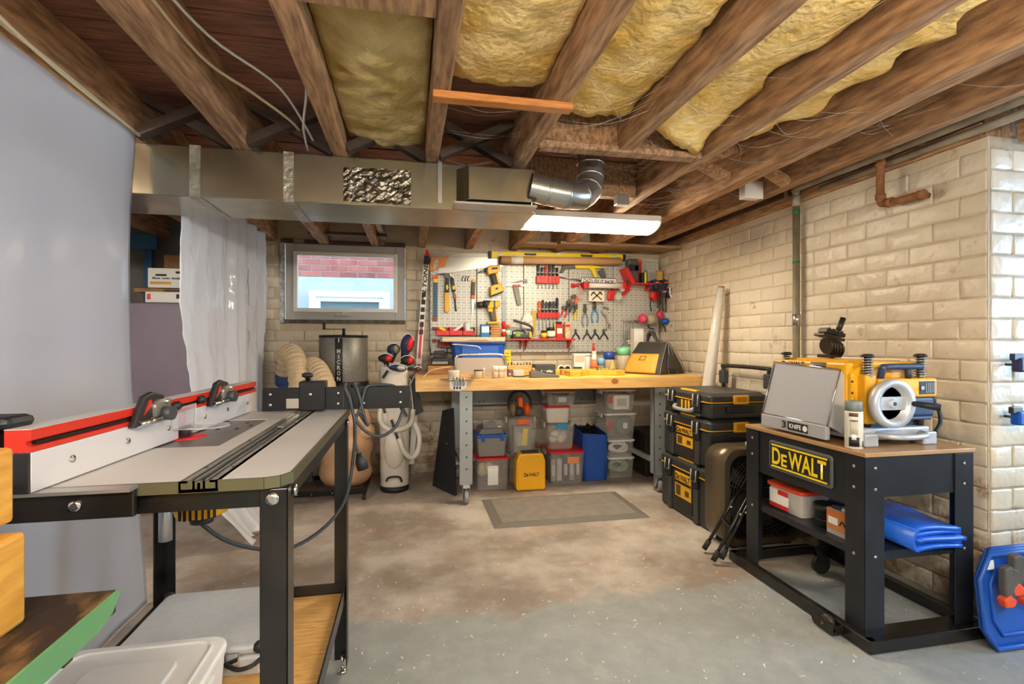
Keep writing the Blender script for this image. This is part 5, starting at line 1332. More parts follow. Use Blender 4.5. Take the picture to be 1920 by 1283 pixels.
# ---------------------------------------------------------------- red bins and red shelf on the pegboard
def bin_(label, x0, x1, y0, y1, yf=.11):
    A = at('c', x0, y1, YP - .02); B = at('c', x1, y0, YP - .02); w = .003
    t = thing('red_bin', label, 'bin', ((A[0] + B[0]) / 2, YP - .05, A[2]), 'red pegboard bins')
    zf = A[2] + (B[2] - A[2]) * .55
    b = MB().box(A[0], B[0], YP - .02, YP - .017, A[2], B[2]).box(A[0], B[0], YP - yf, YP - .02, A[2], A[2] + w).build('back_and_base', RED, t)
    for x in (A[0], B[0] - w): MB().prism([(YP - yf, A[2]), (YP - .017, A[2]), (YP - .017, B[2]), (YP - yf * .7, B[2]), (YP - yf, zf)], x, x + w, 'yz').build('side', RED, t)
    MB().box(A[0], B[0], YP - yf - w, YP - yf, A[2], zf).build('front', RED, t)
    return A, B
A, B = bin_('left red bin with tape in the row of three', 275, 448, 178, 288)
tag(MB().cbox(((A[0] + B[0]) / 2, YP - .06, A[2] + .055), (.07, .03, .03), (0, .5, 0)).build('tape_roll', YEL2, bev=.01), 'crumpled yellow tape in the left red bin', 'tape')
A, B = bin_('middle red bin holding a wooden stick', 456, 630, 178, 288)
tag(MB().bar((A[0] + .02, YP - .06, A[2] + .02), (B[0] + .01, YP - .05, B[2] + .025), .022, .012, up=(0, 1, 0)).build('wooden_stick', PAPER), 'pale flat stick leaning out of the middle red bin', 'stick')
A, B = bin_('right red bin holding white and green tins', 640, 805, 178, 288)
tb_ = thing('white_tin', 'small white tin standing in the right red bin', 'tin', (A[0] + .04, YP - .06, A[2] + .003))
MB().cyl((A[0] + .045, YP - .06, A[2] + .004), (A[0] + .045, YP - .06, B[2] + .035), .03, n=18).build('body', PAPER, tb_); MB().cyl((A[0] + .045, YP - .06, B[2] + .035), (A[0] + .045, YP - .06, B[2] + .045), .027, n=18).build('cap', WHITE, tb_)
tb_ = thing('green_tin', 'small green capped tin in the right red bin', 'tin', (B[0] - .03, YP - .06, A[2]))
MB().cyl((B[0] - .035, YP - .06, A[2] + .004), (B[0] - .035, YP - .06, B[2] - .02), .024, n=16).build('body', WHITE, tb_); MB().cyl((B[0] - .035, YP - .06, B[2] - .02), (B[0] - .035, YP - .06, B[2] + .005), .024, n=16).build('cap', GREEN, tb_)
A, B = bin_('lone red bin below the row of three', 300, 455, 345, 450)
t = thing('bin_rail', 'dark red bin rail brackets on the pegboard left edge', 'bracket', (*at('c', 245, 375, YP),))
for y0, y1 in ((172, 220), (340, 385)): F(t, 'bracket', mat('dark_red', '#8e1a1c', .4), 'c', [(222, y0), (280, y0), (280, y1), (222, y1)], .03, 0, .003)
rs_ = thing('red_shelf', 'long red pegboard shelf with triangular brackets', 'shelf', (*at('c', 1560, 345, YP),), 'red shelves')
for x0, x1 in ((1215, 1560), (1565, 2210)):
    A = at('c', x0, 355, YP - .13); B = at('c', x1, 330, YP - .13)
    MB().box(A[0], B[0], YP - .14, YP, A[2], A[2] + .014).build('shelf_plate', RED, rs_, bev=.002)
ZSF = A[2] + .0145
for x in (1470, 1545, 2140):
    A = at('c', x, 365, YP - .1)
    MB().prism([(YP, A[2] - .075), (YP, A[2] + .005), (YP - .12, A[2] + .005)], A[0] - .006, A[0] + .006, 'yz').build('bracket', RED, rs_)
def jar(name, label, cat, k, x0, x1, ytop, Y, z0, m, cap=None, capf=.2, shape='cyl', capw=1.0, group=None, lab=None, inner=None, neck=None):
    A = at(k, x0, ytop, Y); B = at(k, x1, ytop, Y); r = (B[0] - A[0]) / 2; cx = (A[0] + B[0]) / 2; h = A[2] - z0
    t = thing(name, label, cat, (cx, Y, z0), group)
    if shape == 'cyl':
        hb = h * (1 - capf) if cap else h
        prof = [(r * .9, 0), (r, .004), (r, hb * .9), (r * .93, hb)] if not neck else [(r * .92, 0), (r, .004), (r, h * .55), (r * neck, h * .72), (r * neck, hb)]
        MB().lathe(prof, (cx, Y, z0), 20).build('body', m, t)
        if cap: MB().lathe([(r * capw * (neck or 1.0), 0), (r * capw * (neck or 1.0), h * capf * .9), (r * capw * .85 * (neck or 1.0), h * capf)], (cx, Y, z0 + hb + .0005), 20).build('lid', cap, t)
        if lab: MB().lathe([(r * 1.01, h * lab[1]), (r * 1.01, h * lab[2])], (cx, Y, z0), 20).build('wrap_label', lab[0], t)
        if inner: MB().lathe([(r * .9, .004), (r * .93, hb * inner[1]), (0, hb * inner[1])], (cx, Y, z0), 18).build('contents', inner[0], t)
    else:
        MB().box(A[0], B[0], Y - min(r, .045), Y + min(r, .045), z0, z0 + h * (1 - (capf if cap else 0))).build('body', m, t, bev=.004)
        if cap: MB().box(A[0] + r * .1, B[0] - r * .1, Y - r * .6, Y + r * .6, z0 + h * (1 - capf), z0 + h).build('lid', cap, t, bev=.004)
        if lab: MB().box(A[0] + r * .15, B[0] - r * .15, Y - min(r, .045) - .002, Y - min(r, .045), z0 + h * lab[1], z0 + h * lab[2]).build('front_label', lab[0], t)
    return t
YS = YP - .075
t = thing('palm_sander', 'grey palm sander with raised lever arm on the red shelf', 'sander', (*at('c', 1460, 315, YS)[:2], ZSF))
A, B = at('c', 1325, 240, YS), at('c', 1590, 240, YS)
MB().box(A[0], B[0], YS - .05, YS + .05, ZSF, A[2] - .02).build('case', DGREY, t, bev=.012)
MB().tube(smooth_path([at('c', 1345, 290, YS - .05), at('c', 1345, 232, YS - .05), at('c', 1490, 226, YS - .05), at('c', 1510, 262, YS - .05)], 4), .006, 8).build('handle', BLKP, t)
MB().box(at('c', 1370, 0, YS)[0], at('c', 1430, 0, YS)[0], YS - .053, YS - .05, ZSF + .02, ZSF + .06).build('green_label', mat('label_green', '#7fae3c', .5), t)
MB().box(at('c', 1555, 0, YS)[0], at('c', 1585, 0, YS)[0], YS - .052, YS + .02, ZSF + .01, A[2] - .005).build('yellow_clip', YEL, t)
MB().tube(smooth_path([at('c', 1605, 280, YS - .04), at('c', 1610, 190, YS - .04), at('c', 1540, 140, YS - .04), at('c', 1350, 80, YS - .04)], 6), [.012] * 19, 8).build('lever', DGREY, t)
t = thing('white_tape_gun', 'white tape dispenser standing behind the sander', 'tape dispenser', (*at('c', 1520, 300, YP - .03)[:2], ZSF))
MB().lathe([(.02, 0), (.05, 0), (.05, .03), (.02, .03)], at('c', 1540, 60, YP - .02), 20, (0, -1, 0)).build('tape', PAPER, t)
F(t, 'body', WHITE, 'c', [(1450, 200), (1620, 200), (1600, 60), (1500, 0), (1450, 100)], .03, .02, .006)
t = thing('measuring_stick', 'tall olive wooden ruler behind the shelf jars', 'ruler', (*at('c', 1640, 300, YP)[:2], ZSF))
F(t, 'ruler', mat('olive_yellow', '#c0a83a', .5), 'c', [(1600, -55), (1660, -55), (1655, 300), (1605, 300)], .008, .012, .001)
jar('yellow_jar', 'short jar of amber liquid with yellow label on the red shelf', 'jar', 'c', 1730, 1810, 225, YS, ZSF, mat('amber', '#a86a25', .3), BLKP, .2, lab=(YEL2, .2, .7))
jar('white_tin', 'squat white tin with black lid on the red shelf', 'tin', 'c', 1815, 1925, 180, YS, ZSF, PAPER, BLKP, .3, lab=(DGREY, .05, .2))
jar('red_tin', 'tall red and white carton with black top on the red shelf', 'carton', 'd', 80, 160, 90, YS, ZSF, RED, BLKP, .15, 'box', lab=(PAPER, .3, .6))
jar('cream_carton', 'tall cream carton at the right end of the red shelf', 'carton', 'd', 195, 262, 95, YS, ZSF, mat('cream_print', '#e0cfae', .6, hx2='#c9935f', nscale=40), None, .2, 'box', lab=(RED, .7, .85))
jar('yellow_box', 'narrow yellow carton between the tins on the red shelf', 'carton', 'd', 66, 80, 110, YS - .02, ZSF, YEL2, None, .2, 'box', lab=(INK, .1, .2))
# things on the white tray (left of the shelf)
# ---------------------------------------------------------------- workbench
ZB = .94
bn = thing('workbench', 'wooden topped workbench on grey steel legs with locking casters', 'workbench', (1.0, 4.15, 0))
BT = mat('bench_wood', '#dfb574', .42, hx2='#cf9f59', nscale=4, stretch=(1.6, 12, 14), bump=.04)
x0b, x1b = .035, 2.42
for i in range(4):
    ya, yb_ = 3.76 + i * .215, 3.76 + (i + 1) * .215 - .002
    MB().box(x0b, x1b, ya, yb_, ZB - .085, ZB).build('top_plank', BT, bn, bev=.003)
LG = mat('grey_steel_leg', '#9aa0a0', .4, .35)
for lx in (.36, 1.93):
    for ly, s in ((3.79, 1), (4.60, -1)):
        l = MB().box(lx, lx + .10, ly, ly + .004 * s, .15, ZB - .087).box(lx if lx > 1 else lx + .096, (lx if lx > 1 else lx + .096) + .004, ly, ly + .07 * s, .15, ZB - .087).box(lx - .0 if lx < 1 else lx + .06, (lx if lx < 1 else lx + .06) + .04, ly + .035 * s, ly + .039 * s, .15, ZB - .087).build('leg', LG, bn)
        if s == 1:
            for k in range(7): MB().box(lx + .045, lx + .055, ly - .0012, ly, .80 - k * .09, .812 - k * .09).build('slot', BLK, l)
            MB().cyl((lx + .05, ly + .01, .11), (lx + .05, ly + .01, .15), .014, n=10).build('caster_stem', CHROME, l)
        c = Vector((lx + .05, ly + .03 * s, .058))
        MB().prism([(c.y - .045, .13), (c.y + .03, .13), (c.y + .012, .045), (c.y - .012, .045)], c.x - .026, c.x - .023, 'yz').prism([(c.y - .045, .13), (c.y + .03, .13), (c.y + .012, .045), (c.y - .012, .045)], c.x + .023, c.x + .026, 'yz').box(c.x - .026, c.x + .026, c.y - .045, c.y + .03, .127, .15).build('caster_fork', ALU, l)
        MB().lathe([(.02, -.016), (.052, -.016), (.056, -.01), (.056, .01), (.052, .016), (.02, .016)], c - Vector((0, 0, .002)), 24, (1, 0, 0)).build('caster_tyre', mat('tyre_grey', '#8d908f', .5), l)
        MB().lathe([(.0, -.018), (.03, -.018), (.03, .018), (.0, .018)], c - Vector((0, 0, .002)), 16, (1, 0, 0)).build('caster_hub', DGREY, l)
    MB().box(lx + .03, lx + .07, 3.83, 4.56, .22, .26).build('side_rail', LG, bn, bev=.003)
MB().box(.40, 2.0, 4.605, 4.618, .645, .82).build('back_beam', mat('beam_grey', '#7f8382', .38, .5), bn, bev=.003)
for x in (.62, .66, .92, .96, 1.25, 1.42, 1.46, 1.6, 1.68):
    for z in (.675, .79): MB().cyl((x, 4.6035, z), (x, 4.605, z), .007, n=8).build('beam_hole', INKW if abs(x - 1.25) < .01 else BLK, bn)
# knot in the front edge, holder plate on the corner
MB().lathe([(.0, 0), (.022, 0), (.022, .001)], (1.58, 3.7605, ZB - .03), 16, (0, -1, 0), sx=1.4).build('wood_knot', mat('knot_brown', '#a3602c', .5), bn)
hp = thing('steel_tool_holder', 'bright steel bracket with curled prongs screwed to the bench corner', 'bracket', (.40, 3.75, .85))
F2 = lambda t, nm, m, pts, Y, th, bev=.001: flat(nm, m, t, 'c', pts, Y, th, bev)
F2(hp, 'plate', ALU, [(460, 920), (700, 920), (700, 1030), (590, 1065), (470, 1030)], 3.758, .004)
MB().prism([(at('c', 335, 885, 3.7)[0], 3.76), (at('c', 820, 885, 3.7)[0], 3.76), (at('c', 690, 905, 3.7)[0], 3.70), (at('c', 460, 905, 3.7)[0], 3.70)], ZB + .001, ZB + .006, 'xy').build('top_flange', ALU, hp)
for x in (515, 560, 600, 645):
    P = [Vector(at('c', x, 885, 3.74)), Vector(at('c', x + 20, 880, 3.70)), Vector(at('c', x + 22, 930, 3.70)), Vector(at('c', x + 15, 985, 3.72))]
    MB().tube(smooth_path(P, 4), .006, 6).build('prong', ALU, hp)
for x in (530, 570, 610): F2(hp, 'slot', BLK, [(x - 11, 1000), (x + 11, 1000), (x + 11, 1035), (x - 11, 1035)], 3.754, .001, 0)

# ---------------------------------------------------------------- on the bench
zb = ZB + .001
t = thing('work_caddy', 'black charger caddy with cables on a low brown box', 'charger', (*at('c', 320, 690, 4.45)[:2], zb))
A, B = at('c', 160, 710, 4.4), at('c', 520, 710, 4.4)
bb = thing('brown_box', 'low brown box under the black charger at the bench left', 'box', ((A[0] + B[0]) / 2, 4.45, zb))
MB().box(A[0], B[0], 4.38, 4.58, zb, A[2]).build('body', CARD, bb, bev=.003); MB().box(A[0], B[0], 4.378, 4.38, A[2] - .012, A[2]).build('lid_edge', WOODO, bb)
z1 = A[2] + .001
MB().box(at('c', 215, 0, 4.45)[0], at('c', 450, 0, 4.45)[0], 4.40, 4.52, z1, at('c', 215, 600, 4.45)[2]).build('body', BLKP, t, bev=.01)
MB().box(at('c', 250, 0, 4.47)[0], at('c', 400, 0, 4.47)[0], 4.45, 4.52, at('c', 215, 600, 4.45)[2], at('c', 215, 500, 4.45)[2]).build('upper_block', DGREY, t, bev=.006)
MB().box(at('c', 225, 0, 4.4)[0], at('c', 440, 0, 4.4)[0], 4.396, 4.40, z1 + .012, z1 + .035).build('grey_panel', GREY, t)
for q in ((200, 460, 205, 570), (430, 470, 425, 570)): MB().tube([at('c', q[0], q[1], 4.42), at('c', q[2], q[3], 4.42)], .006, 6).build('post', BLKP, t)
MB().tube(smooth_path([at('c', 190, 560, 4.41), at('c', 300, 540, 4.40), at('c', 380, 560, 4.40), at('c', 440, 555, 4.41)], 5), .005, 6).build('cable', BLKP, t)
t = thing('thin_cord', 'thin tan cord lying at the left end of the bench', 'cord', (*at('c', 250, 830, 4.1)[:2], zb))
MB().tube(smooth_path([(*at('c', 100, 840, 4.0)[:2], zb + .004), at('c', 200, 780, 4.2), at('c', 330, 745, 4.3), at('c', 480, 725, 4.36)], 6), .004, 6).build('cord', mat('tan_cord', '#d9bd8c', .6), t)
# blue tote with pale tray lid
t = thing('blue_tote', 'blue plastic tote standing behind the folding frame on the bench', 'tote', (*at('c', 850, 600, 4.45)[:2], zb))
A, B = at('c', 490, 405, 4.5), at('c', 1205, 405, 4.5)
def ringr(x0, x1, y0, y1, z, r=.03): return [(x, y, z) for x, y in rrect(x0, x1, y0, y1, r, 3)]
MB().loft([ringr(A[0] + .04, B[0] - .02, 4.40, 4.62, zb), ringr(A[0], B[0], 4.37, 4.66, A[2])], sm=False).build('tub', BLUE, t, bev=.004)
MB().loft([ringr(A[0] - .012, B[0] + .012, 4.355, 4.67, A[2]), ringr(A[0] - .012, B[0] + .012, 4.355, 4.67, A[2] + .014)], sm=False).build('rim', BLUE, t, bev=.003)
MB().tube(smooth_path([at('c', 500, 412, 4.35), at('c', 620, 418, 4.34), at('c', 760, 430, 4.34), at('c', 860, 442, 4.34), at('c', 895, 480, 4.34)], 5), .004, 6).build('wire_handle', INKW, t)
MB().box(at('c', 640, 0, 4.37)[0], at('c', 1140, 0, 4.37)[0], 4.362, 4.372, zb + .06, A[2] - .02).build('front_panel', mat('tote_blue_light', '#1d5fbe', .45), t)
zt_ = A[2] + .0155
t = thing('pale_tray', 'pale beige tray lying on top of the blue tote', 'tray', (*at('c', 780, 380, 4.45)[:2], zt_))
A2, B2 = at('c', 345, 312, 4.42), at('c', 1215, 312, 4.42)
TRAY = mat('pale_beige_plastic', '#c9b795', .4)
MB().box(A2[0], B2[0], 4.34, 4.67, zt_, A2[2]).build('body', TRAY, t, bev=.012, seg=3)
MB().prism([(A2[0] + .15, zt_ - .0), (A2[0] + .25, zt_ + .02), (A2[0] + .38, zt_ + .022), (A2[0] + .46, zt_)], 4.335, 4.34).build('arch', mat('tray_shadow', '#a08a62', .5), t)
zt2 = A2[2] + .001
jar('wipes_box', 'blue wipes carton on the pale tray', 'box', 'c', 892, 1010, 138, 4.55, zt2, mat('wipes_blue', '#2a7cc4', .5, hx2='#1c62ad', nscale=12), None, .2, 'box', lab=(mat('pale_blue_print', '#c9e2ef', .5), .35, .85))
t = thing('wood_block_stack', 'stacked tan wooden blocks on the pale tray', 'wood block', (*at('c', 1090, 300, 4.55)[:2], zt2))
A, B = at('c', 1015, 140, 4.55), at('c', 1165, 140, 4.55)
for i in range(5): MB().box(A[0] + .008 * (i % 2), B[0] - .008 * ((i + 1) % 2), 4.51, 4.60, zt2 + i * (A[2] - zt2) / 5, zt2 + (i + 1) * (A[2] - zt2) / 5 - .002).build('block', WOODO, t, bev=.002)
jar('red_can', 'red topped spray can beside the wooden blocks', 'spray can', 'c', 1185, 1240, 95, 4.60, ZSF, WHITE, RED, .45, lab=(RED, .1, .4))
jar('green_bottle', 'white glue bottle with orange cap and green label', 'bottle', 'c', 1240, 1305, 140, 4.64, ZSF, mat('glue_green', '#52a667', .45), ORANGE, .25, lab=(PAPER, .3, .6), neck=.75)
# folding frame panel
t = thing('folding_panel', 'grey panel in a bright tubular frame leaning on the bench', 'panel', (*at('c', 890, 780, 4.05)[:2], zb))
A, B = at('c', 545, 610, 4.06), at('c', 1238, 610, 4.06)
MB().box(A[0], B[0], 4.06, 4.068, zb, at('c', 600, 600, 4.06)[2]).build('panel', mat('warm_grey_panel', '#a89e92', .5), t)
P = [(A[0], 4.055, zb), at('c', 545, 640, 4.055), at('c', 560, 585, 4.055), at('c', 620, 555, 4.055), at('c', 880, 550, 4.055), at('c', 1160, 555, 4.055), at('c', 1215, 585, 4.055), at('c', 1240, 640, 4.055), (B[0], 4.055, zb)]
MB().tube(smooth_path(P, 5), .010, 8).build('frame', CHROME, t)
t = thing('yellow_leaflet', 'yellow instruction leaflet leaning on the pegboard', 'leaflet', (*at('c', 1260, 690, 4.6)[:2], zb))
MB().box(at('c', 1215, 0, 4.6)[0], at('c', 1312, 0, 4.6)[0], 4.60, 4.604, zb, at('c', 1260, 490, 4.6)[2]).build('sheet', YEL2, t)
for i in range(5): MB().box(at('c', 1235, 0, 4.6)[0], at('c', 1295 - 8 * (i % 3), 0, 4.6)[0], 4.599, 4.6, zb + .05 + i * .03, zb + .058 + i * .03).build('print_line', mat('olive_print', '#8c7a14', .6), t)
jar('salt_cup', 'white marbled cup at the front left bench edge', 'cup', 'c', 445, 600, 775, 3.84, zb, mat('marbled_white', '#d8d0c2', .5, hx2='#b9b0a2', nscale=30), None, lab=(PAPER, .85, .98))
jar('amber_jar', 'small jar of amber stain on the front bench edge', 'jar', 'c', 800, 918, 768, 3.86, zb, clear_mat('jar_glass', '#e8dcc4', .5, .1), BLKP, .12, inner=(mat('amber_stain', '#a3742c', .4), .7))
jar('small_vial', 'little beige vial beside the amber jar', 'vial', 'c', 922, 955, 740, 3.88, zb, mat('vial_beige', '#c9b183', .5), WHITE, .3)
for i, (x0, x1, yt) in enumerate(((1050, 1140, 712), (1130, 1215, 715), (1195, 1260, 712))):
    jar('spice_jar', ('left', 'middle', 'right')[i] + ' of three clear jars with white ribbed caps at the bench front', 'jar', 'c', x0, x1, yt, 3.85 + .02 * i, zb, MATS['jar_glass'], mat('cap_white', '#e9dfd0', .4) if i < 2 else mat('cap_pinkish', '#e7cbb8', .4), .45, group='clear jars', inner=(mat('brown_contents', '#a07a55', .7), .8))
for i, (x0, x1, m) in enumerate(((600, 790, WOODL),)):
    tag(MB().box(at('c', x0, 0, 3.9)[0], at('c', x1, 0, 3.9)[0], 3.9, 3.94, zb, zb + .03).build('wood_offcut', WOODL, bev=.002), 'pale square wood offcut lying between the cup and the amber jar', 'wood block')
# clutter in the middle: plane, dark box, bits
t = thing('stapler_box', 'dark grey box lettered in white lying on the bench middle', 'box', (*at('e', 990, 90, 3.95)[:2], zb))
A, B = at('e', 935, 15, 3.98), at('e', 1083, 15, 3.98)
MB().box(A[0], B[0], 3.98, 4.10, zb, A[2]).build('body', DGREY, t, bev=.004)
text('ArrowMac', .10, .022, INKW, t, ((A[0] + B[0]) / 2 + .01, 3.9795, zb + (A[2] - zb) * .45), bold=.02)
t = thing('block_plane', 'dark grey hand plane in front of the lettered box', 'hand plane', (*at('e', 960, 95, 3.86)[:2], zb))
A = at('e', 895, 60, 3.86); B = at('e', 1105, 60, 3.86)
MB().prism([(A[0], zb), (B[0], zb), (B[0], zb + .018), (A[0] + .14, zb + .03), (A[0] + .05, zb + .055), (A[0], zb + .05)], 3.83, 3.89).build('body', mat('plane_grey', '#6c6a64', .4, .5), t, bev=.006)
MB().ball((A[0] + .03, 3.86, zb + .06), (.016, .016, .018), 10, 8).build('knob', WOODO, t)
MB().cyl((A[0] + .10, 3.86, zb + .035), (A[0] + .13, 3.86, zb + .05), .012, n=10).build('adjuster', DSTEEL, t)
br_ = thing('drill_bit_stand', 'pale wooden bar holding assorted drill bits on the bench', 'stand', (*at('e', 820, 40, 4.2)[:2], zb))
A, B = at('c', 1260, 700, 4.25), at('c', 1640, 700, 4.25)
MB().box(A[0], B[0], 4.22, 4.30, zb, A[2]).build('bar', WOODL, br_, bev=.003)
for i in range(9):
    x = A[0] + (B[0] - A[0]) * (i + .5) / 9; MB().cyl((x, 4.25, A[2]), (x, 4.25, A[2] + .012 + .018 * ((i * 7) % 4) / 4), .006, n=8).build('bit', (DSTEEL, BLKP, STEEL)[i % 3], br_)
for i, (xa, xb, yy, m, lab) in enumerate(((1280, 1340, 4.0, mat('motor_brown', '#6b4f38', .5), 'small brown motor block left of the grey plane'), (1345, 1500, 4.05, LGREY, 'pale grey metal guide on the bench beside the motor block'))):
    tt = thing('metal_fitting', lab, 'fitting', (*at('c', xa, 800, yy)[:2], zb)); A, B = at('c', xa, 760, yy), at('c', xb, 770, yy)
    MB().box(A[0], B[0], yy, yy + .05, zb, A[2] if i == 0 else B[2]).build('body', m, tt, bev=.004); MB().cyl((A[0] + .01, yy - .004, zb + .02), (A[0] + .01, yy, zb + .02), .01, n=10).build('boss', STEEL, tt)
tt = thing('rubber_cable', 'short black cable curled in front of the metal guide', 'cable', (*at('c', 1500, 800, 3.95)[:2], zb))
MB().tube(smooth_path([(*at('c', 1340, 790, 3.93)[:2], zb + .006), (*at('c', 1450, 800, 3.90)[:2], zb + .006), (*at('c', 1540, 780, 3.93)[:2], zb + .01), (*at('c', 1560, 800, 3.96)[:2], zb + .006)], 5), .005, 6).build('cable', BLKP, tt)
# yellow mat and template on the right
A, B = at('d', 190, 790, 3.80), at('d', 1270, 770, 3.80)
tag(MB().box(at('d', 130, 770, 3.8)[0], B[0], 3.79, 4.02, zb, zb + .004).build('cutting_mat', mat('mat_yellow', '#e6d25a', .5)), 'thin yellow mat under the wooden template', 'mat')
t = thing('wooden_template', 'long curved yellow wooden template on the bench', 'template', (*at('d', 640, 770, 3.9)[:2], zb))
pts_ = [(262, 785), (262, 725), (285, 690), (580, 705), (760, 695), (900, 690), (1000, 680), (1038, 700), (1030, 735), (1000, 755), (880, 765), (700, 740), (560, 735), (450, 760), (390, 785)]
poly_ = [(at('d', x, 770, 3.86)[0], 3.84 + (785 - y) * .0022) for x, y in pts_]
MB().prism(poly_, zb + .005, zb + .045, 'xy').build('board', mat('template_yellow', '#dca23c', .45, hx2='#cf922e', nscale=5, stretch=(2, 10, 10)), t, bev=.004)
for x, m in ((620, DGREY), (665, GREEN), (820, ORANGE)): MB().cyl((at('d', x, 0, 4.0)[0], 4.0, zb + .045), (at('d', x, 0, 4.0)[0], 4.0, zb + .058), .008, n=10).build('peg', m, t)
t = thing('long_yellow_rule', 'long yellow straightedge lying behind the template', 'straightedge', (*at('d', 320, 640, 4.3)[:2], zb))
A, B = at('d', 80, 630, 4.3), at('d', 760, 650, 4.3)
MB().box(A[0], B[0], 4.30, 4.35, zb, zb + .035).build('bar', mat('rule_yellow', '#dcae3c', .45), t, bev=.003); MB().box(A[0], B[0], 4.3, 4.305, zb + .035, zb + .04).build('lip', YEL2, t)
tag(MB().box(at('d', 160, 0, 4.1)[0], at('d', 290, 0, 4.1)[0], 4.1, 4.16, zb, zb + .045).build('orange_block', mat('orange_wood', '#d88a45', .45), bev=.003), 'orange wooden block on the bench left of the template', 'wood block')
for i, x in enumerate((155, 235)):
    tt = thing('tape_measure', ('left', 'right')[i] + ' of two round black and white dials behind the bench rule', 'dial', (*at('d', x, 600, 4.45)[:2], zb))
    c = Vector(at('d', x, 588, 4.42)); c.z = zb + .036; MB().cyl(c, c + Vector((0, .04, 0)), .035, n=20).build('case', PAPER, tt); MB().lathe([(0, 0), (.024, 0), (.024, .004)], c, 18, (0, -1, 0)).build('face', BLKP, tt)
t = jar('white_carton', 'white printed carton on the bench under the small pliers', 'box', 'd', 300, 440, 500, 4.5, zb, PAPER, None, .2, 'box', lab=(mat('beige_print', '#d3b9a4', .6), .55, .9))
A, B = at('d', 310, 580, 4.455), at('d', 420, 580, 4.455); MB().box(A[0], B[0], 4.452, 4.454, zb + .02, zb + .05).build('dark_print', DGREY, t)
jar('white_tub', 'plain white tub beside the printed carton', 'tub', 'd', 445, 540, 500, 4.52, zb, PAPER, WHITE, .15)
t = jar('glue_bottle', 'wood glue bottle with red nozzle and orange label', 'bottle', 'd', 535, 615, 470, 4.4, zb, mat('glue_white', '#efe6da', .4), WHITE, .12, lab=(mat('glue_label', '#e07a4e', .5), .1, .62), neck=.7)
A = at('d', 550, 372, 4.4); MB().lathe([(.012, 0), (.014, .03), (.006, .05), (.012, .065), (.008, .075)], (at('d', 575, 0, 4.4)[0] - .004, 4.4, at('d', 575, 470, 4.4)[2]), 12).build('nozzle', RED, t)
jar('blue_tub', 'low tub with sky blue lid', 'tub', 'd', 615, 710, 560, 4.42, zb, CLEAR, mat('sky_blue_lid', '#7fb4dd', .4), .5)
jar('blue_lid_jar', 'clear jar with navy blue lid on the bench', 'jar', 'd', 702, 832, 482, 4.45, zb, MATS['jar_glass'], mat('navy_lid', '#274a9c', .4), .36, capw=1.04, inner=(mat('tan_screws', '#9a8456', .6), .5))
jar('green_lid_jar', 'clear jar with mint green lid beside the tool bag', 'jar', 'd', 872, 1028, 425, 4.40, zb, MATS['jar_glass'], mat('mint_lid', '#74c79a', .4), .3, capw=1.02, inner=(mat('olive_screws', '#7d7650', .6), .55))
jar('tan_lump', 'small tan lump of wax between the jars', 'wax', 'd', 770, 850, 585, 4.3, zb, mat('wax_tan', '#b9a25e', .5), None, neck=.6)
jar('tall_white_carton', 'tall white carton standing behind the tool bag', 'carton', 'd', 1065, 1190, 180, 4.55, zb, mat('carton_white', '#dcd6ca', .6), None, .2, 'box', lab=(PAPER, .7, .95))
# tool bag: long axis from back left to front right, ridge on top, yellow lower flank
t = thing('tool_bag', 'yellow and black canvas tool bag at the right end of the bench', 'tool bag', (2.144, 4.229, zb))
BLKC = mat('black_canvas', '#33312d', .65, bump=.3, bscale=40)
E1, E2, BC = Vector((.447, -.894, 0)), Vector((.894, .447, 0)), Vector((2.144, 4.229, 0)); HB = .275
def bagp(a, c, u):     # a along the bag (-1..1), c across (-1..1), u height
    w1 = .205 * (1 - .24 * u ** 1.6); w2 = .19 * (1 - .92 * u ** 1.15) + .012 * math.sin(PI * u)
    return BC + E1 * (a * w1) + E2 * (c * w2) + Vector((0, 0, zb + HB * u))
rings = []
for i in range(13):
    u = i / 12; k = rrect(-1, 1, -1, 1, .22 + .25 * u, 5)
    rings.append([bagp(a * (1 + .02 * math.sin(9 * c + 4 * u)), c * (1 + .03 * math.sin(7 * a + 3 * u)), u) for a, c in k])
MB().loft(rings).build('bag_body', BLKC, t, bev=.003)
def flank(u, v):
    p = bagp(-.98 + 1.86 * u, -1.0, .03 + .60 * v) - E2 * (.008 + .010 * math.sin(PI * u) * math.sin(PI * v))
    if u < .1: p = p + E2 * (.1 - u) * .35
    if u > .9: p = p + E2 * (u - .9) * .5
    return tuple(p)
MB().grid(flank, 14, 10).build('yellow_panel', mat('yellow_canvas', '#dd9f3c', .6, bump=.2, bscale=30), t, solid=.008)
def patch(u0, u1, v0, v1, off, m, nm):
    MB().grid(lambda a, c: tuple(Vector(flank(u0 + (u1 - u0) * a, v0 + (v1 - v0) * c)) - E2 * off), 3, 3).build(nm, m, t, solid=.002)
patch(.42, .60, .66, .88, .006, mat('patch_brown', '#6f4f1e', .6), 'name_patch'); patch(.44, .58, .69, .85, .0075, MATS['yellow_canvas'], 'patch_centre')
for c in (-.5, .6):
    MB().tube(smooth_path([bagp(-.42, c, .88), bagp(-.40, c, 1.08), bagp(-.30, c * .7, 1.28), bagp(-.08, c * .6, 1.33), bagp(.12, c * .7, 1.20), bagp(.42, c, .93)], 6), .011, 8).build('handle', BLKC, t)
MB().bar(bagp(-.9, 0, 1.01), bagp(.9, 0, 1.01), .03, .006).build('zip', mat('canvas_grey', '#55534c', .65), t)
for c in (-.98, -.35, .35, .98):
    MB().tube([bagp(1.005 - .02 * abs(c), c * (1 - .35 * (abs(c) < .5) * u), u) + E1 * .003 for u in [j / 8 for j in range(9)]], .004, 6).build('piping', mat('piping_grey', '#77756f', .6), t)
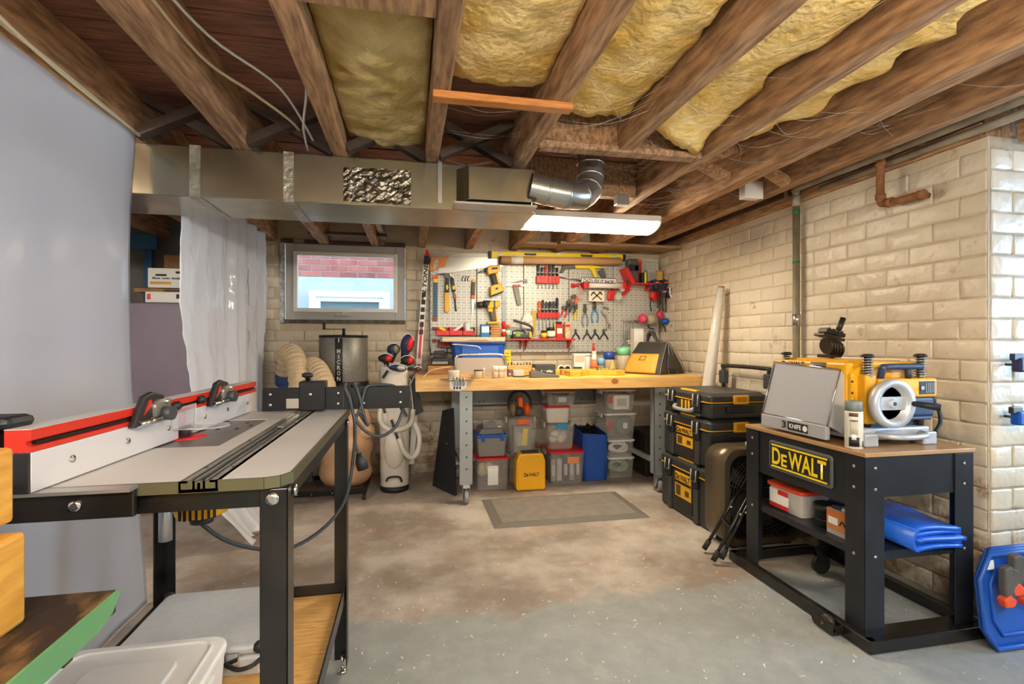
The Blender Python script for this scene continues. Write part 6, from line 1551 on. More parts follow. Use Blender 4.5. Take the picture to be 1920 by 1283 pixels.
MB().grid(lambda a, c: tuple(bagp(1.0, -.55 + 1.1 * a, .12 + .5 * c) + E1 * (.010 + .012 * math.sin(PI * a))), 8, 5).build('end_pocket', BLKC, t, solid=.006)

# ================================================================ under the bench
def tub(label, x0, x1, y0, y1, z0, z1, lidm, taper=.9, latch=None, lidh=.018, sides=CLEAR, group='clear storage bins', front_label=None, lidtilt=0):
    t = thing('storage_bin', label, 'bin', ((x0 + x1) / 2, (y0 + y1) / 2, z0), group)
    cx, cy = (x0 + x1) / 2, (y0 + y1) / 2; hw, hd = (x1 - x0) / 2, (y1 - y0) / 2
    r = lambda f, z, g=0: [(cx + x, cy + y, z) for x, y in rrect(-hw * f - g, hw * f + g, -hd * f - g, hd * f + g, .03, 3)]
    b = MB().loft([r(taper, z0), r(1, z1 - lidh)], cap=False, sm=False)
    n = len(r(1, 0)); b.f.append(tuple(range(n - 1, -1, -1))); b.s.append(False)
    b.build('body', sides, t, solid=.003)
    MB().loft([r(1, z1 - lidh, .006), r(1, z1 - lidh * .3, .008), r(.95, z1, .0)], sm=False).build('lid', lidm, t, bev=.003)
    MB().loft([r(.75, z1), r(.72, z1 + .003)], sm=False).build('lid_panel', lidm, t)
    if latch:
        for s in (-1,):
            MB().box(cx - .05, cx + .05, y0 - .014, y0 - .003, z1 - .05, z1 - .004).build('latch', latch, t, bev=.004)
    for xx in (x0 - .008, x1 - .004): MB().box(xx, xx + .012, cy - .05, cy + .05, z1 - lidh - .03, z1 - .004).build('clip', WHITE if lidm is not RED else LGREY, t, bev=.003)
    if front_label:
        fx0, fx1, fz0, fz1, mm = front_label
        MB().box(x0 + (x1 - x0) * fx0, x0 + (x1 - x0) * fx1, y0 + .0 - .002 + (1 - (fz0 + fz1) / 2) * hd * (1 - taper) * .6, y0 + .0 + (1 - (fz0 + fz1) / 2) * hd * (1 - taper) * .6 + .001, z0 + (z1 - z0) * fz0, z0 + (z1 - z0) * fz1).build('label', mm, t)
    return t
def inside(name, label, cat, m, c, d_, kind='box', group='things inside the clear bins'):
    t = thing(name, label, cat, (c[0], c[1], c[2] - d_[2] / 2), group)
    r_ = random.Random(len(label) * 7)
    if kind == 'box':
        MB().cbox(c, d_).build('body', m, t, bev=.006); MB().cbox((c[0], c[1] - d_[1] / 2 - .001, c[2]), (d_[0] * .6, .002, d_[2] * .5)).build('face', LGREY, t)
    elif kind == 'coil':
        for q in range(4):
            P = [(c[0] + d_[0] * .45 * (1 - .15 * q) * math.cos(a), c[1] + d_[1] * .4 * math.sin(a * 2 + q) * .3, c[2] + d_[2] * .42 * math.sin(a) * (1 - .12 * q)) for a in [i * PI / 8 for i in range(16)]]
            MB().tube(P, .009, 6, closed=True).build('strand', m, t)
    else:
        for q in range(5):
            MB().ball((c[0] + r_.uniform(-.3, .3) * d_[0], c[1] + r_.uniform(-.3, .2) * d_[1], c[2] + r_.uniform(-.25, .25) * d_[2]), (d_[0] * r_.uniform(.2, .3), d_[1] * .25, d_[2] * r_.uniform(.2, .3)), 10, 6).build('bundle', m, t)
    return t
# column 1
zA = .26
tub('clear bin with red lid and paper label beside the bench leg', .53, .80, 4.12, 4.48, .002, .265, RED, .93, front_label=(.34, .66, .15, .75, LABW))
inside('cloth_bundle', 'cream cloth bundle inside the bin beside the bench leg', 'cloth', mat('cream_cloth', '#d9c9a0', .8), (.66, 4.3, .12), (.2, .24, .18), 'lump')
t = thing('toolbox', 'grey and blue lidded toolbox on the bin beside the bench leg', 'toolbox', (.66, 4.25, .27))
MB().loft([[(x, y, .272) for x, y in rrect(.55, .77, 4.15, 4.40, .015, 3)], [(x, y, .425) for x, y in rrect(.535, .785, 4.14, 4.41, .015, 3)]], sm=False).build('body', mat('toolbox_grey', '#7e7c76', .5), t, bev=.003)
MB().box(.53, .79, 4.135, 4.415, .426, .452).build('blue_tray', BLUE, t, bev=.006)
for x in (.57, .73): MB().box(x, x + .03, 4.127, 4.137, .40, .46).build('latch', BLUE, t, bev=.003)
MB().prism([(.55, .4525), (.77, .4525), (.745, .50), (.575, .50)], 4.16, 4.39).build('lid', mat('toolbox_lid', '#6d6c69', .4), t, bev=.004)
t = thing('parts_organiser', 'small clear parts organiser box on top of the grey toolbox', 'organiser', (.66, 4.25, .503))
MB().box(.59, .745, 4.16, 4.36, .503, .505).box(.59, .592, 4.16, 4.36, .505, .56).box(.743, .745, 4.16, 4.36, .505, .56).box(.59, .745, 4.16, 4.162, .505, .56).box(.59, .745, 4.358, 4.36, .505, .56).build('tray', CLEAR, t)
for i in range(1, 4): MB().box(.59 + i * .039, .592 + i * .039, 4.16, 4.36, .505, .556).build('divider', CLEAR, t)
MB().box(.588, .747, 4.158, 4.362, .561, .568).build('lid', CLEAR, t, bev=.002)
for i in range(4): MB().box(.595 + i * .039, .624 + i * .039, 4.17, 4.34, .506, .52 + .01 * (i % 3)).build('parts', (BLKP, DGREY, BROWN, STEEL)[i], t)
# column 2 : round-corner bin with orange latch, muffs, yellow case in front
tub('clear bin with orange latch holding a yellow labelled case', .82, 1.07, 4.24, 4.52, .24, .565, CLEAR, .88, latch=ORANGE)
inside('work_light_case', 'grey case with yellow label inside the orange latched bin', 'case', GREY, (.945, 4.33, .38), (.15, .12, .22))
tag(MB().cbox((.965, 4.262, .40), (.045, .003, .15), (0, .12, 0)).build('yellow_tag', YEL2), 'yellow paper tag inside the orange latched bin', 'tag')
tub('plain clear bin supporting the orange latched bin', .84, 1.05, 4.27, 4.5, .002, .238, CLEAR, .95)
t = thing('ear_muffs', 'orange and black ear muffs with headband on the orange latched bin', 'ear muffs', (.945, 4.36, .57))
MB().tube(smooth_path([(.85, 4.36, .62), (.845, 4.36, .70), (.88, 4.37, .765), (.94, 4.37, .79), (1.0, 4.37, .765), (1.04, 4.36, .70), (1.03, 4.36, .62)], 6), .013, 8).build('headband', BLKP, t)
for x, m in ((.875, mat('muff_tan', '#8a7448', .5)), (1.0, ORANGE)):
    MB().ball((x, 4.34, .628), (.035, .05, .058), 16, 10).build('ear_cup', m, t)
MB().box(.92, .965, 4.31, 4.40, .60, .745).build('orange_band', ORANGE, t, bev=.012)
MB().ball((.925, 4.31, .615), (.045, .045, .045), 14, 8).build('cushion', DGREY, t)
t = thing('yellow_tool_case', 'small yellow plastic tool case lettered in black', 'case', (.965, 4.08, 0))
prof_ = [(.845, .012), (.86, .004), (1.075, .004), (1.09, .012), (1.09, .24), (1.07, .295), (1.055, .305), (.88, .305), (.865, .295), (.845, .24)]
MB().prism(prof_, 4.04, 4.15).build('body', YEL, t, bev=.010, seg=3)
MB().prism([(x * .90 + .0967, z * .88 + .012) for x, z in prof_], 4.033, 4.041).build('front_panel', mat('case_yellow_panel', '#edac12', .4), t, bev=.003)
MB().box(.90, 1.035, 4.05, 4.14, .304, .316).build('handle', BLKP, t, bev=.004)
logo(.125, .030, INK, t, (.97, 4.0325, .135))
for x in (.85, 1.06): MB().box(x, x + .03, 4.06, 4.13, 0, .006).build('foot', DGREY, t)
# column 3
tub('clear bin with red lid full of small cartons at the bench middle', 1.165, 1.47, 4.16, 4.54, .002, .285, RED, .93, front_label=(.50, .84, .62, .82, mat('orange_sticker', '#d98a50', .5)))
for i in range(5): inside('small_carton', ('first', 'second', 'third', 'fourth', 'fifth')[i] + ' from the left of the cartons inside the middle red lidded bin', 'carton', (GREY, LGREY, DGREY, GREY, CLEAR)[i], (1.2 + i * .055, 4.28, .12), (.045, .18, .19))
tub('clear bin with blue latch full of crumpled plastic bags', 1.155, 1.40, 4.20, 4.50, .295, .52, CLEAR, .88, latch=mat('latch_blue', '#2f8fc4', .4))
inside('plastic_bags', 'crumpled white plastic bags inside the blue latched bin', 'bags', mat('bag_white', '#d6d3cd', .35), (1.28, 4.33, .39), (.19, .2, .16), 'lump')
tub('frosted white tub with red lid above the blue latched bin', 1.15, 1.36, 4.22, 4.48, .523, .665, RED, .92, sides=clear_mat('frosted_white', '#ddd6cb', .15, .4))
tub('clear shallow bin with beige lid on the red lidded tub', 1.15, 1.41, 4.20, 4.50, .668, .80, mat('beige_lid', '#b7a78c', .45), .88)
inside('battery_box', 'dark box with orange sticker inside the beige lidded bin', 'box', DGREY, (1.29, 4.28, .72), (.12, .12, .085))
# blue bag
t = thing('blue_shopping_bag', 'open blue fabric tote bag lined with a black bin bag', 'bag', (1.56, 4.3, 0))
BF = mat('blue_fabric', '#144fa8', .6, hx2='#0f4596', nscale=7, bump=.2)
MB().prism([(1.49, .004), (1.685, .004), (1.70, .40), (1.475, .42)], 4.22, 4.226).build('front', BF, t, bev=.002)
MB().prism([(4.22, .004), (4.50, .004), (4.52, .44), (4.22, .42)], 1.475, 1.481, 'yz').build('side', BF, t)
MB().prism([(4.22, .004), (4.50, .004), (4.52, .44), (4.22, .41)], 1.692, 1.698, 'yz').build('side', BF, t)
MB().prism([(1.49, .004), (1.685, .004), (1.70, .43), (1.475, .45)], 4.51, 4.516).build('back', BF, t)
bb_ = MB(); r_ = random.Random(9)
bb_.grid(lambda u, v: (1.485 + .20 * u, 4.23 + .28 * v, .37 + .07 * v + r_.uniform(-.02, .025)), 9, 9, sm=False).build('black_liner', mat('bin_bag_black', '#141414', .25), t, solid=.002)
for x in (1.497, 1.672): MB().tube([(x, 4.218, .01), (x, 4.218, .40)], .004, 5).build('seam', BF, t)
# column 4
tub('lowest small clear bin with white lid at the bench right', 1.74, 1.985, 4.27, 4.52, .002, .185, WHITE, .92)
inside('green_hose_coil', 'grey and green cable coil inside the lowest right bin', 'coil', mat('pale_green', '#9fb597', .5), (1.86, 4.37, .09), (.2, .18, .13), 'coil')
tub('small clear bin of coiled cables under the tape bin', 1.735, 1.98, 4.26, 4.52, .188, .345, WHITE, .9)
inside('cable_coil', 'white cables coiled inside the second right bin', 'coil', INKW, (1.86, 4.36, .26), (.2, .18, .11), 'coil')
tub('clear bin with white lid holding a large round tape', 1.70, 1.99, 4.24, 4.54, .355, .585, WHITE, .88, front_label=(.06, .19, .4, .68, mat('red_sticker', '#b5645a', .5)))
t = thing('round_tape', 'large round grey disc inside the white lidded bin', 'tape', (1.9, 4.3, .38)); MB().lathe([(.035, -.02), (.08, -.02), (.08, .02), (.035, .02)], (1.90, 4.31, .465), 24, (0, 1, 0)).build('ring', mat('tape_blue_grey', '#69757a', .45), t); MB().box(1.88, 1.92, 4.284, 4.289, .44, .49).build('label', LABW, t)
tub('uppermost clear bin with white lid at the bench right', 1.69, 1.975, 4.22, 4.52, .595, .80, WHITE, .9, front_label=(.08, .22, .4, .72, MATS['red_sticker']))
inside('white_pouch', 'white pouch inside the uppermost right bin', 'pouch', PAPER, (1.85, 4.32, .68), (.15, .14, .13))
# things further right and left under the bench
t = thing('black_board', 'black speckled board leaning against the back wall under the bench', 'board', (.3, 4.2, 0))
BBM = mat('black_speckled_board', '#15171b', .55, hx2='#262a30', nscale=60)
b1, b2 = onY(820, 915, 4.15), onY(858, 930, 3.98)
MB().loft([[(.18, 4.34, .003), (.34, 4.02, .003), (.36, 4.03, .003), (.20, 4.35, .003)], [(.27, 4.46, .62), (.335, 4.30, .66), (.36, 4.31, .66), (.295, 4.47, .62)]], sm=False).build('panel', BBM, t)
for u, v in ((.3, .3), (.6, .62)): MB().lathe([(.006, 0), (.004, .002)], (.29 - .05 * v + .06 * u, 4.17 + .14 * v, .6 * v), 8, (-.8, -.5, 0)).build('screw', WHITE, t)
tag(MB().box(2.08, 2.44, 4.25, 4.62, 0, .40).build('dark_crate', mat('crate_dark', '#26211d', .7, hx2='#3a3028', nscale=8), bev=.008), 'dark wooden crate in shadow beyond the bench right leg', 'crate')
mt = thing('floor_mat', 'grey rubber anti fatigue mat on the floor before the bench', 'mat', (1.08, 3.58, 0))
MG = mat('mat_grey', '#857e74', .7, hx2='#7a736a', nscale=14)
MB().box(.60, 1.57, 3.33, 3.83, .001, .014).build('centre', MG, mt)
MB().loft([[(.535, 3.262, .001), (1.635, 3.262, .001), (1.635, 3.885, .001), (.535, 3.885, .001)], [(.60, 3.325, .013), (1.57, 3.325, .013), (1.57, 3.83, .013), (.60, 3.83, .013)]], sm=False).build('bevelled_border', mat('mat_border', '#6d6860', .7), mt)
# wood shavings and paint chips scattered over the floor, and a crack in the slab
sh = MB(); rs2 = random.Random(77)
for i in range(380):
    x, y = rs2.uniform(-.9, 2.3), rs2.uniform(1.15, 3.9)
    if rs2.random() < .5: y = rs2.uniform(1.15, 2.4)
    a = rs2.uniform(0, PI); l = rs2.uniform(.002, .009); w = rs2.uniform(.001, .0025)
    c, s_ = math.cos(a), math.sin(a)
    sh.add([(x - c * l - s_ * w, y - s_ * l + c * w, .001), (x - c * l + s_ * w, y - s_ * l - c * w, .001), (x + c * l + s_ * w, y + s_ * l - c * w, .001 + rs2.uniform(0, .003)), (x + c * l - s_ * w, y + s_ * l + c * w, .001 + rs2.uniform(0, .003))], [(0, 1, 2, 3)])
tag(sh.build('wood_shavings', mat('pale_shavings', '#e6dfce', .7), fix=False), 'pale wood shavings scattered over the concrete floor', 'shavings', kind='stuff')
# ================================================================ right side: stacked cases, fan, planer stand
CASEM = mat('case_charcoal', '#2b2c2c', .42, hx2='#343534', nscale=12, bump=.06, bscale=120)
CASEL = mat('case_grey_rib', '#3c3d3c', .45)
CASEY = mat('case_yellow', '#e3a91c', .45)
def tough(label, x0, x1, y0, y1, z0, z1, big=True, first=False):
    t = thing('tool_case', label, 'tool case', ((x0 + x1) / 2, (y0 + y1) / 2, z0), 'stacked charcoal tool cases')
    zl = z1 - .07 if big else z1 - .06
    MB().box(x0, x1, y0, y1, z0, zl).build('body', CASEM, t, bev=.022, seg=3)
    lid = MB().loft([[(x, y, zl + .003) for x, y in rrect(x0 - .006, x1 + .006, y0 - .006, y1 + .006, .03, 4)], [(x, y, z1 - .02) for x, y in rrect(x0 - .006, x1 + .006, y0 - .006, y1 + .006, .03, 4)], [(x, y, z1) for x, y in rrect(x0 + .03, x1 - .03, y0 + .03, y1 - .03, .03, 4)]], sm=False).build('lid', CASEM, t, bev=.005)
    MB().loft([[(x, y, zl - .002) for x, y in rrect(x0 - .008, x1 + .008, y0 - .008, y1 + .008, .03, 4)], [(x, y, zl + .004) for x, y in rrect(x0 - .008, x1 + .008, y0 - .008, y1 + .008, .03, 4)]], sm=False).build('yellow_seal', CASEY, t)
    # label side faces -X
    L_ = y1 - y0
    for f in (.22, .78):
        yc = y0 + L_ * f
        MB().box(x0 - .022, x0 - .004, yc - .035, yc + .035, zl - .075, zl + .05).build('latch', BLKP, t, bev=.008)
        MB().tube([(x0 - .024, yc - .03, zl + .045), (x0 - .03, yc - .03, zl - .03), (x0 - .03, yc + .03, zl - .03), (x0 - .024, yc + .03, zl + .045)], .004, 6).build('latch_wire', LGREY, t)
        MB().box(x0 - .012, x0 + .01, yc - .028, yc + .028, z0 + .004, zl - .08).build('rib', CASEL, t, bev=.006)
    yc = (y0 + y1) / 2
    if big:
        h = zl - z0
        MB().box(x0 - .004, x0 - .0005, yc - .125, yc + .125, z0 + h * .12, z0 + h * .9).build('recess_panel', mat('case_brown_black', '#2a2724', .5), t)
        MB().box(x0 - .0065, x0 - .004, yc - .115, yc + .095, z0 + h * .38, z0 + h * .92).build('label', CASEY, t)
        MB().box(x0 - .008, x0 - .0065, yc - .112, yc + .092, z0 + h * .735, z0 + h * .90).build('label_header', CASEY, t)
        MB().box(x0 - .0083, x0 - .0065, yc - .112, yc + .092, z0 + h * .675, z0 + h * .73).build('label_band', INK, t)
        logo(.19, h * .13, INK, t, (x0 - .0085, yc - .01, z0 + h * .82), right=(0, -1, 0))
        MB().box(x0 - .008, x0 - .0065, yc + .02, yc + .08, z0 + h * .42, z0 + h * .64).build('label_picture', mat('label_dark', '#55441c', .5), t)
        MB().box(x0 - .008, x0 - .0065, yc - .09, yc - .04, z0 + h * .46, z0 + h * .58).build('label_icon', MATS['label_dark'], t)
    else:
        MB().tube(smooth_path([(x0 - .005, yc + .12, z0 + .05), (x0 - .03, yc + .10, z0 + .035), (x0 - .035, yc, z0 + .03), (x0 - .03, yc - .10, z0 + .035), (x0 - .005, yc - .12, z0 + .05)], 5), .014, 8).build('carry_handle', mat('handle_grey', '#8d8d88', .5), t)
        for q in (-.06, -.02, .03): MB().box(x0 - .006, x0 - .001, yc + q, yc + q + .02, z0 + .03, zl - .01).build('yellow_tab', CASEY, t)
    MB().box(x0 + .02, x0 + .05, yc - .10, yc + .10, z1 - .012, z1 + .004).build('top_handle_tab', CASEY, t, bev=.003)
    # end face towards the camera
    xc = (x0 + x1) / 2
    MB().box(xc - .10, xc + .10, y0 - .016, y0 - .002, z0 + (zl - z0) * .35, zl - .025).build('end_grip', BLKP, t, bev=.008)
    MB().box(xc - .075, xc + .075, y0 - .018, y0 - .015, z0 + (zl - z0) * .42, zl - .045).build('grip_recess', INK, t)
    MB().box(xc - .055, xc + .055, y0 - .022, y0 - .006, zl - .01, z1 - .012).build('end_clip', CASEY, t, bev=.006)
    MB().box(xc - .035, xc + .035, y0 - .024, y0 - .021, zl + .006, z1 - .024).build('clip_recess', mat('clip_dark_yellow', '#b07e10', .5), t)
    return t
tough('bottom and tallest of the three stacked charcoal tool cases', 1.875, 2.33, 2.94, 3.57, .001, .392)
tough('middle charcoal tool case of the stack with yellow label', 1.885, 2.325, 2.95, 3.55, .398, .712)
tough('top shallow charcoal tool case with grey carry handle', 1.89, 2.32, 2.95, 3.54, .718, .885, False)
t = thing('hand_truck', 'folding hand truck with a black U handle behind the tool cases', 'hand truck', (2.38, 3.0, 0))
MB().tube(smooth_path([(2.40, 3.56, 0.86), (2.40, 3.56, 1.01), (2.40, 3.54, 1.035), (2.40, 3.07, 1.035), (2.40, 3.05, 1.01), (2.40, 3.05, .86)], 3), .014, 8).build('handle', BLKP, t)
for y in (3.05, 3.56):
    MB().box(2.375, 2.425, y - .03, y + .03, .90, 1.0).build('handle_corner', DGREY, t, bev=.008)
    MB().cyl((2.40, y, .02), (2.40, y, .95), .012, n=8).build('upright', BLKP, t)
    MB().cyl((2.40, y - .02, .06), (2.40, y + .02, .06), .06, n=18).build('wheel', RUBBER, t)
# box fan
t = thing('floor_fan', 'black metal box fan with round wire grill standing beside the cases', 'fan', (2.05, 2.72, 0))
FXa, FXb, FY, FZ = 1.80, 2.32, 2.66, .585
GUN = mat('fan_bronze_black', '#6e624d', .33, .6)
rr = rrect(FXa, FXb, .02, FZ, .09, 6)
rr2 = rrect(FXa + .035, FXb - .035, .055, FZ - .035, .08, 6)
b = MB().loft([[(x, FY, z) for x, z in rr], [(x, FY + .2, z) for x, z in rr]], cap=False)
b.build('shell', GUN, t, solid=.004)
b = MB().loft([[(x, FY, z) for x, z in rr], [(x, FY, z) for x, z in rr2]], cap=False, sm=False).build('front_rim', GUN, t, solid=.003)
cxf, czf = (FXa + FXb) / 2, .305
MB().prism(rr, FY + .12, FY + .125).build('back_mesh', mat('fan_dark', '#17171a', .5), t)
for k in range(12): 
    rk_ = .03 + k * .019; n_ = 32
    MB().tube([(cxf + rk_ * math.cos(2 * PI * i / n_), FY + .006, czf + rk_ * math.sin(2 * PI * i / n_)) for i in range(n_)], .002, 4, closed=True).build('grill_ring', DSTEEL, t)
for k in range(20):
    a = 2 * PI * k / 20; MB().cyl((cxf + .03 * math.cos(a), FY + .009, czf + .03 * math.sin(a)), (cxf + .24 * math.cos(a), FY + .009, czf + .24 * math.sin(a)), .002, n=4).build('grill_spoke', DSTEEL, t)
MB().cyl((cxf, FY, czf), (cxf, FY + .012, czf), .035, n=20).build('grill_hub', BLK, t)
for k in range(5):
    a = 2 * PI * k / 5
    M_ = Matrix.Translation((cxf, FY + .07, czf)) @ Matrix.Rotation(-a, 4, 'Y') @ Matrix.Rotation(.5, 4, 'X')
    MB().box(.03, .21, -.002, .002, -.045, .045, M_).build('blade', mat('blade_grey', '#4b4a47', .4, .4), t)
for x in (FXa + .06, FXb - .1): MB().box(x, x + .04, FY + .02, FY + .18, 0, .022).build('foot', RUBBER, t)
MB().box(cxf - .05, cxf + .05, FY + .06, FY + .11, FZ, FZ + .025).build('top_handle', LGREY, t, bev=.006)
# folded tripod leaning across the fan
t = thing('folded_tripod', 'folded black tripod legs leaning in front of the fan', 'tripod', (1.75, 2.6, 0))
feet = [onZ(1320, 1030, .02), onZ(1337, 1052, .02), onZ(1352, 1048, .02)]
tops = [(2.10, 2.60, .72), (2.13, 2.58, .70), (2.16, 2.61, .70)]
for f, q in zip(feet, tops):
    f = Vector(f); q = Vector(q)
    MB().cyl(f, f.lerp(q, .6), .010, n=10).build('leg', BLKS, t)
    MB().cyl(f.lerp(q, .5), q, .013, n=10).build('upper_leg', BLKS, t)
    MB().cyl(f - (q - f).normalized() * .0, f.lerp(q, .07), .015, n=10).build('rubber_foot', RUBBER, t)
a, c = [Vector(f).lerp(Vector(q), .25) for f, q in zip(feet, tops)][0:2]
MB().bar(a, c, .02, .008).build('brace', BLKS, t)
for f, q in zip(feet, tops): 
    p = Vector(f).lerp(Vector(q), .35); MB().ball(p + Vector((0, -.016, 0)), .008, 8, 6).build('rivet', CHROME, t)
# roll of clear plastic leaning in the corner
t = thing('plastic_roll', 'tall roll of clear plastic film leaning on the brick wall', 'plastic roll', (2.22, 3.74, 0))
MB().tube([(2.43, 3.64, 1.65), (2.37, 3.65, 1.2), (2.30, 3.66, .65), (2.215, 3.67, .004)], [.030, .042, .055, .06], 16).build('film', clear_mat('film_plastic', '#dcd8ce', .25, .15, .6), t)
MB().tube([(2.432, 3.64, 1.665), (2.215, 3.67, .006)], .024, 12).build('cardboard_core', CARD, t)

# ---------------------------------------------------------------- planer stand
ZP = .76
SX0, SX1, SY0, SY1 = 1.77, 2.31, 1.70, 2.425
STM = mat('stand_charcoal', '#25282c', .35, .35, hx2='#2c2f35', nscale=8)
ps = thing('planer_stand', 'dark steel planer stand with yellow lettering on its side panel', 'stand', (2.04, 2.12, 0))
MB().box(SX0 - .005, SX1 + .005, SY0 - .005, SY1 + .005, ZP, ZP + .018).build('top_board', mat('stand_board', '#b08a5e', .4, hx2='#a57e52', nscale=5), ps, bev=.003)
def sleg(cx, cy, sx, sy, w=.095):
    o = MB().box(cx, cx + sx * w, cy, cy + sy * .004, .045, ZP - .002).box(cx, cx + sx * .004, cy, cy + sy * w, .045, ZP - .002).build('leg', STM, ps, bev=.008, seg=3)
    for z in (ZP - .045, ZP - .13, .36):
        MB().lathe([(.007, 0), (.006, .003), (.003, .004)], (cx + sx * .05, cy - sy * .0, z), 10, (0, -sy, 0)).build('bolt', STEEL, o)
        MB().lathe([(.007, 0), (.006, .003), (.003, .004)], (cx - sx * .0, cy + sy * .05, z), 10, (-sx, 0, 0)).build('bolt', STEEL, o)
for cx, sx in ((SX0, 1), (SX1, -1)):
    for cy, sy in ((SY0, 1), (SY1, -1)): sleg(cx, cy, sx, sy)
# side panels
MB().box(SX0 + .006, SX0 + .010, SY0 + .05, SY1 - .05, ZP - .215, ZP - .002).build('side_panel', STM, ps)
MB().box(SX1 - .010, SX1 - .006, SY0 + .05, SY1 - .05, ZP - .19, ZP - .002).build('side_panel', STM, ps)
MB().box(SX0 + .05, SX1 - .05, SY0 + .006, SY0 + .010, ZP - .165, ZP - .002).build('end_panel', STM, ps)
MB().box(SX0 + .05, SX1 - .05, SY1 - .010, SY1 - .006, ZP - .165, ZP - .002).build('end_panel', STM, ps)
yc = 2.05
pl = [(yc - .235, ZP - .175), (yc + .235, ZP - .175), (yc + .235, ZP - .025), (yc - .235, ZP - .025)]
bz = MB().prism(rrect(yc - .195, yc + .195, ZP - .172, ZP - .03, .015, 3), SX0 - .004, SX0 + .006, 'yz').build('badge_frame', mat('badge_edge', '#6b6c6e', .35, .4), ps, bev=.004)
MB().prism(rrect(yc - .182, yc + .182, ZP - .160, ZP - .042, .012, 3), SX0 - .006, SX0 - .003, 'yz').build('badge_recess', INK, ps)
for z in (ZP - .153, ZP - .049): MB().box(SX0 - .0075, SX0 - .006, yc - .172, yc + .172, z - .004, z + .004).build('badge_line', YEL2, ps)
logo(.335, .082, YEL2, ps, (SX0 - .0065, yc, ZP - .101), right=(0, -1, 0))
# shelf, base rails, mobile base
ZSH2 = .375
MB().box(SX0 + .01, SX1 - .01, SY0 + .01, SY1 - .01, ZSH2 - .004, ZSH2).box(SX0 + .01, SX0 + .014, SY0 + .01, SY1 - .01, ZSH2 - .03, ZSH2 - .004).box(SX0 + .01, SX1 - .01, SY0 + .01, SY0 + .014, ZSH2 - .035, ZSH2 - .004).build('shelf', STM, ps)
bs = [((SX0 - .005, SY0 - .045), (SX0 - .005, SY1 + .12)), ((SX1 + .015, SY0 - .045), (SX1 + .015, SY1 + .12)), ((SX0 - .02, SY0 - .03), (SX1 + .05, SY0 - .03)), ((SX0 - .02, SY1 + .10), (SX1 + .03, SY1 + .10))]
for p, q in bs:
    MB().bar((*p, .03), (*q, .03), .035, .05).build('base_rail', BLKS, ps, bev=.003)
MB().box(SX0 + .0, SX1, SY0 - .03, SY0 + .06, .044, .048).build('base_plate', BLKS, ps)
wy = SY0 + .14
MB().prism(rrect(wy - .06, wy + .06, .008, .055, .02, 3), SX0 - .065, SX0 - .06, 'yz').build('wheel_bracket', BLKS, ps)
MB().box(SX0 - .065, SX0 - .02, wy - .06, wy - .055, .015, .05).build('wheel_bracket', BLKS, ps)
MB().lathe([(0, -.012), (.03, -.012), (.034, 0), (.03, .012), (0, .012)], (SX0 - .042, wy, .034), 20, (1, 0, 0)).build('base_wheel', mat('wheel_bronze', '#3b3128', .5), ps)
MB().lathe([(.007, 0), (.005, .004)], (SX0 - .065, wy, .034), 10, (-1, 0, 0)).build('wheel_axle', mat('axle_copper', '#a8683f', .35, .7), ps)
c = Vector((2.10, 2.30, 0))
MB().prism([(c.x - .03, .15), (c.x + .05, .15), (c.x + .03, .05), (c.x + .01, .05)], c.y - .016, c.y - .013).build('swivel_fork', BLKS, ps)
MB().prism([(c.x - .03, .15), (c.x + .05, .15), (c.x + .03, .05), (c.x + .01, .05)], c.y + .013, c.y + .016).build('swivel_fork', BLKS, ps)
MB().box(c.x - .04, c.x + .06, c.y - .03, c.y + .09, .15, .16).build('caster_plate', BLKS, ps)
MB().cyl((c.x + .02, c.y - .012, .05), (c.x + .02, c.y + .012, .05), .049, n=20).build('swivel_wheel', RUBBER, ps)

# on its shelf
zs2 = ZSH2 + .001
def P2(px_, py_, X):   # point on the plane X = const
    d = ray(px_, py_); tt = X / d[0]; return (X, d[1] * tt, ZCAM + d[2] * tt)
t = thing('red_lid_tub', 'clear food tub with orange red lid on the stand shelf', 'tub', (1.93, 2.32, zs2))
MB().loft([[(x, y, zs2) for x, y in rrect(1.83, 2.02, 2.10, 2.30, .02, 3)], [(x, y, zs2 + .115) for x, y in rrect(1.815, 2.035, 2.085, 2.315, .025, 3)]], sm=False).build('tub', clear_mat('frosted_white', '#ddd6cb', .15, .4), t)
MB().loft([[(x, y, zs2 + .112) for x, y in rrect(1.805, 2.045, 2.075, 2.325, .03, 3)], [(x, y, zs2 + .13) for x, y in rrect(1.805, 2.045, 2.075, 2.325, .03, 3)], [(x, y, zs2 + .134) for x, y in rrect(1.83, 2.02, 2.10, 2.30, .03, 3)]], sm=False).build('lid', mat('lid_orange_red', '#ea4a24', .35), t, bev=.004)
MB().box(1.814, 1.8165, 2.17, 2.30, zs2 + .01, zs2 + .1).build('paper_label', LABW, t)
MB().box(1.8125, 1.815, 2.17, 2.30, zs2 + .01, zs2 + .03).build('label_red', RED, t); MB().box(1.8125, 1.815, 2.17, 2.24, zs2 + .078, zs2 + .1).build('label_red', RED, t)
t = thing('black_cup', 'short black plastic cup on the stand shelf', 'cup', (1.88, 2.005, zs2))
MB().lathe([(.045, 0), (.05, .004), (.05, .075), (.054, .076), (.054, .1), (.048, .1), (.046, .02)], (1.88, 2.005, zs2), 24).build('cup', mat('cup_black', '#232725', .35), t)
MB().lathe([(.051, .03), (.051, .034)], (1.88, 2.005, zs2), 24).build('cup_band', DGREY, t)
t = thing('parts_carton', 'orange and white printed carton of parts on the stand shelf', 'carton', (1.9, 1.93, zs2))
MB().box(1.82, 1.90, 1.78, 1.94, zs2, zs2 + .11).build('body', LGREY, t)
MB().box(1.8185, 1.82, 1.78, 1.94, zs2 + .02, zs2 + .108).build('printed_side', mat('carton_orange', '#d0742e', .5, hx2='#c98a4c', nscale=14), t)
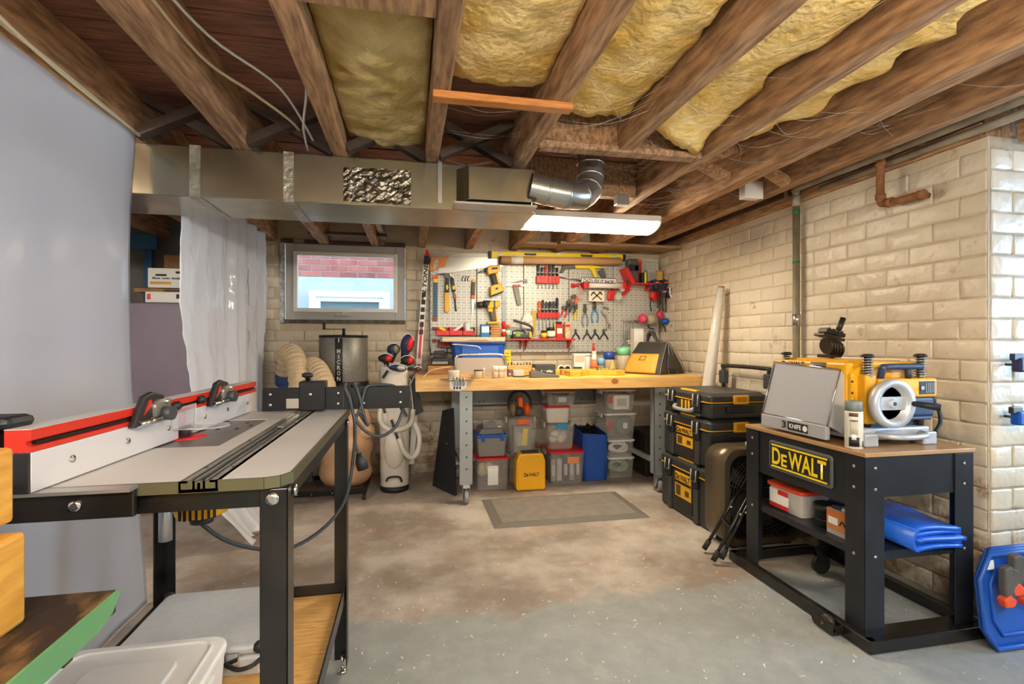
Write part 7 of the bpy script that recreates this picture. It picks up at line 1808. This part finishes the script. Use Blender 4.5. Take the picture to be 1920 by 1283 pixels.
MB().box(1.817, 1.8187, 1.88, 1.93, zs2 + .045, zs2 + .075).build('label', LABW, t)
MB().tube(smooth_path([(1.8175, 1.87, zs2 + .05), (1.8175, 1.855, zs2 + .07), (1.8175, 1.84, zs2 + .05), (1.8175, 1.82, zs2 + .065), (1.8175, 1.81, zs2 + .04)], 4), .003, 5).build('printed_hook', INK, t)
for i in range(3): MB().box(1.83, 1.89, 1.79 + i * .05, 1.825 + i * .05, zs2 + .108, zs2 + .125).build('hardware', (DSTEEL, WHITE, DGREY)[i], t, bev=.005)
# folded tarp: a stack of flattened S folds
tp = thing('folded_tarp', 'folded blue plastic tarp on the stand shelf', 'tarp', (2.12, 1.95, zs2))
TARP = mat('tarp_blue', '#1f62d0', .35, hx2='#1a56bd', nscale=5, bump=.25, bscale=14)
for i in range(5):
    z = zs2 + .006 + i * .0185
    b = MB()
    def lay(u, v, i=i, z=z):
        x = 1.985 + .235 * u + .006 * math.sin(v * 9 + i); y = 1.675 + .012 * math.sin(i * 2.3) + (.66 - .02 * i) * v
        h = .010 * math.sin(u * 4 + i) * math.sin(v * 7 + i) + .012 * math.sin(PI * u)
        return (x, y, z + h * .6)
    b.grid(lay, 10, 18)
    b.build('fold', TARP, tp, solid=.014)
P = [Vector((1.985, 1.655 + .001 * i, zs2 + .012 + .075 * (.5 - .5 * math.cos(i * PI / 8)))) for i in range(9)]
MB().loft([[(1.985 - .03 * math.sin(a), y, zs2 + .05 - .044 * math.cos(a)) for a in [j * PI / 8 for j in range(9)]] + [(1.985 - .02 * math.sin(a), y, zs2 + .05 - .034 * math.cos(a)) for a in [j * PI / 8 for j in range(8, -1, -1)]] for y in (1.66, 1.9, 2.36)]).build('outer_fold', TARP, tp)

# ---------------------------------------------------------------- thickness planer on the stand
ZT2 = ZP + .0185
pn = thing('thickness_planer', 'yellow thickness planer with crank wheel on the stand', 'planer', (2.05, 2.1, ZT2))
PY = mat('planer_yellow', '#e8a819', .38)
PBLU = mat('planer_slate_blue', '#2c3f60', .4)
AL2 = mat('cast_aluminium', '#b9bcc0', .38, .3)
XA, XB, YA, YB2 = 1.845, 2.235, 1.82, 2.375
# cast base with feet and lifting handles
MB().box(XA + .01, XB - .01, YA - .01, YB2 - .04, ZT2 + .022, ZT2 + .075).build('base_casting', AL2, pn, bev=.01)
for x in (1.86, 2.16):
    for y in (YA - .035, YB2 - .07): MB().box(x, x + .07, y, y + .07, ZT2, ZT2 + .055).build('foot', AL2, pn, bev=.006)
MB().tube(smooth_path([(1.93, YA - .02, ZT2 + .05), (1.96, YA - .075, ZT2 + .048), (2.05, YA - .085, ZT2 + .046), (2.13, YA - .07, ZT2 + .048), (2.16, YA - .02, ZT2 + .05)], 5), .012, 8).build('lifting_handle', AL2, pn)
MB().box(XA + .02, XB - .02, YA + .02, YB2 - .05, ZT2 + .075, ZT2 + .10).build('bed', BLKP, pn)
# columns with threaded screws in springs
for x in (1.925, 2.20):
    for y in (YA + .015, YB2 - .06):
        MB().cyl((x, y, ZT2 + .07), (x, y, ZT2 + .385), .013, n=12).build('column', DSTEEL, pn)
        sp_ = [(x + .019 * math.cos(i * .9), y + .019 * math.sin(i * .9), ZT2 + .285 + i * .0016) for i in range(56)]
        MB().tube(sp_, .003, 5).build('thread_spring', STEEL, pn)
        MB().lathe([(.024, 0), (.026, .008), (.016, .014)], (x, y, ZT2 + .376), 14).build('column_cap', BLKP, pn)
# head
MB().prism([(XA + .06, ZT2 + .15), (XB + .03, ZT2 + .15), (XB + .03, ZT2 + .29), (XB - .01, ZT2 + .355), (XA + .10, ZT2 + .36), (XA + .02, ZT2 + .30)], YA + .04, YB2 - .02, 'xz').build('head_body', PY, pn, bev=.015, seg=3)
MB().box(1.96, 2.265, YA - .01, YA + .04, ZT2 + .20, ZT2 + .285).build('end_cover', PY, pn, bev=.012, seg=3)
MB().box(1.90, 1.955, YA + .0, YA + .05, ZT2 + .09, ZT2 + .30).build('column_guard', PY, pn, bev=.006)
MB().box(1.98, 2.255, YA - .005, YA + .04, ZT2 + .115, ZT2 + .20).build('blue_end', PBLU, pn, bev=.012)
MB().box(1.97, 2.23, YA - .012, YA + .02, ZT2 + .103, ZT2 + .118).build('blue_rail', PBLU, pn, bev=.005)
MB().box(2.165, 2.245, YA - .013, YA - .009, ZT2 + .215, ZT2 + .27).build('control_panel', BLKP, pn)
for i in range(5): MB().box(2.195 + i * .010, 2.200 + i * .010, YA - .0145, YA - .0125, ZT2 + .22, ZT2 + .265).build('vent_slit', GREY, pn)
MB().cyl((2.178, YA - .016, ZT2 + .242), (2.178, YA - .012, ZT2 + .242), .009, n=12).build('switch', LGREY, pn)
MB().tube(smooth_path([(1.985, YA + .01, ZT2 + .285), (1.985, YA + .0, ZT2 + .325), (2.0, YA - .002, ZT2 + .335), (2.16, YA - .002, ZT2 + .335), (2.185, YA - .002, ZT2 + .335)], 4), .014, 8).build('grab_handle', mat('handle_navy', '#2f3a52', .45), pn)
MB().cyl((2.12, YA + .0, ZT2 + .285), (2.12, YA, ZT2 + .33), .013, n=8).build('handle_post', DGREY, pn)
MB().box(2.03, 2.16, YA - .011, YA - .008, ZT2 + .245, ZT2 + .28).build('raised_panel', YEL, pn)
for i in range(7): MB().cyl((2.06 + i * .02, YA + .10, ZT2 + .3555), (2.06 + i * .02, YA + .10, ZT2 + .358), .005, n=6).build('vent_hole', mat('hole_brown', '#6b4a10', .6), pn)
MB().prism([(YA + .06, ZT2 + .17), (YB2 - .03, ZT2 + .17), (YB2 - .03, ZT2 + .352), (YA + .06, ZT2 + .352)], XA + .018, XA + .06, 'yz').build('front_cover', PY, pn, bev=.012)
logo(.15, .022, INK, pn, (XA + .0175, YB2 - .18, ZT2 + .335), right=(0, -1, 0))
MB().box(XA + .016, XA + .018, YA + .17, YA + .26, ZT2 + .325, ZT2 + .348).build('window_badge', CHROME, pn)
# folded-up feed table: sheet of bright steel
wA, wB = Vector((1.79, 2.47, ZT2 + .02)), Vector((1.79, 1.90, ZT2 + .02))
MB().loft([[(1.785, 2.31, ZT2 + .075), (1.785, 1.905, ZT2 + .075), (1.79, 1.905, ZT2 + .075), (1.79, 2.31, ZT2 + .075)], [(1.845, 2.295, ZT2 + .335), (1.845, 1.895, ZT2 + .315), (1.85, 1.895, ZT2 + .315), (1.85, 2.295, ZT2 + .335)]], sm=False).build('feed_table', mat('polished_sheet', '#b9bbc0', .32, .35), pn)
rim_ = [(1.781, 2.315, ZT2 + .075), (1.843, 2.30, ZT2 + .34), (1.843, 1.89, ZT2 + .32), (1.781, 1.90, ZT2 + .075)]
MB().tube(rim_, .004, 6, closed=True).build('table_rim', CHROME, pn)
MB().prism([(1.785, ZT2 + .075), (1.87, ZT2 + .075), (1.87, ZT2 + .30), (1.848, ZT2 + .335)], 2.312, 2.318).build('side_cheek', AL2, pn)
MB().prism([(1.785, ZT2 + .075), (1.87, ZT2 + .03), (1.87, ZT2 + .29), (1.848, ZT2 + .315)], 1.892, 1.898).build('side_cheek', AL2, pn)
MB().box(1.775, 1.80, 1.90, 2.315, ZT2 + .012, ZT2 + .073).build('table_apron', AL2, pn, bev=.004)
text('3', .028, .034, INK, pn, (1.7745, 2.15, ZT2 + .043), right=(0, -1, 0), bold=.03)
MB().box(1.7735, 1.7745, 2.0, 2.125, ZT2 + .022, ZT2 + .062).build('knife_badge', INK, pn)
text('KNIFE', .075, .022, INKW, pn, (1.7730, 2.075, ZT2 + .043), right=(0, -1, 0), bold=.04)
MB().lathe([(0, 0), (.014, 0), (.014, .001)], (1.7735, 2.016, ZT2 + .042), 14, (-1, 0, 0)).build('badge_icon', INKW, pn)
MB().box(1.87, 1.885, 1.865, 1.89, ZT2 + .05, ZT2 + .30).build('hinge_strip', PY, pn)
for z in (.07, .13, .22, .27): MB().lathe([(.006, 0), (.004, .003)], (1.8775, 1.865, ZT2 + z), 8, (0, -1, 0)).build('hinge_screw', BLKP, pn)
# crank wheel
wc = Vector((1.965, YA - .06, ZT2 + .185))
n_ = 36
MB().lathe([(.068, -.012), (.098, -.018), (.103, .0), (.100, .02), (.072, .016), (.068, -.012)], wc, 40, (0, -1, 0)).build('crank_rim', AL2, pn)
MB().box(wc.x - .08, wc.x + .08, wc.y - .004, wc.y + .01, wc.z - .028, wc.z + .028).build('crank_spoke', AL2, pn, bev=.003)
MB().cyl((wc.x, wc.y - .015, wc.z), (wc.x, YA + .02, wc.z), .018, n=16).build('crank_hub', AL2, pn)
MB().cyl((wc.x, wc.y - .017, wc.z), (wc.x, wc.y - .014, wc.z), .008, n=10).build('hub_bolt', DGREY, pn)
h0 = wc + Vector((.088, -.01, .0)); h1 = h0 + Vector((.055, -.075, -.01))
MB().cyl(h0, h1, .011, .015, 12).build('crank_handle', BLKP, pn)
MB().cyl(h1, h1 + (h1 - h0).normalized() * .002, .012, n=12).build('handle_end', DSTEEL, pn)
MB().lathe([(.0, -.02), (.05, -.02), (.062, 0), (.05, .02), (0, .02)], (2.275, YA + .07, ZT2 + .18), 20, (1, 0, 0)).build('hose_port', BLKP, pn)
MB().tube(smooth_path([(2.28, YA + .05, ZT2 + .2), (2.30, YA + .02, ZT2 + .15), (2.29, YA - .0, ZT2 + .09), (2.25, YA - .01, ZT2 + .05)], 5), .008, 8).build('power_lead', BLKP, pn)
# roller attachment standing on the planer
t = thing('roller_attachment', 'dark ribbed feather roller attachment standing on the planer', 'attachment', (2.13, 2.29, ZT2 + .361))
q = Vector((2.13, 2.25, ZT2 + .361))
RB2 = mat('dark_bronze', '#3a3127', .4, .5)
MB().box(q.x - .035, q.x + .045, q.y - .03, q.y + .05, q.z, q.z + .02).build('base', RB2, t, bev=.004)
for i in range(5):
    a = .3
    c = q + Vector((-.035 + i * .016, -.015 + .0 * i, .06 - .004 * i))
    MB().cyl(c - Vector((.005, 0, 0)), c + Vector((.005, 0, .001)), .042, n=18).build('roller', RB2, t)
MB().cbox(tuple(q + Vector((-.005, 0, .105))), (.13, .07, .014), (0, .25, 0)).build('clamp_plate', RB2, t, bev=.003)
MB().cbox(tuple(q + Vector((.01, 0, .127))), (.115, .06, .022), (0, .25, 0)).build('upper_block', RB2, t, bev=.004)
for i in range(4): MB().cbox(tuple(q + Vector((-.03 + i * .025, 0, .148 - i * .006))), (.012, .06, .012), (0, .25, 0)).build('ridge', BLKP, t)
MB().cyl(q + Vector((.045, 0, .13)), q + Vector((.08, 0, .205)), .014, n=12).build('spindle', RB2, t)
# spray can
t = thing('spray_paint_can', 'spray paint can with grey cap at the corner of the stand', 'spray can', (1.845, 1.755, ZT2))
sc_ = onZ(1598, 838, ZT2); sx__, sy__ = 1.805, 1.785
MB().lathe([(.030, 0), (.033, .003), (.033, .15), (.031, .156)], (sx__, sy__, ZT2), 24).build('can', mat('can_cream', '#d9d3c2', .4), t)
MB().lathe([(.0315, .156), (.0315, .192), (.028, .198), (0, .2)], (sx__, sy__, ZT2), 24).build('cap', mat('cap_grey_green', '#7b837e', .45), t)
lab_ = MB()
def wrap(a0, a1, z0, z1, m, nm):
    b = MB(); b.grid(lambda u, v: (sx__ + .0336 * math.cos(a0 + (a1 - a0) * u), sy__ + .0336 * math.sin(a0 + (a1 - a0) * u), ZT2 + z0 + (z1 - z0) * v), 8, 1); b.build(nm, m, t, solid=.0005)
wrap(-2.9, -1.9, .135, .15, mat('label_brown', '#5a4634', .5), 'brown_band')
wrap(-2.9, -1.75, .012, .05, INK, 'black_panel')
wrap(-2.6, -2.1, .04, .062, LABW, 'seal')
wrap(-2.75, -1.9, .06, .12, mat('label_cream_print', '#c2bba8', .6), 'small_print')
wrap(-1.35, -1.1, .01, .035, INK, 'barcode')
c = Vector((sx__ + .0342 * math.cos(-2.35), sy__ + .0342 * math.sin(-2.35), ZT2 + .118))
text('PAINT', .028, .008, INK, t, c, right=(-math.sin(-2.35), math.cos(-2.35), 0), bold=.02)

# ---------------------------------------------------------------- clamps and tray at the far right
TB2 = mat('tray_blue', '#1d55b0', .35)
for i in range(3):
    t = thing('blue_clamp_tray', ('frontmost', 'middle', 'rearmost')[i] + ' of the blue moulded plastic trays leaning on the corner wall', 'tray', (2.4, 1.6, 0), 'blue trays by the corner')
    y0 = 1.585 + i * .022; xo = i * .035 - .225
    oc = [(2.43 + xo, .09), (2.48 + xo, .013), (2.80 + xo, .013), (2.85 + xo, .09), (2.85 + xo, .30), (2.80 + xo, .37), (2.49 + xo, .37), (2.43 + xo, .28)]
    M_ = Matrix.Translation((0, y0, 0)) @ Matrix.Rotation(-.10, 4, 'X')
    MB().prism(oc, 0, .012, 'xz', M_).build('tray_floor', TB2, t, bev=.004)
    cx_, cz_ = sum(p[0] for p in oc) / 8, sum(p[1] for p in oc) / 8
    rim = [M_ @ Vector((x, -.012, z)) for x, z in oc]
    MB().tube(rim, .010, 8, closed=True).build('tray_rim', TB2, t)
    rim = [M_ @ Vector((cx_ + (x - cx_) * .72, -.004, cz_ + (z - cz_) * .75)) for x, z in oc]
    MB().tube(rim, .007, 8, closed=True).build('inner_ridge', TB2, t)
    MB().box(2.48 + xo, 2.52 + xo, -.004, -.001, .31, .345, M_).build('sticker', LABW, t)
for i, (x, z) in enumerate(((2.275, .24), (2.325, .28), (2.385, .23))):
    t = thing('spring_clamp', ('left', 'middle', 'right')[i] + ' dark spring clamp with orange jaw pads lying on the blue trays', 'clamp', (x, 1.56, z), 'orange padded spring clamps')
    y = 1.575 + .004 * i
    MB().prism([(x - .02, z + .10), (x + .015, z + .11), (x + .03, z + .02), (x + .012, z - .02), (x - .012, z - .02), (x - .02, z + .02)], y - .03, y).build('handle', mat('clamp_grey', '#55514a', .5), t, bev=.006)
    MB().prism([(x + .02, z + .10), (x + .05, z + .09), (x + .045, z + .0), (x + .02, z - .02)], y - .028, y - .002).build('handle', MATS['clamp_grey'], t, bev=.006)
    MB().prism([(x - .03, z - .02), (x + .0, z - .0), (x + .035, z - .025), (x + .02, z - .05), (x - .02, z - .05)], y - .034, y - .002).build('jaw_pad', mat('pad_orange', '#e4522a', .45), t, bev=.005)
for i, (px_, py_) in enumerate(((1914, 685), (1912, 785))):
    q = onY(px_, py_, 1.70)
    t = thing('blue_bar_clamp', ('upper', 'lower')[i] + ' blue clamp hanging on the pale wall beyond the corner', 'clamp', q, 'blue clamps on the corner wall')
    MB().box(q[0] - .012, q[0] + .06, 1.69, 1.73, q[2] - .03, q[2] + .03).build('jaw', NAVY if i == 0 else BLUE, t, bev=.008)
    MB().box(q[0] - .035, q[0] + .02, 1.70, 1.72, q[2] + .02, q[2] + .05).build('screw_pad', DSTEEL if i else NAVY, t, bev=.004)
    MB().cyl((q[0] + .02, 1.715, q[2]), (q[0] + .02, 1.771, q[2]), .006, n=8).build('hook', DSTEEL, t)
